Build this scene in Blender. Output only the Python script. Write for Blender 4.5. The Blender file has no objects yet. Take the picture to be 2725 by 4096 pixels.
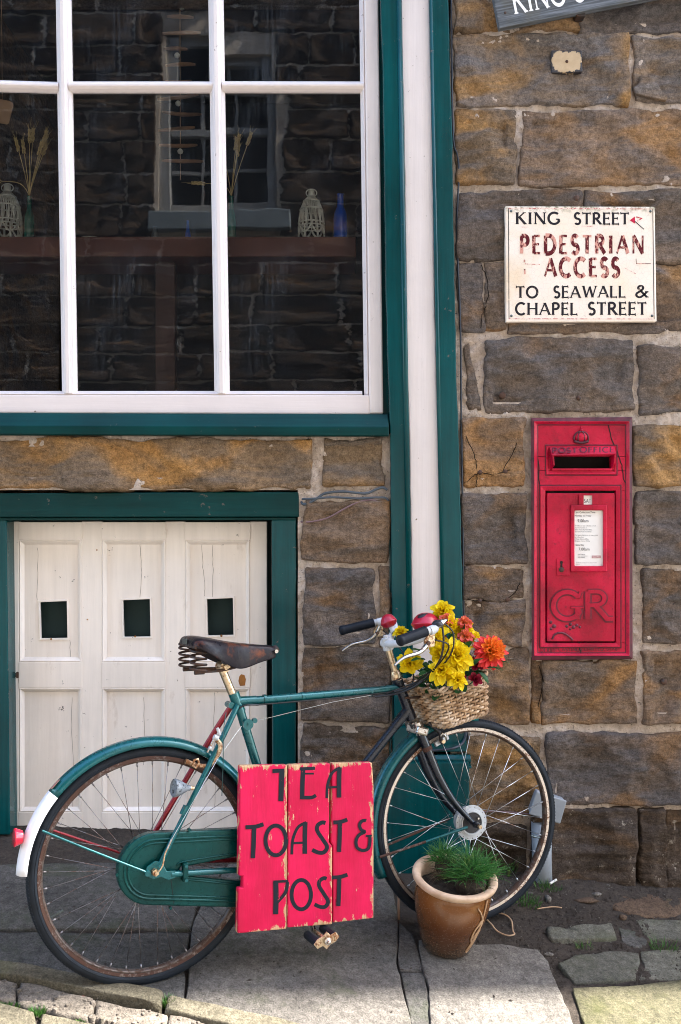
import bpy, bmesh, math, random
import numpy as np
from mathutils import Vector, Matrix, Quaternion
random.seed(7)
SC = bpy.context.scene
COL = SC.collection
PI = math.pi
R = math.radians
# ------------------------------------------------------------------ camera, sky, sun, exposure
CAMY, CAMZ, FOC, CX, CY = -3.8, 1.30, 4044.0, 1362.5, 2061.0
cam = bpy.data.cameras.new('camera')
cam.sensor_fit = 'VERTICAL'; cam.sensor_height = 36.0; cam.sensor_width = 24.0
cam.lens = 36.0 * FOC / 4096.0
cam.shift_y = 13.0 / 4096.0
cam.clip_start = 0.05; cam.clip_end = 500.0
camo = bpy.data.objects.new('camera', cam); COL.objects.link(camo)
camo.location = (0, CAMY, CAMZ); camo.rotation_euler = (PI / 2, 0, 0)
SC.camera = camo
SUN_EL = R(50); SUN_SLOPE = 0.187
SUN_AZ = math.atan2(1.0, SUN_SLOPE)                  # from +y towards +x
world = bpy.data.worlds.new('World'); SC.world = world; world.use_nodes = True
wn_ = world.node_tree; wn_.nodes.clear()
sky = wn_.nodes.new('ShaderNodeTexSky'); sky.sky_type = 'NISHITA'; sky.sun_disc = False
sky.sun_elevation = SUN_EL; sky.sun_rotation = SUN_AZ; sky.air_density = 1.0; sky.dust_density = 1.5; sky.ozone_density = 1.0
bg = wn_.nodes.new('ShaderNodeBackground'); bg.inputs['Strength'].default_value = 0.15
wo = wn_.nodes.new('ShaderNodeOutputWorld')
wn_.links.new(sky.outputs[0], bg.inputs[0]); wn_.links.new(bg.outputs[0], wo.inputs[0])
sl = bpy.data.lights.new('sun', 'SUN'); sl.energy = 4.2; sl.angle = R(1.0); sl.color = (1.0, 0.95, 0.88)
so = bpy.data.objects.new('sun', sl); COL.objects.link(so)
sd = Vector((math.sin(SUN_AZ) * math.cos(SUN_EL), math.cos(SUN_AZ) * math.cos(SUN_EL), math.sin(SUN_EL)))
so.rotation_euler = sd.to_track_quat('Z', 'Y').to_euler(); so.location = sd * 20
SC.view_settings.view_transform = 'Standard'; SC.view_settings.look = 'None'
SC.view_settings.exposure = 2.78; SC.view_settings.gamma = 1.0
try: SC.view_settings.use_curve_mapping = False
except Exception: pass
SC.render.engine = 'CYCLES'
SC.cycles.use_denoising = True; SC.cycles.filter_width = 1.0
SC.cycles.max_bounces = 10; SC.cycles.transparent_max_bounces = 16
SC.cycles.sample_clamp_indirect = 8.0

# ------------------------------------------------------------------ helpers
def wn(x, y, Y=0.0):
    """photo pixel -> point on the plane at depth Y (wall face is Y=0)"""
    D = Y - CAMY
    return Vector(((x - CX) / FOC * D, Y, CAMZ - (y - CY) / FOC * D))
DD = 2725.0 / 1568.0
def wd(x, y, Y=0.0): return wn(x * DD, y * DD, Y)
GA, GB, GC = 0.0296, -0.1006, 0.189
def G(x, y):
    z = GA + GB * max(-6, min(6, x))
    yy = max(y, -1.35)
    z += GC * yy
    if y < -1.35: z += (y + 1.35) * 0.03
    return z
GN = Vector((-GB, -GC, 1)).normalized()
def gp(x, y, h=0.0):
    """photo pixel -> point on the sloping pavement"""
    tx = (x - CX) / FOC; tz = (y - CY) / FOC
    D = (CAMZ - GA - h - GC * CAMY) / (tz + GB * tx + GC)
    return Vector((tx * D, D + CAMY, CAMZ - tz * D))

def _h3(i, j, k, s):
    n = (i * 374761393 + j * 668265263 + k * 2147483647 + s * 1274126177) & 0xFFFFFFFF
    n = ((n ^ (n >> 13)) * 1274126177) & 0xFFFFFFFF
    n = n ^ (n >> 16)
    return (n & 0xFFFF) / 65535.0
def vnoise(x, y, seed=0):
    x = np.asarray(x, float); y = np.asarray(y, float)
    xi = np.floor(x).astype(np.int64); yi = np.floor(y).astype(np.int64)
    fx = x - xi; fy = y - yi
    fx = fx * fx * (3 - 2 * fx); fy = fy * fy * (3 - 2 * fy)
    a = _h3(xi, yi, 0, seed); b = _h3(xi + 1, yi, 0, seed); c = _h3(xi, yi + 1, 0, seed); d = _h3(xi + 1, yi + 1, 0, seed)
    return (a * (1 - fx) + b * fx) * (1 - fy) + (c * (1 - fx) + d * fx) * fy * 1.0
def fbm(x, y, seed=0, oct=4):
    s = 0; a = 0.5; f = 1.0
    for o in range(oct):
        s = s + a * (vnoise(x * f, y * f, seed + o * 17) - 0.5); a *= 0.5; f *= 2.03
    return s

class MB:
    """collects verts and faces for ONE mesh"""
    def __init__(s): s.v = []; s.f = []
    def add(s, vs, fs):
        o = len(s.v); s.v += [tuple(p) for p in vs]; s.f += [tuple(i + o for i in q) for q in fs]; return s
    def box(s, x0, x1, y0, y1, z0, z1):
        return s.add([(x0,y0,z0),(x1,y0,z0),(x1,y1,z0),(x0,y1,z0),(x0,y0,z1),(x1,y0,z1),(x1,y1,z1),(x0,y1,z1)],
                     [(0,3,2,1),(4,5,6,7),(0,1,5,4),(1,2,6,5),(2,3,7,6),(3,0,4,7)])
    def prism(s, front, d):
        """front: ordered points; d: extrusion vector"""
        n = len(front); d = Vector(d)
        vs = [Vector(p) for p in front] + [Vector(p) + d for p in front]
        return s.add(vs, [tuple(range(n)), tuple(range(2*n-1, n-1, -1))] + [(i, n+i, n+(i+1) % n, (i+1) % n) for i in range(n)])
    def tube(s, path, r, n=10, closed=False, caps=True, flat=None):
        P = [Vector(p) for p in path]; m = len(P)
        rs = r if isinstance(r, (list, tuple)) else [r] * m
        T = []
        for i in range(m):
            a = P[(i-1) % m] if (closed or i > 0) else P[i]; b = P[(i+1) % m] if (closed or i < m-1) else P[i]
            t = (b - a); T.append(t.normalized() if t.length > 1e-9 else Vector((0,0,1)))
        up = Vector((0,0,1)) if abs(T[0].z) < 0.9 else Vector((0,1,0))
        if flat is not None: up = Vector(flat[0])
        nx = (up - T[0] * up.dot(T[0])).normalized()
        vs = []
        for i in range(m):
            if i > 0:
                nx = (nx - T[i] * nx.dot(T[i])).normalized()
            if flat is not None and len(flat) > 2:
                nx = (Vector(flat[0]) - T[i] * Vector(flat[0]).dot(T[i])).normalized()
            by = T[i].cross(nx)
            ky = 1.0 if flat is None else flat[1]
            for k in range(n):
                a = 2 * PI * k / n
                vs.append(P[i] + nx * (math.cos(a) * rs[i]) + by * (math.sin(a) * rs[i] * ky))
        fs = []
        for i in range(m if closed else m - 1):
            j = (i + 1) % m
            for k in range(n):
                l = (k + 1) % n
                fs.append((i*n+k, i*n+l, j*n+l, j*n+k))
        if caps and not closed:
            fs.append(tuple(range(n-1, -1, -1))); fs.append(tuple((m-1)*n + k for k in range(n)))
        return s.add(vs, fs)
    def lathe(s, prof, n=32, M=None, close=False):
        """prof: (radius, height) along local z"""
        M = M or Matrix.Identity(4); vs = []; m = len(prof)
        for (r, h) in prof:
            for k in range(n):
                a = 2 * PI * k / n; vs.append(M @ Vector((r * math.cos(a), r * math.sin(a), h)))
        fs = []
        for i in range(m if close else m - 1):
            j = (i + 1) % m
            for k in range(n):
                l = (k + 1) % n; fs.append((i*n+k, i*n+l, j*n+l, j*n+k))
        return s.add(vs, fs)
    def sweep(s, prof, p0, p1, side, front):
        """straight bar: prof of (side, front) pairs from p0 to p1"""
        p0, p1, side, front = Vector(p0), Vector(p1), Vector(side), Vector(front); n = len(prof)
        vs = [p0 + side * a + front * b for a, b in prof] + [p1 + side * a + front * b for a, b in prof]
        return s.add(vs, [tuple(range(n)), tuple(range(2*n-1, n-1, -1))] + [(i, n+i, n+(i+1) % n, (i+1) % n) for i in range(n)])
    def grid(s, nu, nv, fn):
        vs = [fn(i / nu, j / nv) for j in range(nv + 1) for i in range(nu + 1)]
        return s.add(vs, [(j*(nu+1)+i, j*(nu+1)+i+1, (j+1)*(nu+1)+i+1, (j+1)*(nu+1)+i) for j in range(nv) for i in range(nu)])
    def mesh(s, name, smooth=False, fix=True):
        me = bpy.data.meshes.new(name); me.from_pydata([tuple(p) for p in s.v], [], s.f)
        if fix:
            bm = bmesh.new(); bm.from_mesh(me); bmesh.ops.recalc_face_normals(bm, faces=bm.faces); bm.to_mesh(me); bm.free()
        if smooth:
            me.polygons.foreach_set('use_smooth', [True] * len(me.polygons))
        me.update(); return me
    def build(s, name, mat, parent=None, smooth=False, bevel=0, seg=2, angle=None, fix=True, **kw):
        me = s.mesh(name, smooth, fix); me.materials.append(mat)
        return link(name, me, parent, bevel, seg, angle, **kw)
def link(name, me, parent=None, bevel=0, seg=2, angle=None, **kw):
    o = bpy.data.objects.new(name, me); COL.objects.link(o)
    if parent is not None: o.parent = parent
    if bevel:
        b = o.modifiers.new('bevel', 'BEVEL'); b.width = bevel; b.segments = seg; b.limit_method = 'ANGLE'; b.angle_limit = R(35)
        b.harden_normals = False
    if angle:
        try: me.set_sharp_from_angle(angle=R(angle))
        except Exception: pass
    for k, v in kw.items(): o[k] = v
    return o
def empty(name, loc=(0,0,0), M=None, **kw):
    o = bpy.data.objects.new(name, None); COL.objects.link(o); o.empty_display_size = 0.05
    if M is not None: o.matrix_world = M
    else: o.location = loc
    for k, v in kw.items(): o[k] = v
    return o
def tag(o, label, cat, group=None):
    o['label'] = label; o['category'] = cat
    if group: o['group'] = group
    return o
def inst(name, me, parent=None, M=None, **kw):
    o = bpy.data.objects.new(name, me); COL.objects.link(o)
    if parent is not None: o.parent = parent
    if M is not None: o.matrix_local = M
    for k, v in kw.items(): o[k] = v
    return o
def spline(pts, n=8):
    P = [Vector(p) for p in pts]; out = []
    for i in range(len(P) - 1):
        a = P[max(i-1, 0)]; b = P[i]; c = P[i+1]; d = P[min(i+2, len(P)-1)]
        for k in range(n):
            t = k / n
            out.append(0.5 * ((2*b) + (c - a) * t + (2*a - 5*b + 4*c - d) * t*t + (3*b - a - 3*c + d) * t*t*t))
    out.append(P[-1]); return out

# ------------------------------------------------------------------ materials
class T:
    def __init__(s, name):
        s.m = bpy.data.materials.new(name); s.m.use_nodes = True; s.nt = s.m.node_tree; s.nt.nodes.clear()
        s.out = s.nt.nodes.new('ShaderNodeOutputMaterial'); s.b = s.nt.nodes.new('ShaderNodeBsdfPrincipled')
        s.nt.links.new(s.b.outputs[0], s.out.inputs[0]); s.tc = s.nt.nodes.new('ShaderNodeTexCoord'); s._oi = None
    def L(s, a, b): s.nt.links.new(a, b)
    def put(s, inp, v):
        if isinstance(v, bpy.types.NodeSocket): s.L(v, inp)
        elif isinstance(v, (tuple, list)) and inp.type == 'RGBA': inp.default_value = (*v[:3], 1)
        else: inp.default_value = v
    @property
    def obj(s): return s.tc.outputs['Object']
    @property
    def gen(s): return s.tc.outputs['Generated']
    @property
    def rnd(s):
        if not s._oi: s._oi = s.nt.nodes.new('ShaderNodeObjectInfo')
        return s._oi.outputs['Random']
    def map(s, v, scale=(1,1,1), loc=(0,0,0), rot=(0,0,0)):
        n = s.nt.nodes.new('ShaderNodeMapping'); s.L(v, n.inputs[0])
        n.inputs['Scale'].default_value = scale; n.inputs['Rotation'].default_value = rot; s.put(n.inputs['Location'], loc)
        return n.outputs[0]
    def shift(s, v, amt=37.0):
        n = s.nt.nodes.new('ShaderNodeVectorMath'); n.operation = 'ADD'; s.L(v, n.inputs[0])
        c = s.nt.nodes.new('ShaderNodeCombineXYZ'); k = s.math('MULTIPLY', s.rnd, amt)
        s.L(k, c.inputs[0]); s.L(k, c.inputs[2]); s.L(c.outputs[0], n.inputs[1]); return n.outputs[0]
    def noise(s, v, scale, detail=4, rough=0.55, dist=0.0):
        n = s.nt.nodes.new('ShaderNodeTexNoise'); s.L(v, n.inputs['Vector'])
        n.inputs['Scale'].default_value = scale; n.inputs['Detail'].default_value = detail
        n.inputs['Roughness'].default_value = rough; n.inputs['Distortion'].default_value = dist
        return n.outputs[0]
    def voro(s, v, scale, feat='F1'):
        n = s.nt.nodes.new('ShaderNodeTexVoronoi'); n.feature = feat; s.L(v, n.inputs['Vector']); n.inputs['Scale'].default_value = scale
        return n.outputs[0]
    def ramp(s, fac, stops, interp='LINEAR'):
        n = s.nt.nodes.new('ShaderNodeValToRGB'); n.color_ramp.interpolation = interp; e = n.color_ramp.elements
        while len(e) < len(stops): e.new(0.5)
        for el, (p, c) in zip(e, stops):
            el.position = p; el.color = (c, c, c, 1) if not isinstance(c, (tuple, list)) else (*c[:3], 1)
        s.L(fac, n.inputs[0]); return n.outputs[0]
    def mix(s, fac, a, b, mode='MIX'):
        n = s.nt.nodes.new('ShaderNodeMix'); n.data_type = 'RGBA'; n.blend_type = mode; n.clamp_factor = True
        s.put(n.inputs[0], fac); s.put(n.inputs[6], a); s.put(n.inputs[7], b); return n.outputs[2]
    def math(s, op, a, b=0.0):
        n = s.nt.nodes.new('ShaderNodeMath'); n.operation = op; s.put(n.inputs[0], a); s.put(n.inputs[1], b); return n.outputs[0]
    def sep(s, v):
        n = s.nt.nodes.new('ShaderNodeSeparateXYZ'); s.L(v, n.inputs[0]); return n.outputs
    def bump(s, h, strength=0.3, dist=0.002, normal=None):
        n = s.nt.nodes.new('ShaderNodeBump'); n.inputs['Strength'].default_value = strength; n.inputs['Distance'].default_value = dist
        s.L(h, n.inputs['Height'])
        if normal is not None: s.L(normal, n.inputs['Normal'])
        return n.outputs[0]
    def set(s, **kw):
        names = dict(col='Base Color', rough='Roughness', metal='Metallic', normal='Normal', spec='Specular IOR Level', coat='Coat Weight', coatr='Coat Roughness', trans='Transmission Weight', alpha='Alpha', sss='Subsurface Weight', sheen='Sheen Weight', ior='IOR')
        for k, v in kw.items(): s.put(s.b.inputs[names[k]], v)
        return s.m

def mat_stone(name, base, grey, stain, stain_amt=0.45, bed=1.0, damp=0.0, ang=-14):
    """sandstone: warm body, blue-grey weathered beds, iron staining, coarse grain and tooling"""
    t = T(name); v = t.shift(t.obj)
    n1 = t.noise(v, 3.0, 5, 0.55, 0.4); n2 = t.noise(t.map(v, (1,1,2.0), (7,3,5), (0, R(ang), 0)), 2.6, 4, 0.5, 0.8)
    bedv = t.map(v, (1.0, 2.0, 5.0), (0,0,0), (0, R(ang), 0)); n3 = t.noise(bedv, 2.6, 5, 0.55, 0.8)
    n4 = t.noise(v, 55, 5, 0.78); n5 = t.noise(v, 210, 2, 0.7)
    str_ = t.noise(t.map(v, (10, 3, 34), (0,0,0), (0, R(ang - 16), 0)), 2.2, 4, 0.7)
    k = lambda c, f: tuple(min(1, x * f) for x in c)
    c = t.ramp(n1, [(0.32, k(base, 0.70)), (0.5, base), (0.70, k(base, 1.30))])
    c = t.mix(t.ramp(n3, [(0.40, 0.0), (0.60, 0.85 * bed)]), c, grey)
    st = t.ramp(n2, [(0.58 - 0.22 * stain_amt, 0.0), (0.70 - 0.16 * stain_amt, 0.9)]); c = t.mix(st, c, stain)
    c = t.mix(1.0, c, t.ramp(n4, [(0.30, 0.55), (0.5, 1.0), (0.72, 1.45)]), 'MULTIPLY')
    c = t.mix(1.0, c, t.ramp(str_, [(0.3, 0.84), (0.5, 1.0), (0.72, 1.18)]), 'MULTIPLY')
    c = t.mix(1.0, c, t.ramp(n5, [(0.3, 0.70), (0.5, 1.0), (0.72, 1.35)]), 'MULTIPLY')
    tint = t.ramp(t.rnd, [(0.0, (0.84, 0.82, 0.82)), (0.35, (1.04, 0.98, 0.92)), (0.65, (0.92, 0.93, 0.98)), (1.0, (1.16, 1.08, 1.0))])
    c = t.mix(1.0, c, tint, 'MULTIPLY')
    if damp:                                           # lichen and salt blooms of the damp foot of the wall
        li = t.ramp(t.noise(v, 28, 5, 0.75), [(0.60, 0.0), (0.68, 1.0)]); c = t.mix(t.math('MULTIPLY', li, 0.55 * damp), c, (0.42, 0.37, 0.30))
    tool = t.noise(t.map(v, (16, 6, 30), (0,0,0), (0, R(-32), 0)), 2.0, 4, 0.7)
    b1 = t.bump(n3, 0.5, 0.03); b2 = t.bump(tool, 0.8, 0.012, b1); b3 = t.bump(n4, 0.8, 0.007, b2); b4 = t.bump(n5, 0.5, 0.002, b3)
    return t.set(col=c, rough=0.92, spec=0.08, normal=b4)
def mat_mortar(name, a, b, grit=(0.06, 0.055, 0.05)):
    t = T(name); v = t.obj; n1 = t.noise(v, 9, 5, 0.6); n2 = t.noise(v, 115, 3, 0.7); n3 = t.noise(v, 45, 5, 0.7)
    c = t.mix(n1, a, b); c = t.mix(t.ramp(t.noise(v, 3.0, 4), [(0.5, 0), (0.75, 0.5)]), c, (0.30, 0.21, 0.14))
    c = t.mix(t.ramp(n2, [(0.60, 0), (0.68, 0.8)]), c, grit)
    c = t.mix(1.0, c, t.ramp(n3, [(0.3, 0.7), (0.7, 1.2)]), 'MULTIPLY')
    return t.set(col=c, rough=0.95, spec=0.08, normal=t.bump(n2, 0.8, 0.005, t.bump(n3, 0.8, 0.010)))
def mat_paint(name, col, rough=0.35, var=0.18, chips=None, chip_amt=0.0, chip_scale=14, grain=(30, 30, 2), grain_str=0.25, dirt=None, dirt_amt=0.0, coat=0.0, drip=False, spec=0.4):
    """brushed paint on wood: brush marks, slight fading, chips that show the wood or an older coat"""
    t = T(name); v = t.obj
    n = t.noise(v, 3.0, 4); f = t.noise(v, 26, 4, 0.6)
    k = tuple(max(0, x * (1 - var)) for x in col); h = tuple(min(1, x * (1 + var)) for x in col)
    c = t.ramp(n, [(0.3, k), (0.7, h)]); sk = t.noise(t.map(v, grain), 1.6, 4, 0.6); c = t.mix(1.0, c, t.ramp(sk, [(0.3, 1 - 0.9 * var), (0.7, 1 + 0.6 * var)]), 'MULTIPLY')
    if dirt:
        dn = t.noise(t.map(v, (1, 1, 0.35 if drip else 1)), 11, 6, 0.7)
        c = t.mix(t.ramp(dn, [(0.66 - 0.3 * dirt_amt, 0.0), (0.86 - 0.2 * dirt_amt, 0.8)]), c, dirt)
    g = t.noise(t.map(v, grain), 6, 4, 0.6)
    nb = t.bump(g, grain_str, 0.0012, t.bump(f, 0.3, 0.002))
    if chips:
        cn = t.noise(v, chip_scale, 8, 0.72); cm = t.ramp(cn, [(0.70 - 0.16 * chip_amt, 0.0), (0.712 - 0.16 * chip_amt, 1.0)])
        c = t.mix(cm, c, chips); nb = t.bump(t.math('SUBTRACT', 1.0, cm), 0.5, 0.0008, nb)
        t.put(t.b.inputs['Roughness'], t.ramp(cm, [(0, rough), (1, 0.85)]))
    else: t.put(t.b.inputs['Roughness'], t.ramp(f, [(0.3, rough * 0.8), (0.7, min(1, rough * 1.3))]))
    return t.set(col=c, spec=spec, coat=coat, coatr=0.15, normal=nb)
def mat_metal(name, col, rust=(0.10, 0.035, 0.012), amt=0.4, rough=0.28, scale=45, metal=1.0):
    t = T(name); v = t.obj; n = t.noise(v, scale, 8, 0.75); n2 = t.noise(v, 9, 4)
    s_ = t.math('ADD', n, t.math('MULTIPLY', t.math('SUBTRACT', n2, 0.5), 0.5))
    m = t.ramp(s_, [(0.72 - 0.44 * amt, 0.0), (0.78 - 0.40 * amt, 1.0)])
    c = t.mix(m, col, t.mix(n2, rust, tuple(min(1, x * 2.2) for x in rust)))
    return t.set(col=c, metal=t.ramp(m, [(0, metal), (1, 0.1)]), rough=t.ramp(m, [(0, rough), (1, 0.85)]), normal=t.bump(n, 0.35, 0.0008))
def mat_plain(name, col, rough=0.5, metal=0.0, bump=0.15, bscale=60, var=0.15, sss=0.0, spec=0.5, coat=0.0):
    t = T(name); v = t.obj; n = t.noise(v, bscale, 4, 0.6); n2 = t.noise(v, bscale * 0.15, 4)
    c = t.ramp(n2, [(0.3, tuple(x * (1 - var) for x in col)), (0.7, tuple(min(1, x * (1 + var)) for x in col))])
    return t.set(col=c, rough=rough, metal=metal, spec=spec, coat=coat, normal=t.bump(n, bump, 0.001))

M = {}
M['stone_brown'] = mat_stone('sandstone_brown', (0.190, 0.132, 0.088), (0.128, 0.108, 0.094), (0.27, 0.155, 0.068), 0.25)
M['stone_grey'] = mat_stone('sandstone_grey', (0.135, 0.106, 0.084), (0.104, 0.096, 0.093), (0.18, 0.108, 0.056), 0.10)
M['stone_ochre'] = mat_stone('sandstone_ochre', (0.195, 0.135, 0.080), (0.138, 0.114, 0.092), (0.34, 0.19, 0.068), 0.42, 1.0, 0.0, 4)
M['stone_slate'] = mat_stone('sandstone_slate', (0.195, 0.142, 0.095), (0.142, 0.134, 0.130), (0.32, 0.185, 0.070), 0.30, 1.0)
M['stone_damp'] = mat_stone('sandstone_damp', (0.070, 0.052, 0.038), (0.050, 0.042, 0.036), (0.11, 0.065, 0.032), 0.2, 0.8, 1.0)
M['mortar'] = mat_mortar('lime_mortar', (0.58, 0.48, 0.39), (0.38, 0.32, 0.28))
M['teal'] = mat_paint('teal_gloss', (0.0005, 0.054, 0.058), 0.22, 0.25, (0.10, 0.09, 0.075), 0.34, 26, (30, 30, 1.5), 0.25, coat=0.04, spec=0.22)
M['teal_h'] = mat_paint('teal_gloss_board', (0.0006, 0.034, 0.033), 0.30, 0.25, (0.10, 0.09, 0.075), 0.30, 26, (1.5, 30, 30), 0.35, coat=0.0, spec=0.15)
M['white'] = mat_paint('white_gloss', (0.72, 0.66, 0.64), 0.30, 0.06, (0.20, 0.15, 0.11), 0.26, 40, (40, 40, 1.2), 0.5, (0.50, 0.43, 0.38), 0.08, drip=True)
M['white_h'] = mat_paint('white_gloss_rail', (0.72, 0.65, 0.63), 0.30, 0.05, (0.20, 0.15, 0.11), 0.05, 30, (1.2, 40, 40), 0.35)
M['door'] = mat_paint('old_white_paint', (0.80, 0.73, 0.66), 0.42, 0.07, (0.12, 0.11, 0.10), 0.20, 34, (24, 24, 1.5), 0.45, (0.34, 0.24, 0.16), 0.16, drip=True)
# ------------------------------------------------------------------ the stone house
house = empty('stone_house', (0,0,0)); tag(house, 'brown sandstone house front with teal and white painted woodwork', 'building')
B_, G_, O_, S_, D_ = 'stone_brown', 'stone_grey', 'stone_ochre', 'stone_slate', 'stone_damp'
STONES = [
 (1046,-64,1330,76,S_),(1336,-64,1640,78,G_),
 (1046,87,1442,246,S_),(1459,90,1640,242,S_),
 (1048,260,1188,426,O_),(1199,258,1640,428,B_),
 (1053,443,1336,602,G_),(1345,446,1640,606,G_),
 (1056,611,1112,764,G_),(1117,611,1163,764,G_),(1171,612,1640,766,B_),
 (1112,782,1454,948,G_),(1470,800,1640,948,G_),
 (1062,964,1205,1122,B_),(1462,978,1640,1120,O_),
 (1064,1138,1208,1297,G_),(1466,1132,1640,1294,G_),
 (1064,1308,1207,1378,B_),(1066,1384,1206,1484,B_),(1474,1313,1640,1478,G_),
 (1068,1498,1214,1664,B_),(1222,1520,1240,1660,B_),(1248,1520,1460,1664,B_),(1476,1500,1640,1660,B_),
 (1072,1694,1242,1876,O_),(1258,1686,1640,1850,G_),
 (1084,1894,1210,2040,D_),(1222,1866,1458,2040,D_),(1468,1858,1526,2045,D_),(1532,1860,1640,2050,D_),
 (-130,1014,716,1122,O_),(746,1012,880,1118,O_),
 (702,1152,890,1290,B_),(702,1309,862,1476,G_),(876,1304,898,1484,B_),
 (698,1496,898,1658,G_),(696,1668,898,1810,G_),(694,1820,898,2010,D_),
]
M['crackline'] = mat_plain('dark_crack', (0.012, 0.009, 0.007), 0.95, spec=0.05)
wall = MB()
def mortar_sheet(mb, x0, y0, x1, y1, res=0.0075, base=-0.006, hole=None):
    a = wd(x0, y0); b = wd(x1, y1); W = b.x - a.x; H = a.z - b.z
    nu = max(2, int(W / res)); nv = max(2, int(H / res))
    xs = a.x + W * np.arange(nu + 1) / nu; zs = b.z + H * np.arange(nv + 1) / nv
    X, Z = np.meshgrid(xs, zs)
    Y = base - 0.024 * fbm(X * 9, Z * 9, 3, 5) - 0.020 * fbm(X * 50, Z * 50, 9, 2)
    vs = np.stack([X.ravel(), Y.ravel(), Z.ravel()], 1).tolist()
    inside = np.zeros((nv + 1, nu + 1), bool)
    for (sa_, sb_, sc_, sd_, _m) in STONES:             # no mortar behind the middle of a stone
        p, q = wd(sa_, sb_), wd(sc_, sd_)
        inside |= (X > p.x + 0.03) & (X < q.x - 0.03) & (Z < p.z - 0.03) & (Z > q.z + 0.03)
    if hole: inside |= (X > hole[0]) & (X < hole[1]) & (Z > hole[2]) & (Z < hole[3])
    ok = lambda i, j: not inside[j, i]
    mb.add(vs, [(j*(nu+1)+i, j*(nu+1)+i+1, (j+1)*(nu+1)+i+1, (j+1)*(nu+1)+i) for j in range(nv) for i in range(nu) if ok(i, j)])
HOLE = (wd(1240,0).x, wd(1440,0).x, wd(0,1500).z, wd(0,985).z)
mortar_sheet(wall, 1036, -70, 1640, 2130, hole=HOLE)
mortar_sheet(wall, -140, 1000, 898, 1128)
mortar_sheet(wall, 686, 1126, 902, 2090)
wallo = wall.build('wall', M['mortar'], house, smooth=True, fix=False)

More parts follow.
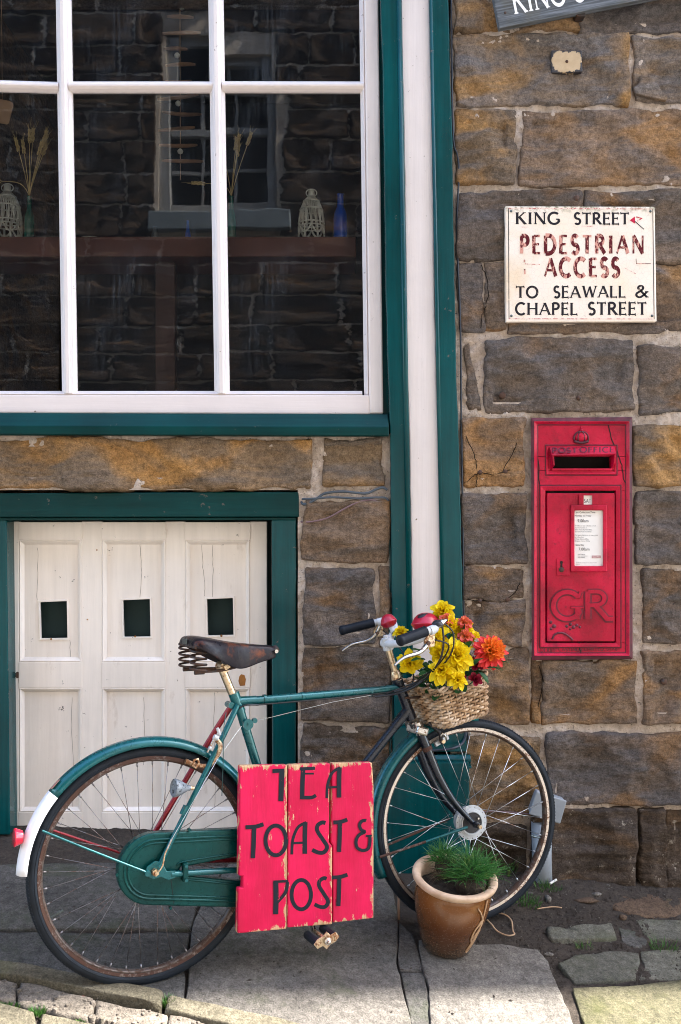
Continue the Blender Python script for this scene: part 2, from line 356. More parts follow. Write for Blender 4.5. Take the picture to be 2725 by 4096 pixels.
def stone_geo(quad, seed, proud=0.012, rnd=0.02, rough=1.0, res=0.0085, wob=0.006, tilt=None, rip=None, edge=0.006):
    """quad TL TR BR BL as (x, z); a rough dressed face with worn arrises, standing proud of the mortar"""
    TL, TR, BR, BL = [np.array(q, float) for q in quad]
    W = (np.linalg.norm(TR - TL) + np.linalg.norm(BR - BL)) / 2; H = (np.linalg.norm(TL - BL) + np.linalg.norm(TR - BR)) / 2
    nu = max(5, int(W / res)); nv = max(5, int(H / res))
    u, v = np.meshgrid(np.linspace(0, 1, nu + 1), np.linspace(0, 1, nv + 1))
    # denser rows at the rim
    px = (u - 0.5) * W; pz = (v - 0.5) * H
    rc = min(rnd * (0.7 + 0.8 * random.random()), W * 0.3, H * 0.3)
    cx = np.clip(px, -W/2 + rc, W/2 - rc); cz = np.clip(pz, -H/2 + rc, H/2 - rc)
    dx = px - cx; dz = pz - cz; l2 = np.hypot(dx, dz); lm = np.maximum(np.abs(dx), np.abs(dz))
    k = np.where(l2 > 1e-9, lm / np.maximum(l2, 1e-9), 1.0)
    e = rc - lm * 1.0
    e = np.where((np.abs(dx) > 0) | (np.abs(dz) > 0), rc - lm, np.minimum(W/2 - np.abs(px), H/2 - np.abs(pz)))
    px = cx + dx * k; pz = cz + dz * k
    uu = px / W + 0.5; vv = pz / H + 0.5
    X = (TL[0]*(1-uu) + TR[0]*uu) * vv + (BL[0]*(1-uu) + BR[0]*uu) * (1-vv)
    Z = (TL[1]*(1-uu) + TR[1]*uu) * vv + (BL[1]*(1-uu) + BR[1]*uu) * (1-vv)
    X = X + wob * 2.4 * fbm(X * 12 + seed, Z * 12, seed, 4); Z = Z + wob * 2.4 * fbm(X * 12, Z * 12 + seed, seed + 5, 4)
    e = e - 0.030 * np.maximum(0, fbm(X * 20 + 3, Z * 20, seed + 51, 3) - 0.06) ; s = np.clip(e / edge, 0, 1); s = 1 - (1 - s) ** 2.4
    # broken planes of the dressed face
    wx = X + 0.02 * fbm(X * 11, Z * 11, seed + 3, 3); wz = Z + 0.02 * fbm(X * 11 + 9, Z * 11, seed + 4, 3); rs_ = np.random.RandomState(seed)
    fac = np.full(X.shape, 9.0)
    for _ in range(max(5, int(9 * W * H / 0.06)) if proud < 0.1 else 6):   # chisel facets
        ax, az = rs_.uniform(X.min(), X.max()), rs_.uniform(Z.min(), Z.max()); sx_, sz_ = rs_.uniform(-0.22, 0.22), rs_.uniform(-0.26, 0.26)
        fac = np.minimum(fac, (wx - ax) * sx_ + (wz - az) * sz_ + 0.9 * np.hypot(wx - ax, wz - az) ** 2 + rs_.uniform(-0.004, 0.006))
    fac = np.clip(fac - fac.mean(), -0.02, 0.02)
    face = 1.6 * rough * fac + 0.020 * rough * fbm(X * 5 + seed * 3, Z * 8, seed + 11, 3) + 0.016 * rough * fbm(X * 24, Z * 36 + seed, seed + 23, 3) + 0.006 * fbm(X * 70, Z * 70, seed + 31, 2)
    ledge = vnoise(X * 6 + seed, Z * 13 + 0.8 * vnoise(X * 9, Z * 9, seed), seed + 41); face = face + 0.011 * rough * (np.floor(ledge * 4) / 4 + 0.25 * np.clip((ledge * 4 % 1) * 4 - 3, 0, 1) - 0.4)
    if rip:
        ca, sa_ = math.cos(R(rip[2])), math.sin(R(rip[2])); q = (-X * sa_ + Z * ca) * rip[1] + 2.2 * vnoise(X * 7, Z * 7, seed) ; face = face + rip[0] * np.sin(q) * (0.4 + vnoise(X * 5, Z * 5, seed + 2))
    h = -0.022 + (proud + 0.022) * s + face * (0.25 + 0.75 * s) * (0.45 + 0.85 * np.clip(e / 0.045, 0, 1))
    if proud < 0.1: h = np.where((e > edge * 0.9) & (e < 0.045), np.maximum(h, 0.0125), h)
    if proud < 0.1: h = np.minimum(h, proud + 0.0175)
    Y = -h
    if tilt: Y = Y + tilt * (X - X.mean())
    vs = np.stack([X.ravel(), Y.ravel(), Z.ravel()], 1).tolist()
    return MB().add(vs, [(j*(nu+1)+i, j*(nu+1)+i+1, (j+1)*(nu+1)+i+1, (j+1)*(nu+1)+i) for j in range(nv) for i in range(nu)])
def wall_stone(x0, y0, x1, y1, mat, seed, proud=0.012, rough=1.0, jit=4.0, rnd=0.022, quad=None, wob=0.014, rip=None):
    rr = random.Random(seed)
    if quad is None:
        j = lambda: rr.uniform(-jit, jit)
        quad = [(x0 + j(), y0 + j()), (x1 + j(), y0 + j()), (x1 + j(), y1 + j()), (x0 + j(), y1 + j())]
    q = [(wd(a, b).x, wd(a, b).z) for a, b in quad]
    random.seed(seed)
    return stone_geo(q, seed, proud, rnd, rough, wob=wob, rip=rip).build('stone', M[mat], wallo, smooth=True, fix=False)
RIP = {2: (0.004, 60, -18), 3: (0.005, 75, -12), 4: (0.0045, 110, 2), 5: (0.002, 40, -20), 22: (0.003, 70, -22), 23: (0.006, 70, 70), 20: (0.002, 80, -15), 14: (0.005, 60, -55), 36: (0.004, 90, -10), 26: (0.004, 100, 10), 27: (0.003, 120, 3)}
for i, (a, b, c, d, m_) in enumerate(STONES):
    wall_stone(a - 6, b - 6, c + 6, d + 6, m_, 100 + i * 7, proud=(0.045 if i in (27, 28) else 0.020 if (c - a) > 60 else 0.014), jit=4.0 if (c - a) > 60 else 1.5, rnd=0.012, rip=RIP.get(i))
# the flake that split off the left end of the dark block under the enamel sign
wall_stone(0,0,0,0, G_, 901, 0.010, quad=[(1064,800),(1078,788),(1118,948),(1068,946)], rnd=0.012)

for pts in ([(1845,1715),(1875,1770),(1902,1830),(1908,1880)],[(2080,1720),(2060,1790),(2030,1850),(2012,1890)],[(1846,1940),(1880,1915),(1915,1892),(1960,1898),(2010,1890),(2060,1870),(2090,1862)],[(2016,1892),(2050,1920),(2085,1944)],[(1912,1892),(1906,1950)],[(1850,2395),(1918,2402),(1975,2400),(2026,2396),(2060,2370),(2080,2330)],[(2028,2400),(2050,2418),(2090,2424)],[(1925,1060),(1948,1120),(1950,1200),(1930,1260),(1925,1310)],[(2152,2660),(2172,2720),(2160,2800),(2140,2860)]):
    MB().tube([wn(p.x + random.uniform(-3,3), p.y + random.uniform(-3,3), -0.0205) for p in spline([(a,b,0) for a,b in pts], 5)], 0.0016, 5).build('crack', M['crackline'], wallo)
MB().prism([wn(x, y, -0.036) for x, y in ((2562,300),(2625,316),(2640,352),(2672,383),(2668,402),(2600,388),(2547,375),(2535,352),(2560,330))], (0,0.02,0)).build('stone_flake', M['stone_slate'], wallo, bevel=0.003)
# the rest of the shell, outside the frame: it carries the roof edge and corner that shade the pavement
def shell(x0, x1, y0, y1, z0, z1, nm='wall'):
    return MB().box(x0, x1, y0, y1, z0, z1).build(nm, M['stone_grey'], house)
ZT = 8.4; XR = 4.48
xl, xr = wd(-140,0).x, wd(1640,0).x
shell(xr - 0.01, XR, 0.0, 3.5, -1.2, ZT)             # right of the frame to the corner
shell(-7.0, xl + 0.01, 0.0, 3.5, -0.6, ZT)           # left of the frame
shell(xl + 0.012, xr - 0.012, 0.012, 0.3, wd(0,-70).z, ZT)
shell(xl + 0.012, xr - 0.012, 3.2, 3.5, -0.6, ZT)    # back of the room
shell(xl + 0.012, xr - 0.012, 0.31, 3.19, wd(0,-70).z + 0.3, wd(0,-70).z + 0.5, 'ceiling')
shell(wd(906,0).x, xr - 0.012, 0.09, 0.22, -0.5, wd(0,-70).z - 0.002)  # core behind the stones
shell(xl + 0.012, wd(900,0).x, 0.17, 0.21, -0.5, wd(0,1030).z)
MB().box(-7.2, XR + 0.25, -0.02, 3.7, ZT + 0.002, ZT + 0.15).build('roof', M['stone_slate'], house)

# ------------------------------------------------------------------ shop window
def quadN(pts, Y): return [wn(x, y, Y) for x, y in pts]
def slab(name, pts, yf, yb, mat, parent, bevel=0.003, **kw):
    return MB().prism(quadN(pts, yf), (0, yb - yf, 0)).build(name, mat, parent, bevel=bevel, **kw)
window = empty('window', (0,0,0)); window.parent = house
YS = 0.012                                            # front of the sash
def lerp(a, b, t): return a + (b - a) * t
def vx(x0, x1, y): return lerp(x0, x1, y / 1600.0)    # leaning verticals: x at the top of the photo and at y=1600
TOP = -420
# right stile and bottom rail
def P2(x0, x1, y): return (vx(x0, x1, y), y)
slab('stile', [P2(1457,1477,TOP), P2(1514,1533,TOP), P2(1514,1533,1655), P2(1457,1477,1655)], YS, YS + 0.05, M['white'], window, 0.006)
slab('rail', [(-260,1580), (1478,1580), (1480,1657), (-260,1651)], YS + 0.001, YS + 0.05, M['white_h'], window, 0.005)
# moulded inner edge of stile and rail
prof_e = [(0,0.040),(0,0.012),(0.005,0.004),(0.010,0.012),(0.018,0.024),(0.018,0.040)]
a0, a1 = wn(*P2(1457,1477,TOP), YS), wn(*P2(1457,1477,1578), YS)
MB().sweep(prof_e, a0, a1, (-1,0,0), (0,1,0)).build('glazing_bead', M['white'], window, bevel=0.0015)
MB().sweep(prof_e, wn(-260,1580,YS), wn(1450,1580,YS), (0,0,1), (0,1,0)).build('glazing_bead', M['white_h'], window, bevel=0.0015)
prof_m = [(-0.029,0.036),(-0.029,0.024),(-0.019,0.014),(-0.015,0.004),(-0.009,0.001),(-0.007,-0.004),(0.007,-0.004),(0.009,0.001),(0.015,0.004),(0.019,0.014),(0.029,0.024),(0.029,0.036)]
for xa, xb in ((247,272.5),(861,886)):
    MB().sweep(prof_m, wn(*P2(xa,xb,TOP), YS), wn(*P2(xa,xb,1574), YS), (1,0,0), (0,1,0)).build('glazing_bar', M['white'], window, bevel=0.002)
prof_h = [(-0.021,0.034),(-0.021,0.022),(-0.012,0.008),(-0.004,0.001),(0.004,0.001),(0.012,0.008),(0.021,0.022),(0.021,0.034)]
for (xa, ya, xb, yb) in ((-260,326,232,340),(272,338,850,338),(888,337,1456,338)):
    MB().sweep(prof_h, wn(xa,ya,YS), wn(xb,yb,YS), (0,0,1), (0,1,0)).build('glazing_bar', M['white_h'], window, bevel=0.002)
    MB().sweep(prof_h, wn(xa,ya-780,YS), wn(xb,yb-780,YS), (0,0,1), (0,1,0)).build('glazing_bar', M['white_h'], window, bevel=0.002)
# old glass: each pane sits at its own slight angle and is a little dusty
def mat_glass(name):
    t = T(name); v = t.obj
    fr = t.nt.nodes.new('ShaderNodeFresnel'); fr.inputs['IOR'].default_value = 1.78
    tr = t.nt.nodes.new('ShaderNodeBsdfTransparent'); tr.inputs[0].default_value = (0.93, 0.96, 0.96, 1)
    gl = t.nt.nodes.new('ShaderNodeBsdfGlossy'); gl.inputs['Roughness'].default_value = 0.012
    wav = t.noise(t.map(v, (1, 1, 0.6)), 7.0, 1, 0.4, 0.4); nb = t.bump(wav, 0.012, 0.02); t.L(nb, gl.inputs['Normal']); t.L(nb, fr.inputs['Normal'])
    mx = t.nt.nodes.new('ShaderNodeMixShader'); t.L(fr.outputs[0], mx.inputs[0]); t.L(tr.outputs[0], mx.inputs[1]); t.L(gl.outputs[0], mx.inputs[2])
    df = t.nt.nodes.new('ShaderNodeBsdfDiffuse'); df.inputs[0].default_value = (0.55, 0.66, 0.80, 1)
    streak = t.noise(t.map(v, (46, 1, 2.0)), 2.0, 5, 0.7); blot = t.noise(v, 4.2, 5, 0.65)
    spk = t.noise(v, 260, 2, 0.5)
    d = t.math('MULTIPLY', t.ramp(streak, [(0.45, 0.0), (0.8, 1.0)]), t.ramp(blot, [(0.50, 0.0), (0.72, 1.0)]))
    d = t.math('ADD', t.math('ADD', 0.006, t.math('MULTIPLY', d, 0.09)), t.math('MULTIPLY', t.ramp(spk, [(0.76, 0.0), (0.78, 1.0)]), 0.10))
    mx2 = t.nt.nodes.new('ShaderNodeMixShader'); t.L(d, mx2.inputs[0]); t.L(mx.outputs[0], mx2.inputs[1]); t.L(df.outputs[0], mx2.inputs[2])
    t.nt.links.new(mx2.outputs[0], t.out.inputs[0]); return t.m
M['glass'] = mat_glass('old_window_glass')
for ci, (xa, xb) in enumerate(((-300, 238), (262, 868), (878, 1478))):
    for ri, (ya, yb) in enumerate(((-440, 336), (336, 1590))):
        c = wn((xa + xb) / 2, (ya + yb) / 2, YS + 0.034); w = wn(xb, 0).x - wn(xa, 0).x; h = wn(0, ya).z - wn(0, yb).z
        me = MB().box(-w/2 - 0.004, w/2 + 0.004, 0.0, 0.0008, -h/2, h/2)
        me = MB().add([(-w/2,0,-h/2),(w/2,0,-h/2),(w/2,0,h/2),(-w/2,0,h/2)], [(0,1,2,3)]).mesh('pane', fix=False); me.materials.append(M['glass'])
        rx, rz = ((0.4, -0.1), (0.05, 0.0), (0.5, -0.35), (-0.05, 0.05), (-0.35, 0.25), (0.05, -0.05))[ci * 2 + ri]
        o = link('pane', me, window); o.location = c; o.rotation_euler = (R(rx), 0, R(rz))
slab('frame', [(1490,-420),(1600,-420),(1640,1760),(1500,1760)], 0.040, 0.075, M['teal'], window, 0)
# sill: sloping top and square nose
sp = [(0.0,0.06),(0.0,-0.012),(0.046,-0.052),(0.052,-0.058),(0.082,-0.058),(0.086,-0.054),(0.086,0.06)]
sa, sb = wn(-260,1652,0), wn(1553,1658,0)
MB().sweep(sp, sa, sb, (0,0,-1), (0,1,0)).build('sill', M['teal_h'], window, bevel=0.003)
# timber post: two teal boards with a bead and a white board between
pil = empty('pilaster', (0,0,0)); pil.parent = house
def board(nm, xs, y0, y1, yf, yb, mat, bev=0.004):
    # xs: ((x at y, y), ...) left edge and right edge control lines
    (l0, l1), (r0, r1) = xs
    n_ = 46; rr = random.Random(int(l0)); jl = [rr.uniform(-1.6, 1.6) for _ in range(n_ + 1)]; jr = [rr.uniform(-1.6, 1.6) for _ in range(n_ + 1)]
    lft = [(lerp(l0, l1, k / n_) + jl[k] + 2.2 * math.sin(k * 0.31 + l0), lerp(y0, y1, k / n_)) for k in range(n_ + 1)]; rgt = [(lerp(r0, r1, k / n_) + jr[k] + 2.2 * math.sin(k * 0.27 + r0), lerp(y0, y1, k / n_)) for k in range(n_ + 1)]
    return slab(nm, lft[::-1] + rgt, yf, yb, mat, pil, bev)
board('board', ((1519,1580),(1594,1648)), -250, 2905, -0.040, 0.060, M['teal'])
board('white_board', ((1600,1656),(1714,1774)), -250, 2905, -0.026, 0.060, M['white'])
board('board', ((1713,1776),(1789,1862)), -250, 2905, -0.042, 0.060, M['teal'])
for (xa, xb, r_) in ((1592,1646,0.011),(1719,1781,0.008)):
    MB().tube([wn(xa,-250,-0.038), wn(xb,2900,-0.038)], r_, 10).build('bead', M['teal'], pil, smooth=True)
slab('post_base', [(1572,2906),(1866,2906),(1868,3008),(1572,3008)], -0.046, 0.06, M['teal'], pil, 0.004)
MB().sweep([(0,0.06),(0,-0.05),(0.012,-0.062),(0.022,-0.062),(0.030,-0.054),(0.034,-0.078),(0.042,-0.082),(0.042,0.06)], wn(1560,3008,0), wn(1876,3008,0), (0,0,-1), (0,1,0)).build('moulding', M['teal'], pil, bevel=0.002)
slab('plinth', [(1552,3048),(1878,3048),(1882,3640),(1548,3640)], -0.085, 0.06, M['teal'], pil, 0.006)

# ------------------------------------------------------------------ hatch door
door = empty('door', (0,0,0)); door.parent = house
YD = 0.085
slab('lintel_board', [(-260,1974),(1196,1967),(1197,2068),(-260,2070)], -0.012, 0.10, M['teal_h'], door, 0.004)
slab('lintel_edge', [(-260,2072),(1186,2070),(1186,2080),(-260,2082)], -0.004, 0.10, M['teal_h'], door, 0.002)
slab('jamb', [(1086,2078),(1186,2078),(1184,3420),(1090,3420)], -0.002, 0.12, M['teal'], door, 0.005)
slab('jamb', [(-120,2078),(26,2078),(40,3340),(-120,3340)], -0.002, 0.12, M['teal'], door, 0.005)
YP = YD + 0.014
slab('backing', [(0,2060),(1090,2060),(1090,3400),(0,3400)], YD + 0.055, YD + 0.057, mat_plain('dark_green_backing', (0.004, 0.020, 0.020), 0.8), door, 0)
# stiles and rails
def dr(nm, x0, x1, y0, y1, yf=YD, yb=YD + 0.028, bev=0.002, x2=None, x3=None):
    return slab(nm, [(x0,y0),(x1,y0),(x3 if x3 else x1,y1),(x2 if x2 else x0,y1)], yf, yb, M['door'], door, bev)
CX_ = [(76,327),(408,662),(741,1000)]
edges = [18] + [e for c in CX_ for e in c] + [1068]
UP0, UP1, LO0, LO1 = 2160, 2648, 2752, 3249
for k in range(0, 8, 2):
    dr('stile', edges[k] , edges[k+1], 2086, 3372, YD + 0.0004 * k)
for (a, b) in CX_:
    dr('rail', a - 2, b + 2, 2088, UP0, YD - 0.0012); dr('rail', a - 2, b + 2, UP1, LO0, YD - 0.0012); dr('rail', a - 2, b + 2, LO1, 3352, YD - 0.0012)
HO = [(160,268,2404,2552),(492,600,2396,2546),(828,932,2392,2540)]
for (a, b), (ha, hb, hc, hd) in zip(CX_, HO):
    p = dr('panel', a - 4, b + 4, LO0 - 4, LO1 + 4, YP, YP + 0.012, 0)
    # upper panel with the square hole cut in it
    mb = MB(); Yf = YP
    o4 = [wn(a-4,UP0-4,Yf), wn(b+4,UP0-4,Yf), wn(b+4,UP1+4,Yf), wn(a-4,UP1+4,Yf)]
    i4 = [wn(ha,hc+5,Yf), wn(hb,hc,Yf), wn(hb+3,hd,Yf), wn(ha+4,hd+2,Yf)]
    th = Vector((0, 0.012, 0))
    vs = o4 + i4 + [p_ + th for p_ in i4]
    mb.add(vs, [(0,1,5,4),(1,2,6,5),(2,3,7,6),(3,0,4,7),(4,5,9,8),(5,6,10,9),(6,7,11,10),(7,4,8,11)])
    mb.build('panel', M['door'], door, bevel=0.003)
    # raised lip round the hole
    cc = [wn(ha-7,hc-2,Yf), wn(hb+7,hc-7,Yf), wn(hb+10,hd+8,Yf), wn(ha-3,hd+9,Yf)]
    mb = MB(); lf = Vector((0,-0.004,0))
    mb.add([c + lf for c in cc] + [c + lf for c in i4] + cc + i4, [(0,1,5,4),(1,2,6,5),(2,3,7,6),(3,0,4,7),(0,1,9,8),(1,2,10,9),(2,3,11,10),(3,0,8,11),(4,5,13,12),(5,6,14,13),(6,7,15,14),(7,4,12,15)])
    mb.build('hole_lip', M['door'], door, bevel=0.0015)
    for (y0_, y1_) in ((UP0, UP1), (LO0, LO1)):
        pm = [(0,0.0135),(0,0.002),(0.004,-0.001),(0.010,0.004),(0.018,0.0135)]
        A, Bq, Cq, Dq = wn(a,y0_,YD), wn(b,y0_,YD), wn(b,y1_,YD), wn(a,y1_,YD)
        for q0, q1, sd_ in ((A,Bq,(0,0,-1)),(Bq,Cq,(-1,0,0)),(Dq,Cq,(0,0,1)),(A,Dq,(1,0,0))):
            MB().sweep(pm, q0, q1, sd_, (0,1,0)).build('panel_moulding', M['door'], door, bevel=0.001)
M['rust_stain'] = mat_plain('rust_stain', (0.30, 0.12, 0.025), 0.9, 0, 0.2, 90, 0.5)
M['iron'] = mat_metal('old_iron', (0.05, 0.045, 0.045), (0.045, 0.022, 0.013), 0.7, 0.6, 60, 0.6)
for (x, y, r_) in ((36,2188,4),(38,2377,4),(388,2200,3),(350,2478,3),(205,2556,4),(541,2546,4),(886,2543,5),(540,2650,3)):
    MB().lathe([(0.0001,-0.003),(0.002,-0.0025),(r_*0.001,0.0)], 8, Matrix.Translation(wn(x, y, YD - 0.0005 if x < 60 or 380 < x < 400 or x == 350 else YP - 0.0045)) @ Matrix.Rotation(-PI/2, 4, 'X')).build('nail_head', M['rust_stain'], door, smooth=True)
# keyhole slots at the left stile
for (x, y, w_, h_) in ((52,2662,4,12),(70,2700,9,14),(78,2720,4,22)):
    c = wn(x, y, YD - 0.001); s_ = 3.8 / FOC
    MB().prism([c + Vector((w_*s_*math.cos(k*PI/5), 0, h_*s_*math.sin(k*PI/5))) for k in range(10)], (0,0.002,0)).build('keyhole', M['iron'], door)
MB().prism([wn(x, y, YD - 0.0022) for x, y in ((958,2705),(965,2697),(978,2700),(984,2718),(980,2742),(960,2744),(954,2724))], (0,0.0008,0)).build('rust_mark', M['rust_stain'], door)
for pts in ([(150,2190),(152,2290),(148,2400)],[(330,2660),(336,2740),(332,2752)],[(560,2180),(566,2290),(560,2390)],[(808,2170),(812,2270),(820,2330),(818,2385)],[(850,2180),(853,2280),(850,2390)],[(280,2560),(284,2640)],[(288,2790),(287,2900),(292,3060),(289,3240)],[(860,2770),(856,2900),(862,3050),(858,3240)],[(576,2790),(578,2920),(574,3060)],[(76,3310),(100,3262),(180,3254)]):
    MB().tube([wn(p.x + random.uniform(-2,2), p.y, (YP if True else YD) - (0.0004 if p.y < 3250 else 0.0145)) for p in spline([(a,b,0) for a,b in pts], 5)], 0.0005, 4).build('paint_crack', M['iron'], door)
# stone threshold below the hatch
MB().prism([wn(-260,3372,-0.015), wn(1095,3380,-0.015), wn(1095,3500,-0.015), wn(-260,3500,-0.015)], (0,0.3,0)).build('threshold', M['stone_damp'], house, bevel=0.01)
# ------------------------------------------------------------------ ground
_G0 = G
def G(x, y):
    z = _G0(x, y)
    if x < -0.35: z -= 0.062 * (-0.35 - max(x, -1.5)) * max(0.0, min(1.0, 1.0 + y / 0.55))
    return z
def mat_flag(name, a, b, moss=0.0, mosscol=(0.045, 0.06, 0.022)):
    t = T(name); v = t.shift(t.obj, 11.0)
    n1 = t.noise(v, 3.0, 6, 0.62, 0.5); n2 = t.noise(v, 48, 5, 0.7); n3 = t.noise(v, 190, 3, 0.75); n4 = t.noise(v, 9, 6, 0.7)
    c = t.ramp(n1, [(0.3, a), (0.7, b)]); c = t.mix(1.0, c, t.ramp(n2, [(0.3, 0.58), (0.7, 1.35)]), 'MULTIPLY'); c = t.mix(1.0, c, t.ramp(n3, [(0.3, 0.55), (0.5, 1.0), (0.7, 1.4)]), 'MULTIPLY')
    c = t.mix(t.ramp(n4, [(0.56, 0.0), (0.72, 0.5)]), c, tuple(x * 0.45 for x in a))
    if moss: c = t.mix(t.math('MULTIPLY', t.ramp(t.noise(v, 5.5, 6, 0.7), [(0.62 - 0.3 * moss, 0.0), (0.80 - 0.2 * moss, 0.8)]), 1.0), c, mosscol)
    return t.set(col=c, rough=0.9, spec=0.12, normal=t.bump(n3, 0.8, 0.003, t.bump(n2, 0.8, 0.008, t.bump(n4, 0.6, 0.02))))
M['flag'] = mat_flag('flagstone', (0.080, 0.074, 0.066), (0.142, 0.129, 0.113), 0.22, (0.055, 0.062, 0.032))
M['flag_dark'] = mat_flag('flagstone_dark', (0.062, 0.060, 0.055), (0.108, 0.102, 0.092), 0.35, (0.045, 0.055, 0.028))
M['flag_pale'] = mat_flag('flagstone_pale', (0.095, 0.088, 0.078), (0.170, 0.154, 0.135), 0.0)
M['flag_moss'] = mat_flag('flagstone_mossy', (0.070, 0.068, 0.056), (0.145, 0.138, 0.110), 0.42, (0.060, 0.066, 0.036))
M['flag_yellow'] = mat_flag('flagstone_lichen', (0.070, 0.066, 0.040), (0.135, 0.122, 0.078), 0.4, (0.060, 0.064, 0.022))
M['flag_brown'] = mat_flag('flagstone_brown', (0.075, 0.050, 0.034), (0.135, 0.092, 0.062), 0.15)
M['kerb'] = mat_flag('kerb_stone', (0.080, 0.071, 0.050), (0.150, 0.132, 0.094), 0.25, (0.12, 0.12, 0.06))
def mat_soil():
    t = T('dark_soil'); v = t.obj; n1 = t.noise(v, 7, 5); n2 = t.noise(v, 70, 6, 0.75); n3 = t.noise(v, 210, 3, 0.7)
    c = t.mix(n1, (0.034, 0.028, 0.023), (0.072, 0.057, 0.045)); c = t.mix(t.ramp(n3, [(0.62, 0), (0.70, 0.7)]), c, (0.12, 0.10, 0.085))
    c = t.mix(1.0, c, t.ramp(n2, [(0.3, 0.5), (0.7, 1.4)]), 'MULTIPLY')
    return t.set(col=c, rough=0.95, spec=0.2, normal=t.bump(n3, 0.8, 0.004, t.bump(n2, 0.9, 0.012)))
M['soil'] = mat_soil()
# fine sheet: soil and grit between the stones
x0, x1, y0, y1 = -1.55, 1.65, -1.32, 0.10; res = 0.010
nu, nv = int((x1 - x0) / res), int((y1 - y0) / res)
Xs, Ys = np.meshgrid(np.linspace(x0, x1, nu + 1), np.linspace(y0, y1, nv + 1))
Zs = np.vectorize(G)(Xs, Ys)
bank = np.clip((Xs - 0.55) / 0.3, 0, 1) * np.clip((Ys + 0.28) / 0.28, 0, 1)
Zs = Zs - 0.006 + 0.030 * fbm(Xs * 7, Ys * 7, 5, 5) + 0.012 * fbm(Xs * 45, Ys * 45, 8, 2) + 0.02 * bank + 0.005 * np.clip((Xs - 0.5) / 0.2, 0, 1)
def soil_z(x, y):
    b = max(0, min(1, (x - 0.55) / 0.3)) * max(0, min(1, (y + 0.28) / 0.28))
    return G(x, y) - 0.006 + 0.030 * float(fbm(np.array([x * 7.]), np.array([y * 7.]), 5, 5)[0]) + 0.02 * b + 0.005 * max(0, min(1, (x - 0.5) / 0.2))
vs = np.stack([Xs.ravel(), Ys.ravel(), Zs.ravel()], 1).tolist()
pavement = MB().add(vs, [(j*(nu+1)+i, j*(nu+1)+i+1, (j+1)*(nu+1)+i+1, (j+1)*(nu+1)+i) for j in range(nv) for i in range(nu)]).build('pavement', M['soil'], None, smooth=True, fix=False, kind='structure')
# the lane: slopes down along the houses; one sheet out to the far end
xs = [-60, -20, -8, -3, -1.54, -0.5, 0.5, 1.64, 3, 8, 20, 60]; ys = [-60, -12, -6, -4, -2.5, -1.7, -1.34, -1.30]
mb = MB(); mb.add([(x, y, G(x, y) - 0.030) for y in ys for x in xs], [(j*12+i, j*12+i+1, (j+1)*12+i+1, (j+1)*12+i) for j in range(7) for i in range(11)])
M['road'] = mat_flag('lane_setts', (0.085, 0.082, 0.080), (0.135, 0.130, 0.125), 0.0)
mb.build('road', M['road'], None, kind='structure', fix=False)
ys = [-1.36, -0.7, 0.0, 1.0, 4.0, 60]
for nm_x in ([1.62, 3, 8, 20, 60], [-60, -20, -8, -3, -1.52]):
    n_ = len(nm_x)
    MB().add([(x, y, G(x, min(y, 0)) - 0.026) for y in ys for x in nm_x], [(j*n_+i, j*n_+i+1, (j+1)*n_+i+1, (j+1)*n_+i) for j in range(5) for i in range(n_-1)]).build('pavement', M['flag'], None, kind='structure', fix=False)

def flag(poly, mat, h=0.012, seed=1, wob=0.006, nm='flagstone', parent=pavement, world=False, thick=0.06, bev=0.004, dome=0.0):
    """poly: photo pixels (or world xy) of the stone's outline on the pavement"""
    P = [Vector((p[0], p[1], 0)) if world else gp(*p) for p in poly]
    out = []; rr = random.Random(seed)
    for i in range(len(P)):
        a, b = P[i], P[(i + 1) % len(P)]; L_ = ((b - a).x ** 2 + (b - a).y ** 2) ** 0.5; n = max(2, int(L_ / 0.03))
        nrm = Vector((-(b - a).y, (b - a).x, 0)).normalized() if L_ > 1e-6 else Vector((0,0,0))
        for k in range(n):
            q = a.lerp(b, k / n); w_ = wob * 3.0 * float(fbm(np.array([q.x * 17 + seed]), np.array([q.y * 17.]), seed, 3)[0])
            out.append(Vector((q.x, q.y, 0)) + nrm * w_)
    c = sum(out, Vector((0,0,0))) / len(out)
    bm = bmesh.new()
    def ring(f, dz): return [bm.verts.new((c.x + (q.x - c.x) * f, c.y + (q.y - c.y) * f, 0)) for q in out]
    ringsv = []
    rad = max((q - c).length for q in out)
    specs = [(1.0, -thick), (1.0, h - bev * 1.2), (1 - bev * 0.5 / rad, h - bev * 0.35), (1 - bev * 1.6 / rad, h), (0.85, h + dome * .5), (0.6, h + dome * .8), (0.3, h + dome)]
    for f, dz in specs:
        rv = []
        for q in out:
            x, y = c.x + (q.x - c.x) * f, c.y + (q.y - c.y) * f
            un = 0.010 * float(fbm(np.array([x * 9 + seed]), np.array([y * 9.]), seed + 3, 3)[0]) if dz > -0.01 else 0
            rv.append(bm.verts.new((x, y, G(x, y) + dz + un)))
        ringsv.append(rv)
    n = len(out)
    for a, b in zip(ringsv[:-1], ringsv[1:]):
        for i in range(n): bm.faces.new((a[i], a[(i+1) % n], b[(i+1) % n], b[i]))
    bm.faces.new(ringsv[-1])
    bmesh.ops.recalc_face_normals(bm, faces=bm.faces)
    me = bpy.data.meshes.new(nm); bm.to_mesh(me); bm.free(); me.materials.append(M[mat])
    me.polygons.foreach_set('use_smooth', [True] * len(me.polygons))
    return link(nm, me, parent)
flag([(-520,3440),(440,3440),(905,3470),(782,3640),(764,3726),(-520,3724)], 'flag_dark', 0.010, 3)
flag([(-520,3742),(755,3742),(744,3860),(736,4010),(690,4006),(0,3872),(-520,3790)], 'flag_dark', 0.008, 5)
flag([(914,3466),(1560,3470),(1592,3700),(1588,3860),(1628,4030),(1660,4180),(1180,4180),(745,4012),(756,3880),(770,3720),(800,3640)], 'flag', 0.012, 7, wob=0.004)
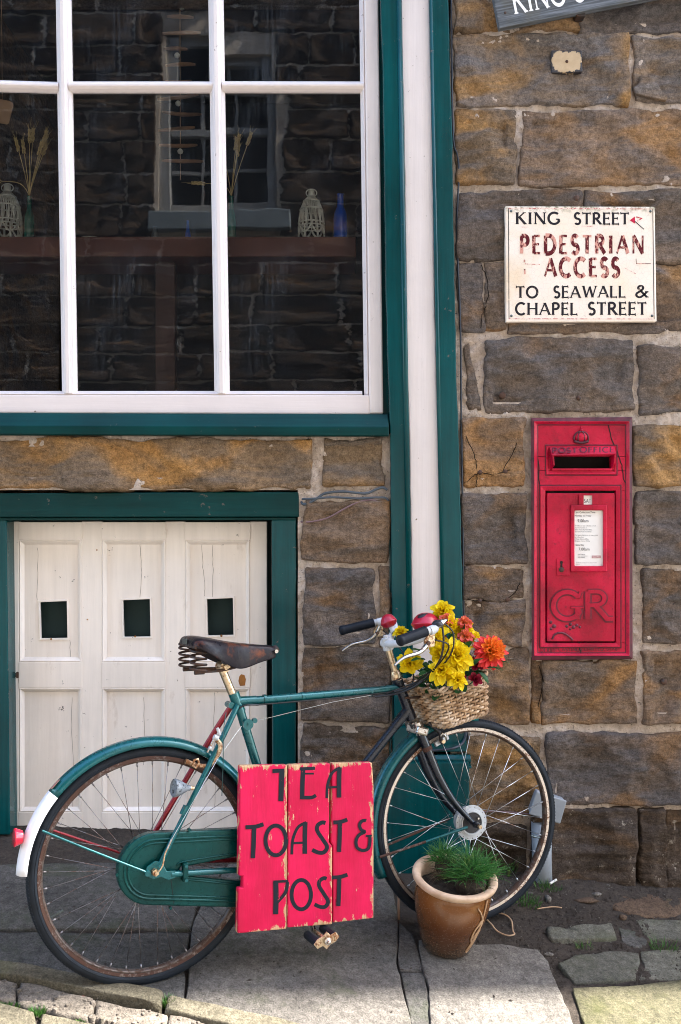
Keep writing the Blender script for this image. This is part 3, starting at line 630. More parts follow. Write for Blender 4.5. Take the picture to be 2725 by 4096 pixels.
flag([(1596,3690),(1655,3750),(1668,3800),(1694,3888),(1602,3888),(1591,3862)], 'flag', 0.006, 9, wob=0.003)
flag([(1602,3893),(1696,3893),(1712,3970),(1720,4090),(1738,4200),(1664,4200),(1632,4030)], 'flag_dark', 0.005, 10, wob=0.003)
flag([(1676,3774),(1790,3768),(1905,3792),(2010,3786),(2085,3806),(2150,3812),(2192,3858),(2232,3962),(2292,4090),(2330,4200),(1738,4200),(1724,4090),(1712,3966),(1692,3870)], 'flag_pale', 0.012, 11, wob=0.010)
flag([(2292,3972),(2420,3968),(2560,3955),(2725,3934),(2900,3930),(2900,4200),(2352,4200)], 'flag_yellow', 0.014, 13, wob=0.008)
flag([(2236,3862),(2300,3824),(2460,3816),(2552,3818),(2560,3870),(2545,3926),(2420,3930),(2300,3940),(2262,3900)], 'flag_moss', 0.006, 15, wob=0.010)
flag([(2566,3816),(2640,3806),(2740,3800),(2900,3800),(2900,3915),(2725,3920),(2562,3926),(2574,3868)], 'flag_moss', 0.005, 17, wob=0.010)
flag([(2185,3714),(2260,3720),(2330,3704),(2400,3712),(2455,3704),(2470,3760),(2440,3770),(2360,3762),(2290,3768),(2212,3766)], 'flag_moss', 0.010, 19, wob=0.014, bev=0.006)
flag([(2420,3580),(2500,3556),(2600,3548),(2720,3556),(2900,3560),(2900,3680),(2700,3672),(2560,3668),(2450,3640)], 'flag_brown', 0.006, 21, wob=0.012, bev=0.008, dome=0.004)
flag([(2540,3680),(2680,3684),(2900,3690),(2900,3770),(2720,3764),(2600,3760),(2560,3720)], 'flag_moss', 0.004, 23, wob=0.010)
flag([(2470,3712),(2530,3722),(2600,3768),(2560,3790),(2500,3776),(2478,3750)], 'flag_dark', 0.002, 25, wob=0.012)
# kerb
flag([(-500,3802),(0,3878),(330,3938),(655,4002),(646,4056),(366,3998),(0,3928),(-500,3850)], 'kerb', 0.030, 31, nm='kerb_stone', bev=0.012, wob=0.003)
flag([(668,4012),(900,4066),(1120,4110),(1300,4160),(1300,4230),(1000,4160),(662,4068)], 'kerb', 0.028, 33, nm='kerb_stone', bev=0.012, wob=0.003)
# rubble gutter under the kerb and the stones beyond
rub = random.Random(5)
M['rubble'] = mat_flag('rubble_concrete', (0.11, 0.095, 0.078), (0.20, 0.17, 0.138), 0.1)
M['rubble_red'] = mat_plain('red_pebble', (0.30, 0.10, 0.07), 0.8, 0, 0.4, 60)
for gx0, gx1, ya in ((-480,-250,0),(-245,72,0),(78,372,0),(380,668,0),(676,980,0),(986,1300,0)):
    def kl(x): return 3934 + max(x, -500) * 0.201 + (0 if x < 366 else (x - 366) * 0.02)
    flag([(gx0, kl(gx0)), (gx1, kl(gx1)), (gx1 - 12, kl(gx1) + 78), ((gx0 + gx1) / 2, kl((gx0 + gx1) / 2) + 84), (gx0 - 10, kl(gx0) + 78)], 'rubble', 0.014, int(gx1) + 50, nm='rubble_block', wob=0.014, bev=0.010)
for i in range(110):
    x = rub.uniform(-100, 1000); yy = 3934 + x * 0.201 + rub.uniform(4, 84) + (0 if x < 366 else (x - 366) * 0.02)
    if yy > 4130: continue
    c = gp(x, yy); r_ = rub.uniform(0.005, 0.014)
    vs_ = [(c.x + r_ * rub.uniform(0.6, 1.2) * math.cos(k * PI / 3), c.y + r_ * rub.uniform(0.6, 1.2) * math.sin(k * PI / 3)) for k in range(6)]
    top = G(c.x, c.y) + 0.014 + rub.uniform(-0.001, 0.004)
    mb = MB(); mb.add([(a, b, G(a, b) - 0.005) for a, b in vs_] + [(c.x + (a - c.x) * 0.75, c.y + (b - c.y) * 0.75, top + rub.uniform(-0.002, 0.002)) for a, b in vs_], [tuple(range(6, 12))] + [(k, (k+1) % 6, 6 + (k+1) % 6, 6 + k) for k in range(6)])
    mb.build('pebble', M['rubble_red'] if i % 23 == 0 else M['rubble'], pavement, smooth=(i % 2 == 0), bevel=0.002)
for poly, sd_ in (([(-400,3960),(-40,4030),(140,4068),(150,4180),(-400,4180)], 61), ([(165,4075),(420,4120),(560,4180),(160,4180)], 63)):
    flag(poly, 'kerb', 0.016, sd_, nm='flagstone', bev=0.008)

# ------------------------------------------------------------------ blades of grass
def mat_blade(name, a, b, tip=None):
    t = T(name); n = t.noise(t.obj, 30, 3); n2 = t.noise(t.obj, 400, 1)
    c = t.mix(t.ramp(n2, [(0.35, 0), (0.65, 1)]), a, b)
    if tip: c = t.mix(t.ramp(n, [(0.58, 0.0), (0.7, 0.8)]), c, tip)
    t.set(col=c, rough=0.45, spec=0.4)
    tr = t.nt.nodes.new('ShaderNodeBsdfTranslucent'); t.put(tr.inputs[0], c)
    mx = t.nt.nodes.new('ShaderNodeMixShader'); mx.inputs[0].default_value = 0.3; t.L(t.b.outputs[0], mx.inputs[1]); t.L(tr.outputs[0], mx.inputs[2]); t.L(mx.outputs[0], t.out.inputs[0])
    return t.m
M['grass'] = mat_blade('grass_blade', (0.020, 0.075, 0.014), (0.070, 0.17, 0.030), (0.20, 0.19, 0.06))
M['grass_pot'] = mat_blade('fine_grass_blade', (0.014, 0.085, 0.022), (0.075, 0.24, 0.050), (0.17, 0.24, 0.05))
M['grass_dry'] = mat_blade('dry_root', (0.085, 0.055, 0.032), (0.17, 0.12, 0.07))
def blade(mb, base, d, L_, w_, droop, rr, seg=4):
    d = Vector(d).normalized(); side = d.cross(Vector((rr.uniform(-1,1), rr.uniform(-1,1), 0.2))).normalized()
    p = Vector(base); vs = []
    for i in range(seg + 1):
        t = i / seg; ww = w_ * (1 - t) ** 0.7 * 0.5 + 0.00015
        vs += [p - side * ww, p + side * ww]
        p = p + d * (L_ / seg); d = (d + Vector((0, 0, -droop)) / seg).normalized()
    mb.add(vs, [(2*i, 2*i+1, 2*i+3, 2*i+2) for i in range(seg)])
def tuft(c, n, h, spread, label, mat='grass', seed=0, lean=(0,0)):
    rr = random.Random(seed); mb = MB(); c = Vector(c)
    for i in range(n):
        a = rr.uniform(0, 2*PI); q = spread * rr.random() ** 0.6
        b = c + Vector((math.cos(a) * q, math.sin(a) * q * 0.6, 0)); b.z = c.z + (G(b.x, b.y) - G(c.x, c.y)) - 0.004
        blade(mb, b, (math.cos(a) * 0.5 + lean[0], math.sin(a) * 0.5 + lean[1], rr.uniform(0.9, 2.0)), h * rr.uniform(0.45, 1.1), rr.uniform(0.0022, 0.0042), rr.uniform(0.2, 1.3), rr)
    o = mb.build('grass_tuft', M[mat], None, fix=False); o['kind'] = 'stuff'; return tag(o, label, 'grass')
for k, (x, y, n, h, sp, lab) in enumerate([
    (2290,3470,70,0.085,0.050,'tall green weed grass against the wall foot beside white pipe'),
    (2350,3465,80,0.105,0.040,'tallest grass tuft standing before the damp base stones'),
    (2405,3478,60,0.060,0.045,'short grass tuft along the wall foot right of the tallest one'),
    (2480,3494,50,0.050,0.030,'small bright grass tuft at the right end of wall foot weeds'),
    (2100,3610,120,0.040,0.060,'low grass patch in the soil beside the front tyre'),
    (2190,3560,70,0.035,0.050,'thin grass sprouting near the discarded cigarette end'),
    (2010,3480,90,0.085,0.070,'long grass growing behind the front wheel next to the pot'),
    (2655,3795,50,0.040,0.050,'small grass tuft between mossy slabs at the right edge'),
    (2336,3786,30,0.030,0.030,'tiny grass sprig below the narrow mossy stone'),
    (672,4030,170,0.034,0.016,'bright grass tuft in the joint between kerb stones'),
    (150,4060,90,0.024,0.020,'grass tuft in the gap between corner paving stones'),
    (40,4028,80,0.016,0.030,'short mossy grass strip below the rubble gutter'),
    (330,4086,50,0.014,0.014,'little grass tuft at the bottom edge under the rubble')]):
    c = gp(x, y); c.z = soil_z(c.x, c.y) if x > 1900 else G(c.x, c.y) + 0.004
    tuft(c, n, h, sp, lab, seed=k * 3 + 1)
# ------------------------------------------------------------------ hand-drawn lettering
def arc(cx, cy, rx, ry, a0, a1, n=14): return [(cx + rx * math.cos(R(a0 + (a1 - a0) * i / n)), cy + ry * math.sin(R(a0 + (a1 - a0) * i / n))) for i in range(n + 1)]
K, H_ = 1.0, 0.55                                    # thick and thin
GL = {
 'A': (0.86, [([(0.04,0),(0.43,1)],H_), ([(0.43,1),(0.82,0)],K), ([(0.17,0.34),(0.69,0.34)],H_)]),
 'B': (0.62, [([(0.1,0),(0.1,1)],K), ([(0.1,1)]+arc(0.32,0.76,0.2,0.24,90,-90)+[(0.1,0.52)],H_), ([(0.1,0.52)]+arc(0.34,0.26,0.23,0.26,90,-90)+[(0.1,0)],K)]),
 'C': (0.82, [(arc(0.47,0.5,0.42,0.49,48,312,22),K)]),
 'D': (0.84, [([(0.1,0),(0.1,1)],K), ([(0.1,1)]+arc(0.32,0.5,0.45,0.5,90,-90,18)+[(0.1,0)],K)]),
 'E': (0.58, [([(0.1,0),(0.1,1)],K), ([(0.1,0.98),(0.54,0.98)],H_), ([(0.1,0.52),(0.48,0.52)],H_), ([(0.1,0.02),(0.56,0.02)],H_)]),
 'F': (0.54, [([(0.1,0),(0.1,1)],K), ([(0.1,0.98),(0.52,0.98)],H_), ([(0.1,0.52),(0.46,0.52)],H_)]),
 'G': (0.86, [(arc(0.47,0.5,0.42,0.49,48,325,22)+[(0.80,0.42)],K), ([(0.60,0.42),(0.86,0.42)],H_)]),
 'H': (0.84, [([(0.1,0),(0.1,1)],K), ([(0.74,0),(0.74,1)],K), ([(0.1,0.52),(0.74,0.52)],H_)]),
 'I': (0.30, [([(0.15,0),(0.15,1)],K)]),
 'K': (0.74, [([(0.1,0),(0.1,1)],K), ([(0.1,0.46),(0.62,1)],H_), ([(0.26,0.60),(0.70,0)],K)]),
 'L': (0.58, [([(0.1,0),(0.1,1)],K), ([(0.1,0.02),(0.56,0.02)],H_)]),
 'M': (0.98, [([(0.1,0),(0.14,1)],H_), ([(0.14,1),(0.48,0.05)],K), ([(0.48,0.05),(0.82,1)],H_), ([(0.82,1),(0.88,0)],K)]),
 'N': (0.86, [([(0.1,0),(0.1,1)],H_), ([(0.1,1),(0.76,0)],K), ([(0.76,0),(0.76,1)],H_)]),
 'O': (0.96, [(arc(0.48,0.5,0.43,0.49,90,450,32),K)]),
 'P': (0.62, [([(0.1,0),(0.1,1)],K), ([(0.1,0.98)]+arc(0.32,0.73,0.24,0.25,90,-90)+[(0.1,0.48)],K)]),
 'R': (0.70, [([(0.1,0),(0.1,1)],K), ([(0.1,0.98)]+arc(0.32,0.74,0.22,0.24,90,-90)+[(0.1,0.50)],K), ([(0.30,0.50),(0.68,0)],K)]),
 'S': (0.56, [(arc(0.28,0.74,0.20,0.25,35,270,14)[:-1]+arc(0.28,0.25,0.22,0.24,90,-145,14),K)]),
 'T': (0.66, [([(0.33,0),(0.33,1)],K), ([(0.02,0.97),(0.64,0.97)],H_)]),
 'W': (1.16, [([(0.04,1),(0.30,0)],K), ([(0.30,0),(0.58,0.95)],H_), ([(0.58,0.95),(0.84,0)],K), ([(0.84,0),(1.12,1)],H_)]),
 'Y': (0.74, [([(0.04,1),(0.37,0.48)],K), ([(0.70,1),(0.37,0.48)],H_), ([(0.37,0.48),(0.37,0)],K)]),
 '&': (0.92, [([(0.86,0.0),(0.30,0.70)]+arc(0.42,0.80,0.17,0.18,200,-30,12)+[(0.50,0.62),(0.18,0.36)]+arc(0.34,0.22,0.22,0.22,140,300,10)+[(0.66,0.22),(0.84,0.46)],K*0.85), ([(0.72,0.47),(0.96,0.47)],H_)]),
 ',': (0.22, [([(0.12,0.08),(0.06,-0.14)],K)]),
}
def ribbon_poly(pts, w):
    """flat ribbon round a polyline -> left and right offsets"""
    P = [Vector((a, b)) for a, b in pts]; L_, Rr = [], []
    closed = (P[0] - P[-1]).length < 1e-6 and len(P) > 3
    m = len(P)
    for i in range(m):
        a = P[i-1] if i > 0 else (P[-2] if closed else P[i]); b = P[i+1] if i < m-1 else (P[1] if closed else P[i])
        t1 = (P[i] - a); t2 = (b - P[i])
        t1 = t1.normalized() if t1.length > 1e-9 else t2.normalized(); t2 = t2.normalized() if t2.length > 1e-9 else t1
        t = (t1 + t2); t = t.normalized() if t.length > 1e-6 else t1
        n = Vector((-t.y, t.x)); k = 1.0 / max(0.5, n.dot(Vector((-t1.y, t1.x))))
        L_.append(P[i] + n * w * 0.5 * k); Rr.append(P[i] - n * w * 0.5 * k)
    return L_, Rr
def letter_mesh(strokes, fmap, up, weight=0.14, lift=0.0, thick=0.0, serif=0.0, rot=0.0):
    """strokes in unit box; fmap(u, v, lift) -> world point; returns a mesh of flat painted strokes (thick>0: cast in relief)"""
    mb = MB(); k = 0
    allst = [(pts, ww) for pts, ww in strokes]
    if serif:
        for pts, ww in strokes:
            for (e, nb_) in ((pts[0], pts[1]), (pts[-1], pts[-2])):
                if (e[1] < 0.02 or e[1] > 0.985) and abs(nb_[1] - e[1]) > 0.3:
                    yy = min(max(e[1], 0.02), 0.98); allst.append(([(e[0] - serif, yy), (e[0] + serif, yy)], 0.36))
                elif abs(nb_[0] - e[0]) > 0.3 and abs(nb_[1] - e[1]) < 0.05:
                    allst.append(([(e[0], e[1] - serif * 0.9), (e[0] - serif * 0.3, e[1] + serif * 0.9)], 0.40))
    for pts, ww in allst:
        l, r_ = ribbon_poly(pts, weight * ww); n = len(l); lz = lift + k * 0.00006; k += 1
        vs = [fmap(p.x, p.y, lz + thick) for p in l] + [fmap(p.x, p.y, lz + thick) for p in r_]
        fs = [(i, i+1, n+i+1, n+i) for i in range(n-1)]
        if thick:
            vs += [fmap(p.x, p.y, 0) for p in l] + [fmap(p.x, p.y, 0) for p in r_]
            fs += [(2*n+i, 2*n+i+1, i+1, i) for i in range(n-1)] + [(n+i, n+i+1, 3*n+i+1, 3*n+i) for i in range(n-1)]
            fs += [(0, n, 3*n, 2*n), (n-1, 2*n-1, 4*n-1, 3*n-1)]
        mb.add(vs, fs)
    return mb
def word(txt, x0, x1, ytop, ybot, pt, parent, mat, weight=0.15, serif=0.0, thick=0.0, gap=0.16, name='letter', lift=0.0006, up=None, font=None):
    """a word fitted into the pixel box x0..x1, ytop..ybot; pt(x, y, lift) -> point"""
    F_ = font or GL
    tot = sum(F_[c][0] for c in txt) + gap * (len(txt) - 1); sx = (x1 - x0) / tot; x = x0
    hh = ybot - ytop; asp = sx / hh
    for c in txt:
        w_, st = F_[c]; X0 = x
        fm = lambda u, v, l, X0=X0: pt(X0 + u * sx, ybot - v * hh, l)
        letter_mesh(st, fm, None, weight, lift, thick, serif).build(name, mat, parent, fix=bool(thick), bevel=0.0006 if thick else 0)
        x += (w_ + gap) * sx

# ------------------------------------------------------------------ enamel direction sign
def mat_enamel():
    t = T('cream_sign_paint'); v = t.obj; n = t.noise(v, 4, 5); n2 = t.noise(v, 120, 4, 0.7)
    c = t.ramp(n, [(0.3, (0.78, 0.66, 0.50)), (0.55, (0.80, 0.71, 0.62)), (0.75, (0.74, 0.58, 0.40))])
    g = t.sep(t.gen); top = t.ramp(g[2], [(0.93, 0.0), (1.0, 1.0)])
    ms = t.ramp(t.noise(v, 45, 5, 0.7), [(0.45, 0), (0.6, 1)]); c = t.mix(t.math('MULTIPLY', top, ms), c, (0.16, 0.15, 0.06))
    cr = t.ramp(t.voro(v, 60, 'DISTANCE_TO_EDGE'), [(0.0, 0.80), (0.03, 1.0)]); c = t.mix(1.0, c, cr, 'MULTIPLY')
    return t.set(col=c, rough=0.45, normal=t.bump(n2, 0.2, 0.0015))
M['enamel'] = mat_enamel()
def mat_worn(name, col, under, amt, scale=38, rough=0.5):
    t = T(name); n = t.noise(t.map(t.obj, (1,1,0.55)), scale, 8, 0.72); m = t.ramp(n, [(0.66 - 0.26 * amt, 0.0), (0.69 - 0.26 * amt, 1.0)])
    return t.set(col=t.mix(m, col, under), rough=rough, spec=0.12)
M['ink'] = mat_worn('black_sign_letter', (0.018, 0.016, 0.022), (0.62, 0.50, 0.42), 0.12)
M['maroon'] = mat_worn('worn_maroon_letter', (0.095, 0.010, 0.016), (0.60, 0.30, 0.24), 0.55, 60)
M['pinkline'] = mat_worn('faded_red_line', (0.45, 0.05, 0.07), (0.78, 0.62, 0.55), 0.75, 60)
sign = empty('direction_sign', wn(2328,1060,0)); tag(sign, 'cream wall sign reading KING STREET PEDESTRIAN ACCESS to sea wall', 'sign')
sign_pts = [(2021,824),(2620,826),(2628,1287),(2024,1289)]
YSG = -0.040
def rel(parent, o):                                   # keep world placement under a placed Empty
    o.matrix_parent_inverse = Matrix.Translation(parent.location).inverted(); return o
def sub(mbo, nm, mat, parent, **kw): return rel(parent, mbo.build(nm, mat, parent, **kw))
sub(MB().prism([wn(x, y, YSG) for x, y in sign_pts], (0, 0.03, 0)), 'panel', M['enamel'], sign, bevel=0.004)
def spt(x, y, l): return wn(1500 + x / 1.28, 700 + y / 1.28, YSG - l)
def wordS(*a, **k):
    before = set(bpy.data.objects.keys()); word(*a, **k)
    for nm in set(bpy.data.objects.keys()) - before: rel(a[6], bpy.data.objects[nm])
for txt, a, b, c, d in (('KING',722,945,192,251),('STREET',1020,1300,194,252),('TO',725,835,571,628),('SEA',915,1052,570,628),('WALL',1065,1283,568,626),('&',1330,1398,566,626),('CHAPEL',720,1037,655,715),('STREET',1092,1390,653,715)):
    wordS(txt, a, b, c, d, spt, sign, M['ink'], 0.19, 0.12)
wordS('PEDESTRIAN',744,1378,310,402, spt, sign, M['maroon'], 0.25, gap=0.26)
wordS('ACCESS',868,1252,427,519, spt, sign, M['maroon'], 0.25, gap=0.24)
def line_on(parent, pts, w_, mat, pt, nm='painted_line'):
    l, r_ = ribbon_poly(pts, w_); n = len(l)
    rel(parent, MB().add([pt(p.x, p.y, 0.0007) for p in l] + [pt(p.x, p.y, 0.0007) for p in r_], [(i, i+1, n+i+1, n+i) for i in range(n-1)]).build(nm, mat, parent, fix=False))
bx = [(684,170),(1423,174),(1430,737),(687,736)]
for i in range(4): line_on(sign, [bx[i], bx[(i+1) % 4]], 3.4, M['ink'] if i in (1,3) else M['pinkline'], spt)
line_on(sign, [(752,266),(780,266)], 4, M['pinkline'], spt); line_on(sign, [(1058,263),(1118,262)], 4, M['pinkline'], spt)
line_on(sign, [(768,428),(770,455),(845,458)], 3, M['pinkline'], spt); line_on(sign, [(767,482),(768,508)], 8, M['maroon'], spt)
line_on(sign, [(762,440),(770,440)], 12, M['maroon'], spt)
line_on(sign, [(1337,428),(1339,454),(1412,454)], 3, M['maroon'], spt); line_on(sign, [(1276,474),(1337,506)], 3, M['pinkline'], spt)
M['redmark'] = mat_worn('red_arrow_mark', (0.50, 0.02, 0.06), (0.78, 0.60, 0.55), 0.25, 60)
rel(sign, MB().add([spt(1305,232,0.0007), spt(1331,212,0.0007), spt(1333,250,0.0007)], [(0,1,2)]).build('arrow_mark', M['redmark'], sign, fix=False))
line_on(sign, [(1338,214),(1366,222),(1340,240)], 6, M['pinkline'], spt, 'arrow_mark'); line_on(sign, [(1330,236),(1378,278)], 4, M['ink'], spt, 'scratch')
M['bolt'] = mat_plain('dull_bolt', (0.10, 0.12, 0.12), 0.4, 0.8)
for x, y in ((698,185),(1411,186),(699,721),(1419,721)):
    sub(MB().lathe([(0.0001,0.004),(0.0035,0.0035),(0.005,0.0)], 12, Matrix.Translation(spt(x, y, 0.0002)) @ Matrix.Rotation(PI/2, 4, 'X')), 'screw_head', M['bolt'], sign, smooth=True)

# ------------------------------------------------------------------ tilted timber street sign at the top
def mat_greywood():
    t = T('weathered_grey_wood'); v = t.map(t.obj, (1,1,1), (0,0,0), (0, R(10.8), 0)); g = t.noise(t.map(v, (2, 20, 60)), 3, 6, 0.65); n = t.noise(v, 9, 4)
    c = t.ramp(g, [(0.3, (0.045, 0.050, 0.055)), (0.5, (0.10, 0.11, 0.12)), (0.7, (0.20, 0.22, 0.25))])
    c = t.mix(t.ramp(n, [(0.5, 0), (0.75, 0.5)]), c, (0.10, 0.09, 0.05)); return t.set(col=c, rough=0.85, spec=0.2, normal=t.bump(g, 0.6, 0.003))
M['greywood'] = mat_greywood()
M['whiteletter'] = mat_worn('white_sign_letter', (0.82, 0.82, 0.82), (0.12, 0.13, 0.14), 0.05, 60)
ks = empty('timber_street_sign', wn(2200,20,-0.05)); tag(ks, 'tilted grey weathered timber sign with white KING ST lettering at top', 'sign')
KO = wn(1998, 113, -0.075); ka = R(11.2); kx = Vector((math.cos(ka), 0, math.sin(ka))); kz = Vector((-math.sin(ka), 0, math.cos(ka)))
def kpt(u, v, l): return KO + kx * u + kz * v + Vector((0, -l, 0))
sub(MB().prism([kpt(0,0,0), kpt(0.86,0,0), kpt(0.86,0.16,0), kpt(0,0.16,0)], (0,0.032,0)), 'board', M['greywood'], ks, bevel=0.004)
def kword(txt, u0, u1, v0, v1):
    wordS(txt, u0, u1, v1, v0, lambda x, y, l: kpt(x, y, l), ks, M['whiteletter'], 0.15, 0.12, gap=0.12)
kword('KING', 0.066, 0.258, 0.040, 0.130); kword('STREET', 0.292, 0.60, 0.040, 0.130)
for u, v in ((0.032,0.052),(0.032,0.125)): sub(MB().lathe([(0.0001,0.003),(0.004,0.0025),(0.005,0)], 10, Matrix.Translation(kpt(u,v,0)) @ Matrix.Rotation(PI/2,4,'X')), 'nail_head', M['iron'], ks, smooth=True)
sub(MB().box(0.872, 0.905, -0.062, 0.004, wn(0,98).z, wn(0,52).z), 'bracket', M['iron'], ks, bevel=0.003)

# square plate with peeling paint
t = T('peeling_cream_paint'); g = t.sep(t.gen); n = t.noise(t.obj, 42, 7, 0.7); dd = t.math('ADD', t.math('POWER', t.math('MULTIPLY', t.math('ABSOLUTE', t.math('SUBTRACT', g[0], 0.5)), 2.0), 4.0), t.math('POWER', t.math('MULTIPLY', t.math('ABSOLUTE', t.math('SUBTRACT', g[2], 0.5)), 2.0), 3.0)); mk = t.ramp(t.math('ADD', dd, t.math('MULTIPLY', t.math('SUBTRACT', n, 0.5), 2.6)), [(0.72, 0.0), (0.78, 1.0)])
M['peel'] = t.set(col=t.mix(mk, t.mix(n, (0.36, 0.25, 0.13), (0.58, 0.44, 0.28)), (0.024, 0.022, 0.026)), rough=0.6, normal=t.bump(mk, 0.5, 0.001))
pl = empty('metal_plate', wn(2267,245,-0.02)); tag(pl, 'small square metal plate with peeling cream paint below timber sign', 'plate')
sub(MB().prism([wn(x,y,-0.034) for x,y in ((2206,200),(2328,201),(2331,288),(2206,292))], (0,0.022,0)), 'panel', M['peel'], pl, bevel=0.004)
sub(MB().lathe([(0.0001,0.004),(0.004,0.004),(0.006,0.0)], 10, Matrix.Translation(wn(2268,246,-0.034)) @ Matrix.Rotation(PI/2,4,'X')), 'screw_head', M['iron'], pl, smooth=True)

# iron studs and staples left in the wall
def stud(x, y, r_, label, tall=0.018):
    o = MB().lathe([(0.0001,tall),(r_*0.6,tall),(r_,tall*0.6),(r_*0.8,0.0),(r_*0.9,-0.02)], 10, Matrix.Translation(wn(x, y, -0.008)) @ Matrix.Rotation(PI/2,4,'X')).build('iron_stud', M['iron'], None, smooth=True)
    tag(o, label, 'stud', 'old iron fixings in the wall')
stud(2312,1594,0.010,'rusty iron stud in the dark block above the post box'); stud(2604,1580,0.020,'large lead plug in the stone right above post box', 0.01)
stud(2010,1582,0.013,'flat rusty plug in the dark block left above post box', 0.006); stud(2303,798,0.014,'round iron stud in the mortar above the cream sign')
stud(1918,1890,0.010,'left iron spike in the stone beside post box top'); stud(2020,1888,0.010,'right iron spike in the stone beside post box top')
stud(1918,2402,0.010,'left iron spike in the stone above the flowers'); stud(2028,2398,0.010,'right iron spike in the stone above the flowers')
stud(2690,2410,0.012,'rusty plug hole in the stone right of post box', 0.004); stud(2655,2727,0.012,'rusty stud in the brown stone below right of post box', 0.006)

# ------------------------------------------------------------------ post box
def mat_box():
    t = T('old_post_box_red'); v = t.obj; n = t.noise(v, 7, 5, 0.6); f = t.noise(v, 70, 6, 0.75); s_ = t.noise(v, 170, 3, 0.6)
    c = t.ramp(n, [(0.28, (0.22, 0.001, 0.014)), (0.48, (0.40, 0.001, 0.026)), (0.70, (0.56, 0.006, 0.046))])
    c = t.mix(t.ramp(s_, [(0.68, 0.0), (0.72, 0.9)]), c, (0.05, 0.012, 0.012))
    c = t.mix(t.ramp(f, [(0.60, 0.0), (0.68, 0.7)]), c, (0.075, 0.014, 0.018))
    c = t.mix(t.ramp(t.noise(v, 11, 8, 0.72), [(0.56, 0.0), (0.70, 0.7)]), c, (0.10, 0.004, 0.014))
    return t.set(col=c, spec=0.25, rough=t.ramp(f, [(0.35, 0.22), (0.65, 0.5)]), normal=t.bump(f, 0.45, 0.002, t.bump(n, 0.4, 0.006)))
M['box_red'] = mat_box()
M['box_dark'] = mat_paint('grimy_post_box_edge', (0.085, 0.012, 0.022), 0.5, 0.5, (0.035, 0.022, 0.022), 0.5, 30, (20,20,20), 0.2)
M['box_relief_shade'] = mat_paint('purple_red_relief_shade', (0.105, 0.004, 0.018), 0.45, 0.4, (0.045, 0.010, 0.014), 0.3, 40, (20,20,20), 0.2)  # darker red that paints relief shade into cast letters and outlines
M['dark_void'] = mat_plain('dark_inside', (0.01, 0.006, 0.006), 0.9)
M['paper'] = mat_plain('printed_paper', (0.78, 0.76, 0.72), 0.6, 0, 0.05, 40, 0.05)
M['print'] = mat_plain('black_print', (0.03, 0.03, 0.03), 0.7); M['print_pink'] = mat_plain('pink_print', (0.42, 0.20, 0.20), 0.7)
pb = empty('post_box', wn(2328,2640,0)); tag(pb, 'red cast iron wall post box with GR cypher set in stone', 'post box')
def bpt(x, y, l=0.0): return wn(1700 + x / 1.53, 1600 + y / 1.53, YPB - l)   # crop pixels on the box face
YPB = -0.030
# outer casting: face with stepped rim, split round the door and the mouth
def frame_ring(nm, outer, inner, yo, yi, yb, mat):
    mb = MB(); n = 4
    vs = [bpt(x, y, yo) for x, y in outer] + [bpt(x, y, yi) for x, y in inner] + [bpt(x, y, yb) for x, y in outer] + [bpt(x, y, yb) for x, y in inner]
    fs = []
    for i in range(4):
        j = (i+1) % 4
        fs += [(i, j, 4+j, 4+i), (i, 8+i, 8+j, j), (4+i, 4+j, 12+j, 12+i), (8+i, 12+i, 12+j, 8+j)]
    mb.add(vs, fs); return sub(mb, nm, mat, pb, bevel=0.0025)
def rect(x0, y0, x1, y1): return [(x0,y0),(x1,y0),(x1,y1),(x0,y1)]
O = [(650,110),(1268,104),(1272,1585),(655,1592)]
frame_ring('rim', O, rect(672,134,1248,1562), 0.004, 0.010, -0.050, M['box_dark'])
frame_ring('rim', rect(668,130,1252,1566), rect(690,150,1230,1548), 0.012, 0.002, -0.050, M['box_red'])
# face plate: pieces round the mouth (y 270-450) and door (735-1170 x 555-1485)
def plate(nm, x0, y0, x1, y1, l=0.0, d=0.045, mat='box_red', bev=0.002): return sub(MB().prism([bpt(x,y,l) for x,y in rect(x0,y0,x1,y1)], (0,d,0)), nm, M[mat], pb, bevel=bev)
plate('face_plate', 688,150,1232,345); plate('face_plate', 688,346.5,778,430); plate('face_plate', 1146,346.5,1232,430); plate('face_plate', 688,431.5,1232,556)
plate('face_plate', 688,557.5,738,1486); plate('face_plate', 1168,557.5,1232,1486); plate('face_plate', 688,1487.5,1232,1550)
frame_ring('door_frame', rect(706,526,1196,1512), rect(738,556,1168,1486), 0.008, 0.001, -0.01, M['box_red'])
frame_ring('mouth_frame', rect(742,280,1172,456), rect(758,296,1158,440), 0.006, 0.003, -0.01, M['box_red'])
plate('mouth_void', 700,300,1220,470,-0.085,0.002,'dark_void',0); plate('mouth_void', 750,325,1170,333,-0.0452,0.04,'dark_void',0); plate('mouth_void', 750,445,1170,453,-0.0452,0.04,'dark_void',0)
frame_ring('grime_shade_line', rect(698,518,1204,1520), rect(708,528,1194,1510), 0.0022, 0.0022, -0.01, M['box_relief_shade']); frame_ring('grime_shade_line', rect(734,272,1180,464), rect(744,282,1170,454), 0.0022, 0.0022, -0.01, M['box_relief_shade']); frame_ring('grime_shade_line', rect(684,146,1236,1554), rect(694,156,1226,1544), 0.0026, 0.0026, -0.01, M['box_relief_shade'])  # dark outlines paint relief shade, with some grime, round the frames
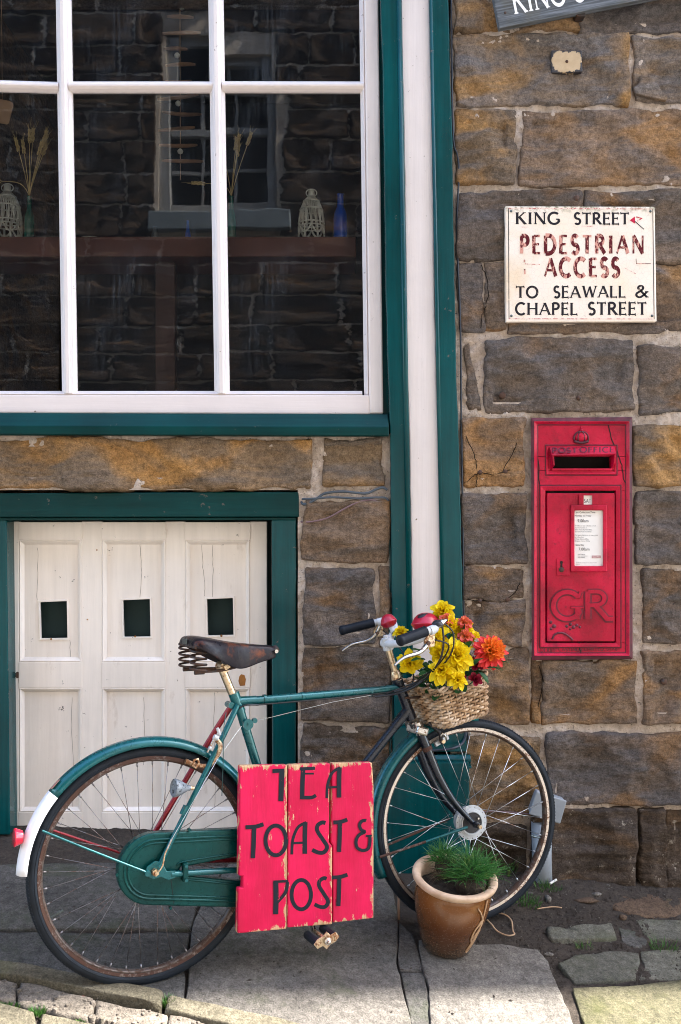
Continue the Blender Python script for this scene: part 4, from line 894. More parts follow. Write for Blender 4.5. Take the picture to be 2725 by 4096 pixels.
# hood over the mouth with side cheeks
hb = MB(); A = [bpt(762,286,0.002), bpt(1158,280,0.002), bpt(1172,328,0.034), bpt(776,338,0.034)]
B2 = [bpt(762,300,-0.002), bpt(1158,296,-0.002), bpt(1172,336,0.030), bpt(776,346,0.030)]
hb.add(A + B2, [(0,1,2,3),(7,6,5,4),(0,4,5,1),(1,5,6,2),(2,6,7,3),(3,7,4,0)]); sub(hb, 'hood', M['box_red'], pb, bevel=0.002)
for xs_ in (((764,300),(780,340),(786,398),(766,428)),((1150,296),(1170,330),(1166,388),(1146,424))):
    l_ = (0.0, 0.032, 0.026, 0.0)
    ps = [bpt(x, y, k) for (x, y), k in zip(xs_, l_)]; sub(MB().prism(ps, (0.006 if xs_[0][0] < 900 else -0.006, 0, 0)), 'hood_cheek', M['box_red'], pb, bevel=0.001)
plate('mouth_lip', 778,418,1146,432,0.008,0.02,'box_red')
# lettering cast on the sloping hood
def hpt(x, y, l):
    t_ = (y - 286) / 46.0; return bpt(x, y, 0.003 + 0.031 * t_ + l)
def bw(txt, a, b, c, d, pt=None, wgt=0.18, thick=0.0022, serif=0.0, mat='box_relief_shade', gap=0.16):
    wordS(txt, a, b, c, d, pt or (lambda x, y, l: bpt(x, y, l)), pb, M[mat], wgt, serif, thick, gap, 'cast_letter')
bw('POST',780,932,292,322,hpt); bw('OFFICE',948,1158,288,320,hpt)
bw('DERBY',708,800,1518,1542,thick=0.0014); bw('CASTINGS',818,962,1514,1538,thick=0.0014); bw('LIMITED,',976,1104,1510,1534,thick=0.0014); bw('DERBY',1112,1196,1508,1532,thick=0.0014)
# crown
def crown():
    mb = MB(); base = bpt(957,236,0)
    band = [bpt(914 + 86*t, 252 + 10*math.sin(PI*t), 0.006) for t in np.linspace(0,1,12)]; mb.tube(band, 0.005, 8)
    sub(mb, 'crown', M['box_dark'], pb, smooth=True)
    cp = MB(); cp.lathe([(0.0001,0.010),(0.012,0.009),(0.022,0.006),(0.027,0.0)], 18, Matrix.Translation(bpt(957,224,0.001)) @ Matrix.Rotation(PI/2,4,'X') @ Matrix.Diagonal((1,0.75,1,1))); sub(cp, 'crown_cap', M['box_red'], pb, smooth=True)
    for s_ in (-1, -0.45, 0.45, 1):
        sub(MB().tube([bpt(957 + 44*s_*math.sin(a), 234 - 42*math.cos(a) if a < PI/2 else 234, 0.009 - 0.003*abs(s_)) for a in np.linspace(0.05, PI/2, 8)] + [bpt(957 + 42*s_, 250, 0.006)], 0.003, 6), 'crown_arch', M['box_dark'], pb, smooth=True)
    sub(MB().lathe([(0.0001,0.010),(0.005,0.008),(0.007,0.0)], 10, Matrix.Translation(bpt(957,184,0.001)) @ Matrix.Rotation(PI/2,4,'X')), 'crown_orb', M['box_red'], pb, smooth=True)
    sub(MB().tube([bpt(957,176,0.004), bpt(957,162,0.004)], 0.003, 6), 'crown_cross', M['box_red'], pb, smooth=True)
crown()
# door
pd = sub(MB().prism([bpt(x,y,0.004) for x,y in rect(747,570,1162,1478)], (0,0.018,0)), 'door', M['box_red'], pb, bevel=0.003)
plate('door_gap', 739,558,1167,1485,-0.022,0.003,'dark_void',0)
def don(mb, nm, mat, **kw):                           # piece on the door
    return mb.build(nm, mat, pd, **kw)
def dring(nm, outer, inner, lo, mat, bev=0.004):
    mb = MB(); n = len(outer)
    vs = [bpt(x,y,lo) for x,y in outer] + [bpt(x,y,lo) for x,y in inner] + [bpt(x,y,0.003) for x,y in outer] + [bpt(x,y,0.003) for x,y in inner]
    fs = []
    for i in range(n):
        j = (i+1) % n; fs += [(i,j,n+j,n+i),(i,2*n+i,2*n+j,j),(n+i,n+j,3*n+j,3*n+i)]
    mb.add(vs, fs); return don(mb, nm, mat, bevel=bev)
dring('notice_frame', rect(892,642,1116,1052), rect(916,676,1090,1016), 0.016, M['box_red'])
don(MB().prism([bpt(x,y,0.0055) for x,y in rect(912,672,1094,1020)], (0,0.001,0)), 'notice', M['paper'])
dring('tab_frame', rect(944,574,1062,640), rect(972,584,1024,641), 0.013, M['box_red'], 0.003)
don(MB().prism([bpt(x,y,0.0055) for x,y in rect(970,582,1026,640)], (0,0.001,0)), 'day_tab', M['paper'])
word('SAT',974,1016,606,628, lambda x, y, l: bpt(x, y, 0.0056 + l), pd, M['print'], 0.16, 0.1)
dring('lock_plate', rect(806,972,890,1076), rect(846,1022,850,1026), 0.008, M['box_red'], 0.002)
don(MB().lathe([(0.0001,0.004),(0.009,0.004),(0.010,0.0)], 16, Matrix.Translation(bpt(836,1038,0.008)) @ Matrix.Rotation(PI/2,4,'X')), 'lock_cover', M['iron'], smooth=True)
don(MB().prism([bpt(x,y,0.0092) for x,y in ((830,985),(842,985),(845,996),(841,1004),(843,1022),(829,1022),(831,1004),(827,996))], (0,0.001,0)), 'keyhole', M['dark_void'])
big = {'G': (0.92, [(arc(0.47,0.5,0.42,0.47,40,330,26)+[(0.80,0.40)],K), ([(0.78,0.02),(0.78,0.44)],K*0.9), ([(0.58,0.43),(0.98,0.43)],H_*0.8), ([(0.80,0.76),(0.88,0.98)],H_)]),
       'R': (0.86, [([(0.14,0.02),(0.14,0.98)],K), ([(0.14,0.97)]+arc(0.40,0.74,0.24,0.235,90,-90)+[(0.14,0.49)],K*0.85), ([(0.36,0.50),(0.72,0.02),(0.90,0.02)],K)])}
for ch, (a, b, c, d) in (('G',(776,962,1170,1346)), ('R',(968,1144,1168,1344))):
    word(ch, a, b, c, d, lambda x, y, l: bpt(x, y, 0.0042 + l), pd, M['box_relief_shade'], 0.245, 0.13 if ch == 'R' else 0.0, 0.0016, 0.1, 'letter_edge', 0.0, font=big)  # wider dark copy underneath paints a shaded outline round the cypher
    word(ch, a, b, c, d, lambda x, y, l: bpt(x, y, 0.004 + l), pd, M['box_red'], 0.15, 0.09 if ch == 'R' else 0.0, 0.006, 0.1, 'cypher_letter', 0.0, font=big)
don(MB().tube([bpt(x,y,0.005) for x,y in spline([(784,1462,0),(792,1438,0),(820,1426,0),(850,1428,0),(880,1446,0),(905,1472,0)],5) for x,y in ((x,y),)] if False else [bpt(p.x,p.y,0.005) for p in spline([(780,1464,0),(792,1438,0),(820,1425,0),(850,1428,0),(880,1446,0),(905,1470,0)],5)], 0.004, 6), 'cast_scar', M['box_dark'], smooth=True)
for x, y, r_ in ((770,1360,9),(790,1385,11),(772,1400,8),(868,1385,8),(890,1372,9),(910,1390,10),(930,1378,8),(948,1390,7),(890,1402,6)):
    don(MB().lathe([(0.0001,0.004),(r_*0.00055,0.003),(r_*0.0008,0.0)], 8, Matrix.Translation(bpt(x,y,0.0035)) @ Matrix.Rotation(PI/2,4,'X')), 'cast_scar', M['box_dark'], smooth=True)
# cracks in the casting
for pts in ([(676,190),(690,260),(686,330),(700,400),(696,480),(712,540),(730,572)], [(1120,150),(1140,230),(1170,300),(1200,380),(1212,450),(1222,500),(1262,555)], [(944,1480),(946,1520),(956,1548),(952,1576)]):
    rel(pb, MB().tube([bpt(x + random.uniform(-3,3), y, 0.0004) for x, y in [(p.x, p.y) for p in spline([(a,b,0) for a,b in pts], 4)]], 0.0022, 5).build('crack', M['dark_void'], pb))
# notice text
def text_line(s, x, y, hpx, mat, parent, name='printed_line', lift=0.0064):
    cu = bpy.data.curves.new('text', 'FONT'); cu.body = s; cu.size = 1.0
    o = bpy.data.objects.new('text', cu); me = bpy.data.meshes.new_from_object(o); bpy.data.objects.remove(o); bpy.data.curves.remove(cu)
    sc = hpx * 1.35
    for v in me.vertices:
        p = bpt(x + v.co.x * sc * 0.92, y - v.co.y * sc, lift); v.co = p
    me.name = name; me.materials.append(mat); link(name, me, parent)
for s, x, y, h in (('Last Collection Time',917,693,12),('Monday to Friday',917,713,11.5),('9.00am',934,748,19),('A 4.00pm or later collection is made',919,773,7),('from the Postbox at',919,785,7),('Robin Hoods Bay Post Office,',919,797,7),('Station Rd Robin Hoods Bay',919,809,7),('The latest collection in the area is made',919,830,7),('at 5.45pm from',919,842,7),('Whitby Delivery Office,',919,854,7),('Crescent Avenue, Whitby',919,866,7),('Saturday',922,892,12),('7.00am',940,921,19),('03457 740740',936,948,6),('www.royalmail.com',936,957,6),('0345 6000606',936,966,6),('Royal Mail aims concealed security markings to protect',924,998,4.6),('Postboxes',924,1006,4.6)):
    text_line(s, x, y, h, M['print'], pd)
don(MB().prism([bpt(x,y,0.0064) for x,y in rect(1022,952,1076,968)], (0,0.0004,0)), 'printed_logo', M['print_pink']); text_line('Royal Mail', 1026, 964, 9, M['paper'], pd, lift=0.0072)

# ------------------------------------------------------------------ pipes and cables
M['cable'] = mat_plain('blue_black_cable', (0.012, 0.018, 0.030), 0.5, 0, 0.1, 80); M['cable_grey'] = mat_plain('grey_blue_cable', (0.055, 0.070, 0.085), 0.6, 0, 0.2, 80); M['cable_mauve'] = mat_plain('mauve_wire', (0.17, 0.10, 0.105), 0.6)
M['cable_teal'] = mat_plain('teal_cable', (0.008, 0.05, 0.05), 0.5)
M['pipe'] = mat_paint('white_plastic_pipe', (0.24, 0.265, 0.29), 0.4, 0.1, None, 0, 10, (10,10,10), 0.1, (0.10, 0.085, 0.065), 0.25)
def cable(pts, r_, mat, label, Y=-0.01, rel_=4):
    P = [wn(p[0], p[1], p[2] if len(p) > 2 else Y) for p in pts]
    return tag(MB().tube(spline(P, rel_), r_, 8).build('cable', M[mat], None, smooth=True), label, 'cable')
cable([(1805,-40),(1808,300),(1814,560),(1830,620),(1836,700),(1828,900),(1834,1100),(1842,1300),(1846,1700),(1852,2100),(1856,2500),(1866,2800),(1872,2960)], 0.0035, 'cable', 'thin blue black cable down the right side of timber post', -0.022)
cable([(1205,2006,0.0),(1215,2018),(1240,2010),(1275,1990),(1300,1974),(1370,1966),(1460,1974),(1500,1960),(1530,1950),(1550,1960)], 0.005, 'cable_grey', 'thicker upper grey cable looping above the stone by hatch', -0.022)
cable([(1206,1996,0.0),(1240,1996),(1330,1989),(1430,1994),(1520,1990),(1552,2002),(1560,2080)], 0.004, 'cable_grey', 'lower straight grey cable above the stone by hatch', -0.022)
cable([(1198,2088,0.0),(1240,2088),(1310,2072),(1380,2034),(1440,2006),(1490,2000),(1510,2008)], 0.003, 'cable_mauve', 'mauve wire drooping across the stone beside the hatch', -0.022)
cable([(1514,2009,-0.022),(1536,2040),(1550,2100),(1560,2180),(1562,2300),(1558,2420),(1560,2560),(1568,2700),(1572,2860),(1562,2980),(1560,3100)], 0.0035, 'cable_teal', 'teal painted wire running down the left of timber post', -0.014)
cable([(1562,2010),(1566,2200),(1572,2500),(1576,2800),(1572,3000)], 0.005, 'cable', 'dark cable tucked along the left edge of timber post', -0.006)
cable([(1640,3012,-0.09),(1740,3002,-0.09),(1810,2994,-0.09),(1852,2970,-0.06),(1866,2920,-0.048),(1866,2860,-0.04)], 0.005, 'cable', 'black cable bent round the foot of timber post', -0.09)
cable([(1884,3250,-0.02),(1960,3246,-0.02),(2060,3250,-0.02),(2130,3258,-0.02)], 0.003, 'cable_mauve', 'thin mauve wire running to the white junction box', -0.02)
pj = empty('junction_box', wn(2195,3230,-0.03)); tag(pj, 'tilted white plastic junction box behind the front wheel', 'junction box')
jq = [(2148,3162),(2268,3206),(2244,3294),(2120,3262)]
sub(MB().prism([wn(x,y,-0.085) for x,y in ((2146,3165),(2269,3204),(2242,3297),(2116,3258))], (0,0.010,0)), 'lid', M['pipe'], pj, bevel=0.005, seg=3)
sub(MB().prism([wn(x,y,-0.0745) for x,y in ((2152,3170),(2264,3206),(2238,3290),(2122,3256))], (0,0.06,0)), 'body', M['pipe'], pj, bevel=0.004)
p0 = wn(2165, 3290, -0.045); p1 = Vector((wn(2160,3500,-0.045).x + 0.012, -0.045, G(p0.x, -0.045) - 0.05))
dp = MB().tube([p0, p0.lerp(p1, .5), p1], 0.037, 20).build('drain_pipe', M['pipe'], None, smooth=True); tag(dp, 'white plastic pipe rising from soil to the junction box', 'pipe')
# ------------------------------------------------------------------ bicycle
th_, ph_, pit_ = 0.4445, 0.052, 0.0142
u_ = Vector((math.cos(th_), math.sin(th_), 0)); up_ = Vector((0,0,1)); n0_ = Vector((math.sin(th_), -math.cos(th_), 0))
nrm_ = n0_ * math.cos(ph_) + up_ * math.sin(ph_); v_ = up_ * math.cos(ph_) - n0_ * math.sin(ph_)
uf_ = u_ * math.cos(pit_) - v_ * math.sin(pit_); vf_ = v_ * math.cos(pit_) + u_ * math.sin(pit_)
RC = Vector((-0.5698, 2.9777 + CAMY, -1.0271 + CAMZ))   # rear axle
WR = 0.345
BM = Matrix(((uf_.x, -nrm_.x, vf_.x, 0), (uf_.y, -nrm_.y, vf_.y, 0), (uf_.z, -nrm_.z, vf_.z, 0), (0,0,0,1)))
BM = Matrix.Translation(RC - vf_ * WR) @ BM
bike = empty('bicycle', M=BM); tag(bike, 'old teal roadster bicycle with chaincase leaning before the house', 'bicycle')
def B(x, z, y=0.0): return Vector((x, y, z + WR))
def bpN(x, y, off=0.0):
    """photo pixel -> bicycle coordinates on the plane `off` metres on the near side of the frame"""
    d = Vector(((x - CX) / FOC, 1.0, -(y - CY) / FOC)); c = Vector((0, CAMY, CAMZ)); p0 = RC + nrm_ * off
    p = c + d * ((p0 - c).dot(nrm_) / d.dot(nrm_)); r_ = p - RC
    return Vector((r_.dot(uf_), -off, r_.dot(vf_) + WR))
STE = -0.0884                                          # the front wheel is turned a little
AX = B(1.11, 0.0)
FM = Matrix.Translation(AX) @ Matrix.Rotation(STE, 4, 'Z') @ Matrix.Translation(-AX)
def F(x, z, y=0.0): return FM @ B(x, z, y)
def mat_bikepaint(name, col, chips, amt, flake=True):
    t = T(name); v = t.obj; n = t.noise(v, 5, 4); f = t.noise(v, 900, 2, 0.5); cn = t.noise(v, 32, 8, 0.75)
    c = t.ramp(n, [(0.3, tuple(x * 0.7 for x in col)), (0.7, tuple(min(1, x * 1.25) for x in col))])
    c = t.mix(t.ramp(f, [(0.55, 0), (0.75, 0.35)]), c, tuple(min(1, x * 1.6 + 0.01) for x in col))
    cm = t.ramp(cn, [(0.70 - 0.14 * amt, 0.0), (0.72 - 0.14 * amt, 1.0)]); c = t.mix(cm, c, chips)
    gr = t.ramp(t.noise(v, 60, 4, 0.6), [(0.3, 0.20), (0.7, 0.42)])
    return t.set(col=c, metal=t.ramp(cm, [(0, 0.35), (1, 0.0)]), rough=gr, coat=0.35, coatr=0.12, normal=t.bump(cn, 0.12, 0.0008))
M['b_teal'] = mat_bikepaint('metallic_teal', (0.0008, 0.092, 0.102), (0.05, 0.04, 0.035), 0.34)
M['b_case'] = mat_bikepaint('chaincase_teal', (0.001, 0.050, 0.048), (0.05, 0.05, 0.045), 0.28); M['b_case'].node_tree.nodes['Principled BSDF'].inputs['Coat Weight'].default_value = 0.1; M['b_case'].node_tree.nodes['Principled BSDF'].inputs['Specular IOR Level'].default_value = 0.25
M['b_navy'] = mat_bikepaint('worn_navy_enamel', (0.005, 0.009, 0.018), (0.05, 0.024, 0.016), 0.30)
M['b_red'] = mat_bikepaint('dark_red_enamel', (0.26, 0.006, 0.016), (0.01, 0.012, 0.02), 0.55)
M['rubber'] = mat_plain('old_tyre_rubber', (0.009, 0.013, 0.019), 0.6, 0, 0.3, 140, 0.35, spec=0.22)
def mat_tread():
    t = T('tyre_tread_rubber'); v = t.obj; n = t.noise(v, 60, 4)
    w = t.nt.nodes.new('ShaderNodeTexWave')
    c = t.ramp(n, [(0.3, (0.010, 0.014, 0.020)), (0.7, (0.022, 0.030, 0.040))]); return t.set(col=c, rough=0.6, normal=t.bump(n, 0.4, 0.001))
M['rim_rust'] = mat_metal('rusty_rim', (0.20, 0.17, 0.16), (0.040, 0.018, 0.012), 0.80, 0.32, 70, 0.85)
M['rim_speck'] = mat_metal('speckled_chrome_rim', (0.62, 0.55, 0.48), (0.10, 0.045, 0.022), 0.42, 0.35, 160, 0.8)
M['rim_well'] = mat_metal('dark_rusty_rim_well', (0.12, 0.10, 0.09), (0.035, 0.018, 0.011), 0.6, 0.4, 60, 0.7)
M['chrome'] = mat_metal('pitted_chrome', (0.50, 0.49, 0.47), (0.13, 0.055, 0.02), 0.30, 0.22, 110)
M['chrome_rust'] = mat_metal('rusty_chrome', (0.62, 0.50, 0.34), (0.14, 0.06, 0.022), 0.50, 0.30, 90)
M['spoke'] = mat_metal('spoke_steel', (0.55, 0.57, 0.60), (0.16, 0.10, 0.07), 0.28, 0.28, 40)
M['spoke_old'] = mat_metal('dull_spoke_steel', (0.26, 0.25, 0.26), (0.08, 0.05, 0.04), 0.5, 0.35, 40)
M['alloy'] = mat_plain('dull_alloy', (0.42, 0.45, 0.48), 0.42, 0.35, 0.2, 120, 0.12)
M['white_bike'] = mat_paint('chipped_white_bike_paint', (0.46, 0.48, 0.50), 0.45, 0.10, (0.16, 0.12, 0.09), 0.30, 60, (20,20,20), 0.25)
M['grip'] = mat_plain('black_grip', (0.008, 0.011, 0.017), 0.45, 0, 0.25, 90, 0.3, spec=0.15)
M['bell'] = mat_paint('red_bell_paint', (0.38, 0.008, 0.030), 0.30, 0.2, (0.12, 0.02, 0.02), 0.1, 60, (10,10,10), 0.1, coat=0.3)
M['lens_red'] = mat_plain('red_plastic_lens', (0.55, 0.006, 0.030), 0.22, 0, 0.05, 30, 0.15, coat=0.4)
M['black'] = mat_plain('black_enamel', (0.012, 0.012, 0.014), 0.4, 0.2, 0.2, 80, 0.3)
M['dark_plate'] = mat_plain('dark_hub_plate', (0.030, 0.030, 0.034), 0.42, 0.5, 0.2, 120, 0.3)
def tb(nm, pts, r_, mat, parent=bike, n=12, sp=0, **kw):
    pts = spline(pts, sp) if sp else pts
    if isinstance(r_, (list, tuple)) and sp:
        rs = []
        m = len(r_) - 1
        for i in range(len(pts)):
            t = i / (len(pts) - 1) * m; k = min(int(t), m - 1); rs.append(r_[k] + (r_[k+1] - r_[k]) * (t - k))
        r_ = rs
    return MB().tube(pts, r_, n).build(nm, M[mat], parent, smooth=True, angle=50, **kw)
SL, BBk, HT, HB = B(0.283, 0.455), B(0.444, -0.052), B(0.846, 0.492), B(0.897, 0.360)
tb('top_tube', [SL, B(0.846, 0.462)], 0.0132, 'b_teal'); tb('seat_tube', [B(0.276, 0.478), BBk], 0.0143, 'b_teal')
tb('down_tube', [BBk, B(0.878, 0.382)], 0.0148, 'b_navy'); tb('head_tube', [HT, HB], 0.0175, 'b_navy')
tb('head_lug', [HT + Vector((-.004,0,.006)), HT.lerp(HB, .14)], [0.0195, 0.0185], 'b_navy'); tb('head_lug', [HT.lerp(HB,.80), HB], [0.0185,0.0195], 'b_navy')
tb('seat_lug', [B(0.270, 0.484), B(0.292, 0.425)], 0.0172, 'b_teal'); tb('lug_sleeve', [B(0.288, 0.4555), B(0.345, 0.4565)], [0.0165, 0.0142], 'b_teal')
tb('lug_sleeve', [B(0.795, 0.4612), B(0.848, 0.462)], [0.0142,0.0165], 'b_teal'); tb('lug_sleeve', [B(0.830, 0.336), B(0.884, 0.388)], [0.0160,0.0185], 'b_navy')
tb('seat_bolt', [B(0.258,0.448,-0.020), B(0.258,0.448,0.020)], 0.010, 'b_teal')
tb('seat_stay', [B(0.275,0.447,-0.022), B(0.20,0.325,-0.048), B(0.012,0.010,-0.082)], [0.0088,0.0085,0.0075], 'b_teal', sp=5)
tb('seat_stay', [B(0.275,0.447,0.022), B(0.20,0.325,0.048), B(0.0,0.010,0.066)], [0.0088,0.0085,0.0075], 'b_red', sp=5)
tb('chain_stay', [B(0.05,-0.016,-0.078), B(0.20,-0.030,-0.066), B(0.42,-0.052,-0.040)], 0.0090, 'b_teal', sp=4)
tb('chain_stay', [B(0.01,-0.006,0.064), B(0.42,-0.052,0.040)], 0.0090, 'b_red')
tb('bottom_bracket', [BBk + Vector((0,-.04,0)), BBk + Vector((0,.04,0))], 0.021, 'b_teal')
# fish-tail dropout
MB().prism([B(x, z, -0.0845) for x, z in ((-0.030,-0.006),(-0.022,0.016),(0.002,0.030),(0.022,0.022),(0.036,-0.004),(0.062,-0.006),(0.062,-0.026),(0.040,-0.030),(0.018,-0.018),(-0.004,-0.022))], (0,0.005,0)).build('dropout', M['b_teal'], bike, bevel=0.0015)
tb('axle_nut', [B(0,0,-0.078), B(0,0,-0.100)], 0.0105, 'chrome_rust', n=6); tb('axle', [B(0,0,-0.110), B(0,0,0.10)], 0.0048, 'chrome_rust')
tb('adjuster_chain', [B(0.002,0.0,-0.108), B(0.018,0.020,-0.104), B(0.026,0.048,-0.098), B(0.034,0.062,-0.096)], 0.0022, 'chrome_rust', sp=4)
tb('adjuster_ferrule', [B(0.034,0.062,-0.096), B(0.048,0.088,-0.094)], 0.0032, 'chrome')
tb('gear_cable', [B(0.048,0.088,-0.094), B(0.20,0.30,-0.06), B(0.285,0.385,-0.030)], 0.0010, 'spoke', n=6)
tb('gear_cable', [B(0.330,0.395,-0.022), B(0.60,0.437,-0.02), B(0.745,0.450,-0.016)], 0.0008, 'spoke', n=6)
tb('cable_pulley', [B(0.308,0.388,-0.030), B(0.308,0.388,-0.022)], 0.0165, 'b_teal', n=18); tb('pulley_bolt', [B(0.308,0.388,-0.034), B(0.308,0.388,-0.02)], 0.005, 'b_teal', n=8)
tb('pulley_clip', [B(0.330,0.398,-0.030), B(0.330,0.398,-0.018)], 0.008, 'b_teal', n=10)

# ---- wheels
def wheel(M4, front):
    base = Matrix(M4)
    rot = base @ Matrix.Rotation(-PI/2, 4, 'X')        # wheel axis = lathe z -> bicycle y
    rim_m = 'rim_speck' if front else 'rim_rust'
    wv = MB().lathe([(0.3155,-0.0150),(0.3165,-0.0135),(0.3165,-0.0120),(0.312,-0.0115),(0.308,-0.004),(0.3075,0.004),(0.312,0.0115),(0.3165,0.0120),(0.3165,0.0135),(0.3155,0.0150),(0.3065,0.0145),(0.3065,-0.0145)], 96, rot, close=True).build('wheel', M[rim_m], bike, smooth=True, angle=50)
    MB().lathe([(0.3064,-0.0142),(0.301,-0.0095),(0.2985,0.0),(0.301,0.0095),(0.3064,0.0142)], 96, rot, close=True).build('rim_well', M['rim_well'], wv, smooth=True)
    mn = 0.0178; mj = WR - mn
    prof = []
    for k in range(16):
        a = 2*PI*k/16; rr = mn; prof.append((mj + rr * math.cos(a), rr * math.sin(a) * 1.0))
    MB().lathe(prof, 112, rot, close=True).build('tyre', M['rubber'], wv, smooth=True)
    # tread blocks round the shoulder and two moulded ribs on the sidewall
    tm = MB()
    for k in range(190):
        a = 2*PI*k/190; ca, sa_ = math.cos(a), math.sin(a)
        for s_ in (-1, 1):
            r0, r1 = mj + mn * 0.93, mj + mn * 0.62
            pts = []
            for (rr, yy, da) in ((r0+0.0006, 0.0066, -0.0045), (r0+0.0006, 0.0066, 0.0045), (r1+0.001, 0.0148, 0.0045), (r1+0.001, 0.0148, -0.0045)):
                pts.append(rot @ Vector((rr * math.cos(a + da), rr * math.sin(a + da), yy * s_)))
            nn = ((pts[1]-pts[0]).cross(pts[3]-pts[0])).normalized() * 0.0012 * (1)
            tm.add(pts, [(0,1,2,3)])
    o = tm.build('tread', M['rubber'], wv, kind='stuff')
    so_ = o.modifiers.new('solid', 'SOLIDIFY'); so_.thickness = 0.0016; so_.offset = 0
    for s_ in (-1, 1):
        MB().lathe([(mj - 0.0035 + 0.0011*math.cos(q), s_ * 0.0176 + 0.0010*math.sin(q)) for q in np.linspace(0, 2*PI, 7)[:-1]], 96, rot, close=True).build('sidewall_rib', M['rubber'], wv, smooth=True)
    fl = 0.054 if front else 0.030; hw = 0.030 if front else 0.026
    if front:
        MB().lathe([(0.0001,-0.036),(0.034,-0.036),(0.034,-0.034)], 36, rot).build('hub_plate', M['dark_plate'], wv, smooth=True, angle=30)
        MB().lathe([(0.034,-0.030),(0.036,-0.0385),(0.040,-0.0385),(0.0405,-0.034),(0.046,-0.0335),(0.0465,-0.031),(0.058,-0.031),(0.0585,-0.0295),(0.057,-0.027),(0.050,-0.024),(0.046,0.012),(0.030,0.018),(0.026,0.030),(0.030,0.033),(0.0,0.034)], 48, rot).build('hub', M['alloy'], wv, smooth=True, angle=35)
        for k in range(18):
            a = 2*PI*k/18 + 0.1
            MB().lathe([(0.0001,0.0022),(0.0014,0.0018),(0.002,0.0)], 8, rot @ Matrix.Translation((0.0525*math.cos(a), 0.0525*math.sin(a), -0.031)) @ Matrix.Rotation(PI,4,'X')).build('spoke_head', M['spoke_old'], wv, smooth=True)
        for a, r_ in ((0.3,0.026),(-0.55,0.026)):
            MB().lathe([(0.0001,0.006),(0.0038,0.006),(0.0040,0.0)], 6, rot @ Matrix.Translation((r_*math.cos(a), r_*math.sin(a), -0.036)) @ Matrix.Rotation(PI,4,'X')).build('terminal', M['chrome'], wv)
    else:
        MB().lathe([(0.0001,-0.034),(0.022,-0.034),(0.022,-0.028),(0.034,-0.027),(0.034,-0.024),(0.020,-0.022),(0.018,0.022),(0.034,0.024),(0.034,0.027),(0.020,0.030),(0.0001,0.032)], 32, rot).build('hub', M['rim_rust'], wv, smooth=True, angle=35)
    ns = 32 if front else 40
    # one spoke and its nipple, shared by all copies
    sm = {}
    for s_ in (-1, 1):
        for d_ in (-1, 1):
            a_h = d_ * R(52 if not front else 40)
            p0 = Vector((fl * math.cos(a_h), fl * math.sin(a_h), s_ * hw)); p1 = Vector((0.3005, 0.0, s_ * 0.003))
            me = MB().tube([p0, p1], 0.0010, 6).tube([p1.lerp(p0, 0.045), p1], 0.0026, 6).mesh('spoke', True)
            me.materials.append(M['spoke' if front else 'spoke_old']); sm[(s_, d_)] = me
    for k in range(ns):
        s_ = -1 if k % 2 else 1; d_ = 1 if (k // 2) % 2 else -1
        inst('spoke', sm[(s_, d_)], wv, rot @ Matrix.Rotation(2*PI*(k + 0.35)/ns, 4, 'Z'))
    va = R(-158) if not front else R(-17)             # valve
    dv = rot @ Vector((0.3,0,0)); ang = (lambda r_: base @ Vector((r_*math.cos(va), 0, r_*math.sin(va))))
    MB().tube([ang(0.300), ang(0.278), ang(0.277), ang(0.270), ang(0.269), ang(0.260)], [0.0032,0.0032,0.0055,0.0055,0.0036,0.0036], 8).build('valve', M['bolt'], wv, smooth=True, angle=40)
    return wv
wheel(Matrix.Translation(B(0,0)), False)
wheel(FM @ Matrix.Translation(AX), True)

# ---- mudguards
def mudguard(M4, a0, a1, mat, rad=0.366, half=0.030, nm='mudguard', thick=0.0022, taper=None):
    mb = MB(); na = max(8, int(abs(a1 - a0) / 3)); prof = []
    sec = [(-1.0,-0.020),(-0.96,-0.010),(-0.80,-0.002),(-0.62,0.0005),(-0.50,0.0035),(-0.38,0.0045),(0,0.0062),(0.38,0.0045),(0.50,0.0035),(0.62,0.0005),(0.80,-0.002),(0.96,-0.010),(1.0,-0.020)]
    vs = []; ns = len(sec)
    for i in range(na + 1):
        t = i / na; a = R(a0 + (a1 - a0) * t); sc = 1.0 if not taper else taper(t)
        for w_, h_ in sec: vs.append(M4 @ Vector(((rad + h_) * math.cos(a), w_ * half * sc, (rad + h_) * math.sin(a))))
    mb.add(vs, [(i*ns+k, i*ns+k+1, (i+1)*ns+k+1, (i+1)*ns+k) for i in range(na) for k in range(ns-1)])
    o = mb.build(nm, M[mat], bike, smooth=True); s_ = o.modifiers.new('solid', 'SOLIDIFY'); s_.thickness = thick; return o
RW = Matrix.Translation(B(0,0)); FW = FM @ Matrix.Translation(AX)
M['white_tail'] = mat_paint('white_tail_paint', (0.74, 0.75, 0.78), 0.4, 0.05, (0.02, 0.05, 0.05), 0.22, 40, (10,10,3), 0.3)
mudguard(RW, 26, 139.5, 'b_teal'); mudguard(RW, 139.5, 177, 'white_tail', nm='mudguard_tail')
mudguard(FW, 106, 205, 'b_teal', rad=0.364, half=0.029)
o_ = mudguard(FW, 84, 105.5, 'b_teal', rad=0.360, half=0.027)
MB().prism([RW @ Vector((0.3735*math.cos(R(a)), y, 0.3735*math.sin(R(a)))) for a, y in ((133,-0.018),(138,-0.020),(138.5,-0.008),(134,-0.004))], (-0.001,0,0.001)).build('peeling_patch', mat_worn('peeling_sticker', (0.30,0.16,0.14), (0.02,0.05,0.05), 0.4, 90), bike)
tb('mudguard_stay', [B(-0.306,0.140,-0.034), B(-0.20,0.088,-0.060), B(-0.026,0.003,-0.090)], 0.0036, 'b_teal', sp=3); tb('stay_eye', [B(-0.022,0.000,-0.084), B(-0.022,0.000,-0.096)], 0.0085, 'b_teal')
